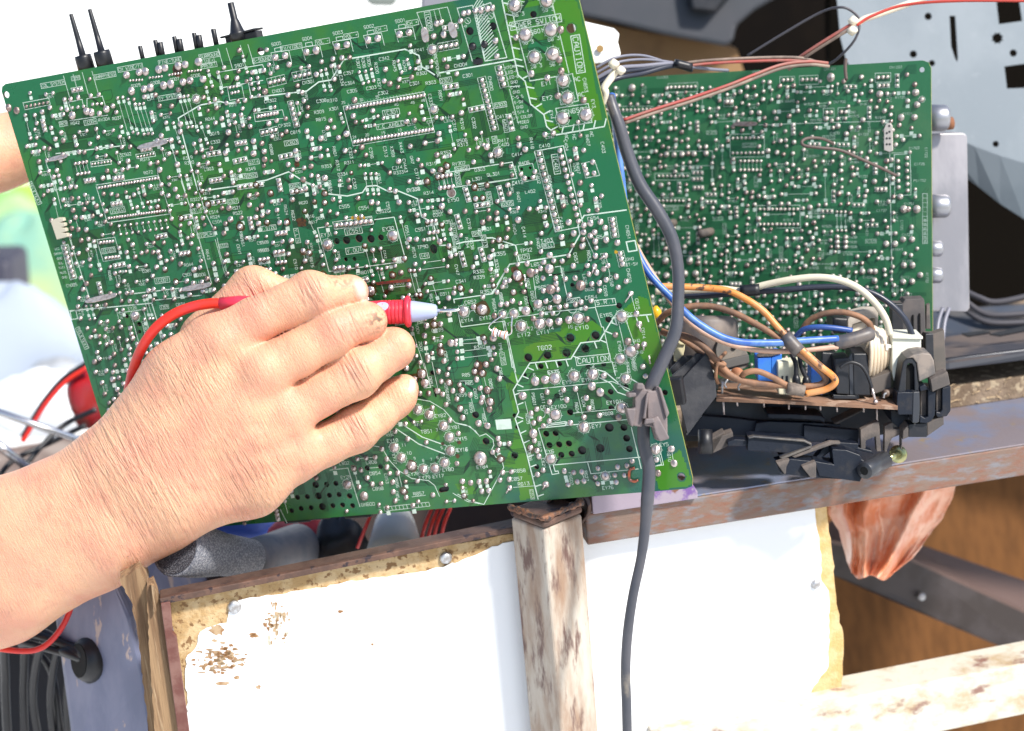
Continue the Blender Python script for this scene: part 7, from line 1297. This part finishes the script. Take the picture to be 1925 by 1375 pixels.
# ---------------------------------------------------------------- tuner shield behind the rear board
tb = thing('tuner_box', P(1790, 420, 1.03), 'silver tin tuner box with four stubby sockets behind the right edge of the rear board', 'tuner box')
q = [P(*p) for p in ((1750, 252, 1.06), (1812, 250, 1.06), (1819, 256, 1.06), (1824, 580, 1.06), (1818, 587, 1.06), (1750, 586, 1.06))]; mb = MB(); mb.prism(q, [p + YW * .03 + FD * -.02 for p in q]); bevel(mb.build('shield', m_alu, tb), .0008)
for x, y, r, lw in ((1762, 222, 25, 22), (1762, 388, 22, 24), (1758, 468, 15, 14), (1758, 518, 15, 14)):
    a, c = P(1738, y, 1.045), P(x + lw * .9, y, 1.045); mb = MB(); k_ = r * 1.045 / FP; mb.lathe(a, c, [(0, k_), (.6, k_), (.85, k_), (.93, k_ * .93), (1, k_ * .8)], 24); mb.build('socket', m_steelblue, tb, True)
mb = MB(); c = P(1787, 232, 1.05); mb.lathe(c - FD * .004, c + FD * .001, [(0, .0042), (1, .0042)], 14); mb.build('rusty_plug', mat('rust_orange', (.20, .08, .035), .8), tb, True)
for x in (1764, 1776): wire('wire', 'X', [(x + 8, 580, 1.05), (x, 605, 1.045), (x - 4, 640, 1.04)], 5, m_lg, 'grey lead under the silver tuner box, the ' + ('left' if x == 1764 else 'right') + ' one of the two', 'wire', group='leads under the tuner box')
# ---------------------------------------------------------------- grey metal plate, upper right
gp = thing('metal_plate', P(1800, 200, 1.2), 'light blue grey sheet metal chassis with punched holes and slots, upper right', 'metal chassis')
PO = P(1700, 150, 1.16); PN = (R3 @ Vector((.05, .1, 1))).normalized()
def gpt(pts): return [hit(*q, PO, PN) for q in pts]
bm = bmesh.new(); outl = [(1568, -60), (2150, -60), (2150, 395), (1925, 305), (1880, 292), (1832, 274), (1780, 250), (1700, 215), (1620, 170), (1590, 110), (1580, 70)]
hol = [[(1873, 4), (1915, -8), (1922, 40), (1878, 46)], [(1785, 30), (1796, 30), (1801, 108), (1800, 117), (1796, 112), (1788, 88)], [(1888, 125), (1925, 120), (1945, 120), (1945, 165), (1893, 167)]]
for cx, cy, r in ((1745, 31, 7), (1717, 102, 7), (1752, 119, 6), (1905, 100, 7), (1872, 271, 6)): hol.append([(cx + r * math.cos(k * math.pi / 7), cy + r * math.sin(k * math.pi / 7)) for k in range(14)])
hol.append([(1875 + (12 if k % 2 else 8.5) * math.cos(k * math.pi / 8), 72 + (12 if k % 2 else 8.5) * math.sin(k * math.pi / 8)) for k in range(16)])
es = []
for lp in [outl] + hol:
    vs = [bm.verts.new(p - gp.location) for p in gpt(lp)]
    for i in range(len(vs)): es.append(bm.edges.new((vs[i], vs[(i + 1) % len(vs)])))
bmesh.ops.triangle_fill(bm, use_beauty=True, edges=es, normal=PN); g_ = bmesh.ops.extrude_face_region(bm, geom=bm.faces[:])
for e_ in g_['geom']:
    if isinstance(e_, bmesh.types.BMVert): e_.co -= PN * .0012
bmesh.ops.recalc_face_normals(bm, faces=bm.faces); me = bpy.data.meshes.new('front_sheet'); bm.to_mesh(me); bm.free(); me.materials.append(m_greyblue); o = bpy.data.objects.new('front_sheet', me); C.objects.link(o); o.parent = gp
# folded lower flange of the plate
fl = [(1745, 232), (1832, 274), (1880, 292), (1925, 305), (2150, 395)]; lo_ = [(1800, 322), (1840, 352), (1880, 384), (1925, 413), (2150, 545)]
top_ = gpt(fl); bot_ = [hit(x, y, PO - PN * .014, PN) for x, y in lo_]; mb = MB(); n5 = len(fl); mb.add(top_ + bot_, [(i, i + 1, n5 + i + 1, n5 + i) for i in range(n5 - 1)]); o = mb.build('folded_flange', m_greyblue, gp, False); s_ = o.modifiers.new('t', 'SOLIDIFY'); s_.thickness = .0012; bevel(o, .0004)
mb = MB(); q = [P(*p) for p in ((1560, -80, 1.42), (2250, -80, 1.42), (2250, 700, 1.42), (1560, 700, 1.42))]; mb.prism(q, [p + YW * .02 for p in q]); mb.build('dark_backing', mat('added_shade_sheet', (.004, .003, .002), .9, spec=.05), gp)  # sheet added behind the plate, near-black in place of shade
# dark casing of a television, upper middle, on its wooden shelf
tv = thing('television_casing', P(1250, 20, 1.35), 'dark grey moulded television casing on a shelf edge, top middle behind the boards', 'television')
q = [P(*p) for p in ((1060, -60, 1.4), (1560, -60, 1.4), (1420, 20, 1.4), (1385, 50, 1.4), (1380, 78, 1.4), (1365, 88, 1.4), (1250, 66, 1.4), (1150, 42, 1.4), (1090, 30, 1.4))]; mb = MB(); mb.prism(q, [p + YW * .3 for p in q]); bevel(mb.build('shell', mat('dark_grey_casing', (.030, .034, .042), .5, col2=(.036, .038, .046), scale=30), tv), .012, 4)
q = [P(*p) for p in ((1290, -40, 1.385), (1400, -40, 1.385), (1345, 25, 1.385), (1300, 20, 1.385))]; mb = MB(); mb.prism(q, [p + YW * .02 for p in q]); bevel(mb.build('vent_recess', m_black, tv), .003)
q = [P(*p) for p in ((1060, 25, 1.45), (1150, 48, 1.45), (1385, 92, 1.45), (1400, 140, 1.45), (1060, 150, 1.45))]; mb = MB(); mb.prism(q, [p + YW * .4 for p in q]); mb.build('wooden_shelf', mat('tan_shelf', (.28, .16, .07), .8, col2=(.18, .10, .045), scale=8), label='tan wooden shelf edge under the dark television casing', cat='shelf')
# white connector block glowing in the sun
cb_ = thing('connector_block', P(1130, 95, 1.0), 'white plastic connector block behind the top right corner of the large board', 'connector')
q = [P(*p) for p in ((1080, 42, 1.02), (1165, 62, 1.02), (1162, 80, 1.02), (1168, 105, 1.02), (1150, 118, 1.02), (1100, 122, 1.02))]; mb = MB(); mb.prism(q, [p + YW * .03 for p in q]); bevel(mb.build('housing', mat('bright_white_nylon', (.88, .88, .82), .4), cb_), .0015)
mb = MB(); c = P(1128, 92, 1.018); mb.lathe(c, c + R3 @ Vector((0, 0, .0006)), [(0, .0022), (1, .0022)], 14); mb.build('socket_hole', mat('tan_hole', (.3, .18, .06), .8), cb_)
# added sheet behind the right half, near-black colour stands for shaded interior
mb = MB(); q = [P(*p) for p in ((1070, -140, 1.95), (2350, -140, 1.95), (2350, 900, 1.95), (1070, 900, 1.95))]; mb.prism(q, [p + YW * .03 for p in q]); mb.build('cabinet', mat('shaded_interior_black', (.004, .003, .0025), .8, col2=(.009, .006, .004), scale=5, spec=.05), label='near-black sheet standing for the shaded interior behind the boards on the right', cat='cabinet')
# black slab and cables on the bench top, right
sl = thing('metal_tray', P(1870, 640, 1.12), 'flat black metal tray with slots lying on the plywood bench top, far right', 'tray')
fr = [P(*q) for q in ((1700, 642, 1.16), (1790, 632, 1.15), (2100, 595, 1.15), (2100, 640, 1.08), (1785, 678, 1.06), (1700, 690, 1.06))]; mb = MB(); mb.prism(fr, [p + Vector((0, 0, -.003)) for p in fr]); mb.build('dusty_top', mat('dusty_black_metal', (.13, .10, .085), .7, col2=(.04, .04, .05), scale=14), sl)
fr = [P(*q) for q in ((1700, 690, 1.06), (1785, 674, 1.06), (2100, 636, 1.08), (2100, 656, 1.08), (1785, 696, 1.06), (1700, 708, 1.06))]; mb = MB(); mb.prism(fr, [p + YW * .003 for p in fr]); bevel(mb.build('front_edge', mat('dark_metal_edge', (.03, .032, .04), .35, .3), sl), .001)
fr = [P(*q) for q in ((1700, 588, 1.18), (1930, 572, 1.2), (2100, 560, 1.22), (2100, 605, 1.15), (1700, 640, 1.15))]; mb = MB(); mb.prism(fr, [p + Vector((0, 0, -.003)) for p in fr]); mb.build('rear_top', mat('dusty_blue_metal', (.045, .055, .075), .5, col2=(.09, .08, .07), scale=14), sl)
for a_ in ([(1808, 632), (1848, 627), (1862, 630), (1820, 637)], [(1860, 633), (1925, 618), (1960, 614), (1960, 620), (1880, 636)]):
    fr = [P(x, y, 1.10) + Vector((0, 0, .002)) for x, y in a_]; mb = MB(); mb.prism(fr, [p + Vector((0, 0, -.001)) for p in fr]); mb.build('slot', m_black, sl)
for i, (y0, y1, y2) in enumerate(((545, 585, 580), (565, 600, 598), (535, 560, 540))): wire('cable', 'X', [(1800, y0 + 5, 1.17), (1840, y1, 1.16), (1880, y1 + 8, 1.155), (1980, y2 + 5, 1.15)], 7, m_gw, ('upper', 'lowest', 'topmost')[i] + ' grey cable sagging above the black tray, far right', 'cable', group='grey cables on the tray')
# ---------------------------------------------------------------- things under and behind the large board, left
m_foam = mat('grey_mesh_fabric', (.12, .13, .16), .8, col2=(.30, .30, .32), scale=900, lo=.45, hi=.6, bump=.8, bscale=1200)
mic = thing('heat_gun', P(430, 1050, 1.0), 'grey granular tube lying on the box edge under the wrist', 'tube')
mb = MB(); a, c = P(330, 1030, .955), P(470, 1050, 1.02); mb.lathe(a, c, [(0, .016), (0, .0175), (.3, .0165), (.6, .0135), (1, .0125)], 36); mb.build('mouth', m_foam, mic, True); mb = MB(); a2 = P(560, 1030, 1.08); mb.lathe(c, a2, [(0, .0125), (.4, .0135), (1, .0165)], 30); mb.build('body', mat('grey_tube_body', (.15, .16, .19), .6, col2=(.2, .2, .22), scale=80), mic, True)
mb = MB(); mb.lathe(a - (c - a).normalized() * .0006, a, [(0, .0155), (1, .0155)], 36); mb.build('granular_end', mat('black_granular', (.02, .02, .03), .5, col2=(.18, .18, .2), scale=1500, lo=.5, hi=.6, bump=1, bscale=1500), mic)
def lump(name, x, y, d, rx, ry, rz, m, label, cat, n=5):
    c = P(x, y, d); mb = MB(); ux, uy, uz = R3 @ Vector((1, 0, 0)), R3 @ Vector((0, 1, 0)), R3 @ Vector((0, 0, 1)); k = d / FP; vs = []; NU, NV = 24, 14; ph = [random.uniform(0, 6) for _ in range(6)]
    for j in range(NV + 1):
        th_ = math.pi * j / NV
        for i in range(NU):
            a = 2 * math.pi * i / NU; w_ = 1 + .10 * math.sin(3 * a + ph[0] + 2 * th_) + .07 * math.sin(5 * th_ + ph[1]) * math.cos(2 * a + ph[2])
            vs.append(c + ux * rx * k * math.sin(th_) * math.cos(a) * w_ + uy * ry * k * math.cos(th_) * w_ + uz * rz * k * math.sin(th_) * math.sin(a) * w_)
    mb.add(vs, [(j * NU + i, j * NU + (i + 1) % NU, (j + 1) * NU + (i + 1) % NU, (j + 1) * NU + i) for j in range(NV) for i in range(NU)]); return mb.build(name, m, None, True, label=label, cat=cat)
lump('tape_roll', 575, 1020, 1.12, 70, 55, 60, mat('red_cloth', (.55, .02, .03), .6, col2=(.35, .01, .02), scale=60), 'red padded pouch below the large board, behind the grey tube', 'pouch')
lump('speaker', 640, 1030, 1.09, 52, 60, 50, m_black, 'round black rubber lump beside the red pouch under the large board', 'rubber ball')
lump('pouch', 460, 995, 1.16, 60, 30, 30, mat('blue_cloth', (.02, .06, .3), .6), 'blue cloth bundle just under the wrist behind the grey tube', 'cloth bundle')
fu = thing('funnel', P(745, 1010, 1.08), 'pale grey plastic funnel under the bottom edge of the large board', 'funnel'); mb = MB(); mb.lathe(P(742, 962, 1.1), P(742, 1050, 1.06), [(0, .010), (.3, .014), (1, .020)], 30); mb.build('cone', mat('pale_grey_plastic', (.50, .53, .53), .4), fu, True)
for i, (x0, x1) in enumerate(((690, 672), (800, 788), (812, 800), (822, 812), (835, 826))): wire('wire', 'X', [(x0 + 12, 955, 1.06), (x0, 985, 1.06), (x1, 1030, 1.07)], 4.5, m_redc, ('leftmost red wire, apart from the others, under the large board', 'second', 'third', 'fourth', 'rightmost')[i] + (' red wire of the loose bundle under the large board' if i else ''), 'wire', group='red wires under the large board')
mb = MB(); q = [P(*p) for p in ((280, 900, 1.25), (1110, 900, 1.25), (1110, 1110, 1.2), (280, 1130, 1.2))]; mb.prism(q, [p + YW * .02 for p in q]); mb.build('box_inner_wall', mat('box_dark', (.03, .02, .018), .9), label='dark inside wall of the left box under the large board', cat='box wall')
# left background: blurred bench clutter in bright light
mb = MB(); q = [P(*p) for p in ((-300, 900, 1.3), (300, 790, 1.6), (330, 1000, 1.25), (-300, 1100, 1.1))]; mb.prism(q, [p + Vector((0, 0, -.01)) for p in q]); mb.build('side_table', mat('brown_table', (.14, .09, .07), .7, col2=(.3, .24, .2), scale=12), label='brown cluttered table top behind the forearm at left', cat='table')
lump('jar', 150, 745, 1.5, 60, 55, 60, mat('red_plastic_jar', (.55, .02, .03), .3), 'red plastic jar behind the left edge of the large board', 'jar') if False else None
lump('clamp', 168, 745, 1.30, 42, 58, 40, mat('red_glossy', (.34, .008, .015), .2, col2=(.25, .02, .02), scale=20), 'glossy red clamp grip behind the left edge of the large board', 'clamp grip')
for i, (r, m_, yy, lab) in enumerate(((5, m_redc, 0, 'thin red lead curving down behind the left edge of the large board'), (5, m_black, -8, 'thin black lead curving down beside the red one behind the large board'))): wire('lead', 'X', [(165, 690 + yy, 1.28), (120, 720 + yy, 1.28), (85, 760 + yy, 1.28), (60, 800 + yy, 1.28), (42, 830 + yy, 1.28)], r, m_, lab, 'lead')
for (x0, y0, x1, y1, r, lab) in ((-30, 765, 170, 835, 7, 'bright steel screwdriver shaft lying on the left table, upper one'), (-30, 815, 60, 885, 9, 'steel rod lying on the left table, lower one nearer the wrist')):
    wire('rod', 'X', [(x0, y0, 1.2), ((x0 + x1) / 2, (y0 + y1) / 2, 1.2), (x1, y1, 1.22)], r, m_steel, lab, 'rod')
m_pw = mat('white_cloth', (.85, .86, .88), .8)
lump('cloth', 90, 760, 1.75, 120, 60, 60, m_pw, 'heap of white cloth on the left table', 'cloth'); lump('cloth', 20, 650, 2.0, 150, 110, 60, mat('bluish_white_cloth', (.36, .41, .49), .8), 'bluish white cloth heap at the far left behind the table', 'cloth')
q = [P(*p) for p in ((-60, 490, 2.2), (18, 488, 2.2), (30, 640, 2.2), (-60, 640, 2.2))]; mb = MB(); mb.prism(q, [p + YW * .1 for p in q]); bevel(mb.build('loudspeaker', mat('dark_blue_grey', (.035, .035, .055), .6), label='small dark box standing at the far left edge', cat='box'), .01)
lump('shrub', 60, 420, 3.6, 90, 70, 60, mat('yellow_green_leaves', (.30, .38, .04), .8, col2=(.25, .42, .12), scale=3), 'yellow green blurred plant behind the left edge of the large board', 'plant')
lump('sheet', 60, 540, 3.2, 110, 130, 40, mat('pale_mint_cloth', (.16, .38, .32), .8, col2=(.38, .48, .22), scale=2), 'pale mint green sheet hanging in the blurred background at left', 'sheet')
lump('jar', 122, 618, 2.3, 22, 34, 22, mat('amber_jar', (.65, .36, .08), .4, col2=(.8, .6, .4), scale=20), 'small amber jar on the left table, blurred', 'jar')
lump('foliage', 20, 400, 3.4, 60, 40, 50, mat('green_leaves', (.20, .42, .08), .8, col2=(.35, .55, .25), scale=3), 'small darker green blurred bush at the far left edge', 'plant')
lump('crate', 210, 660, 2.6, 60, 50, 50, mat('cream_crate', (.72, .62, .48), .8, col2=(.55, .5, .45), scale=6), 'cream blurred bundle on the left table behind the jar', 'bundle')
lump('sack', 110, 700, 1.9, 46, 26, 30, mat('grey_sack', (.28, .29, .30), .8, col2=(.4, .42, .45), scale=10), 'grey sack on the left table beside the white cloth', 'sack')
for x0, y0, x1, y1, lab in ((120, 800, 60, 860, 'black cable on the left table, nearer the board'), (100, 830, 20, 870, 'black cable on the left table, nearer the wrist')): wire('cable', 'X', [(x0 + 60, y0 - 30, 1.24), (x0, y0, 1.24), (x1, y1, 1.22), (x1 - 40, y1 + 60, 1.2)], 6, m_black, lab, 'cable')
# top middle bits
q = [P(*p) for p in ((686, -20, 1.5), (748, -20, 1.5), (745, 5, 1.5), (738, 12, 1.5), (700, 11, 1.5), (688, 4, 1.5))]; mb = MB(); mb.prism(q, [p + YW * .03 for p in q]); bevel(mb.build('switch', mat('grey_green_plastic', (.16, .18, .16), .6), label='small grey plastic piece at the top edge above the large board', cat='plastic piece'), .003)
q = [P(*p) for p in ((792, -30, 1.2), (900, -40, 1.2), (905, 5, 1.2), (792, 18, 1.2))]; mb = MB(); mb.prism(q, [p + YW * .04 for p in q]); bevel(mb.build('grey_housing', mat('lilac_grey_plastic', (.20, .20, .23), .6), label='grey plastic housing behind the top edge of the large board', cat='housing'), .002)
# far bright wall
mb = MB(); mb.box(Vector((-9, 7.5, 0)), Vector((18, 0, 0)), Vector((0, .2, 0)), Vector((0, 0, 3.2))); mb.build('wall', mat('whitewashed_wall', (.82, .82, .80), .9), label='whitewashed wall far behind the bench, in full sun', cat='wall')
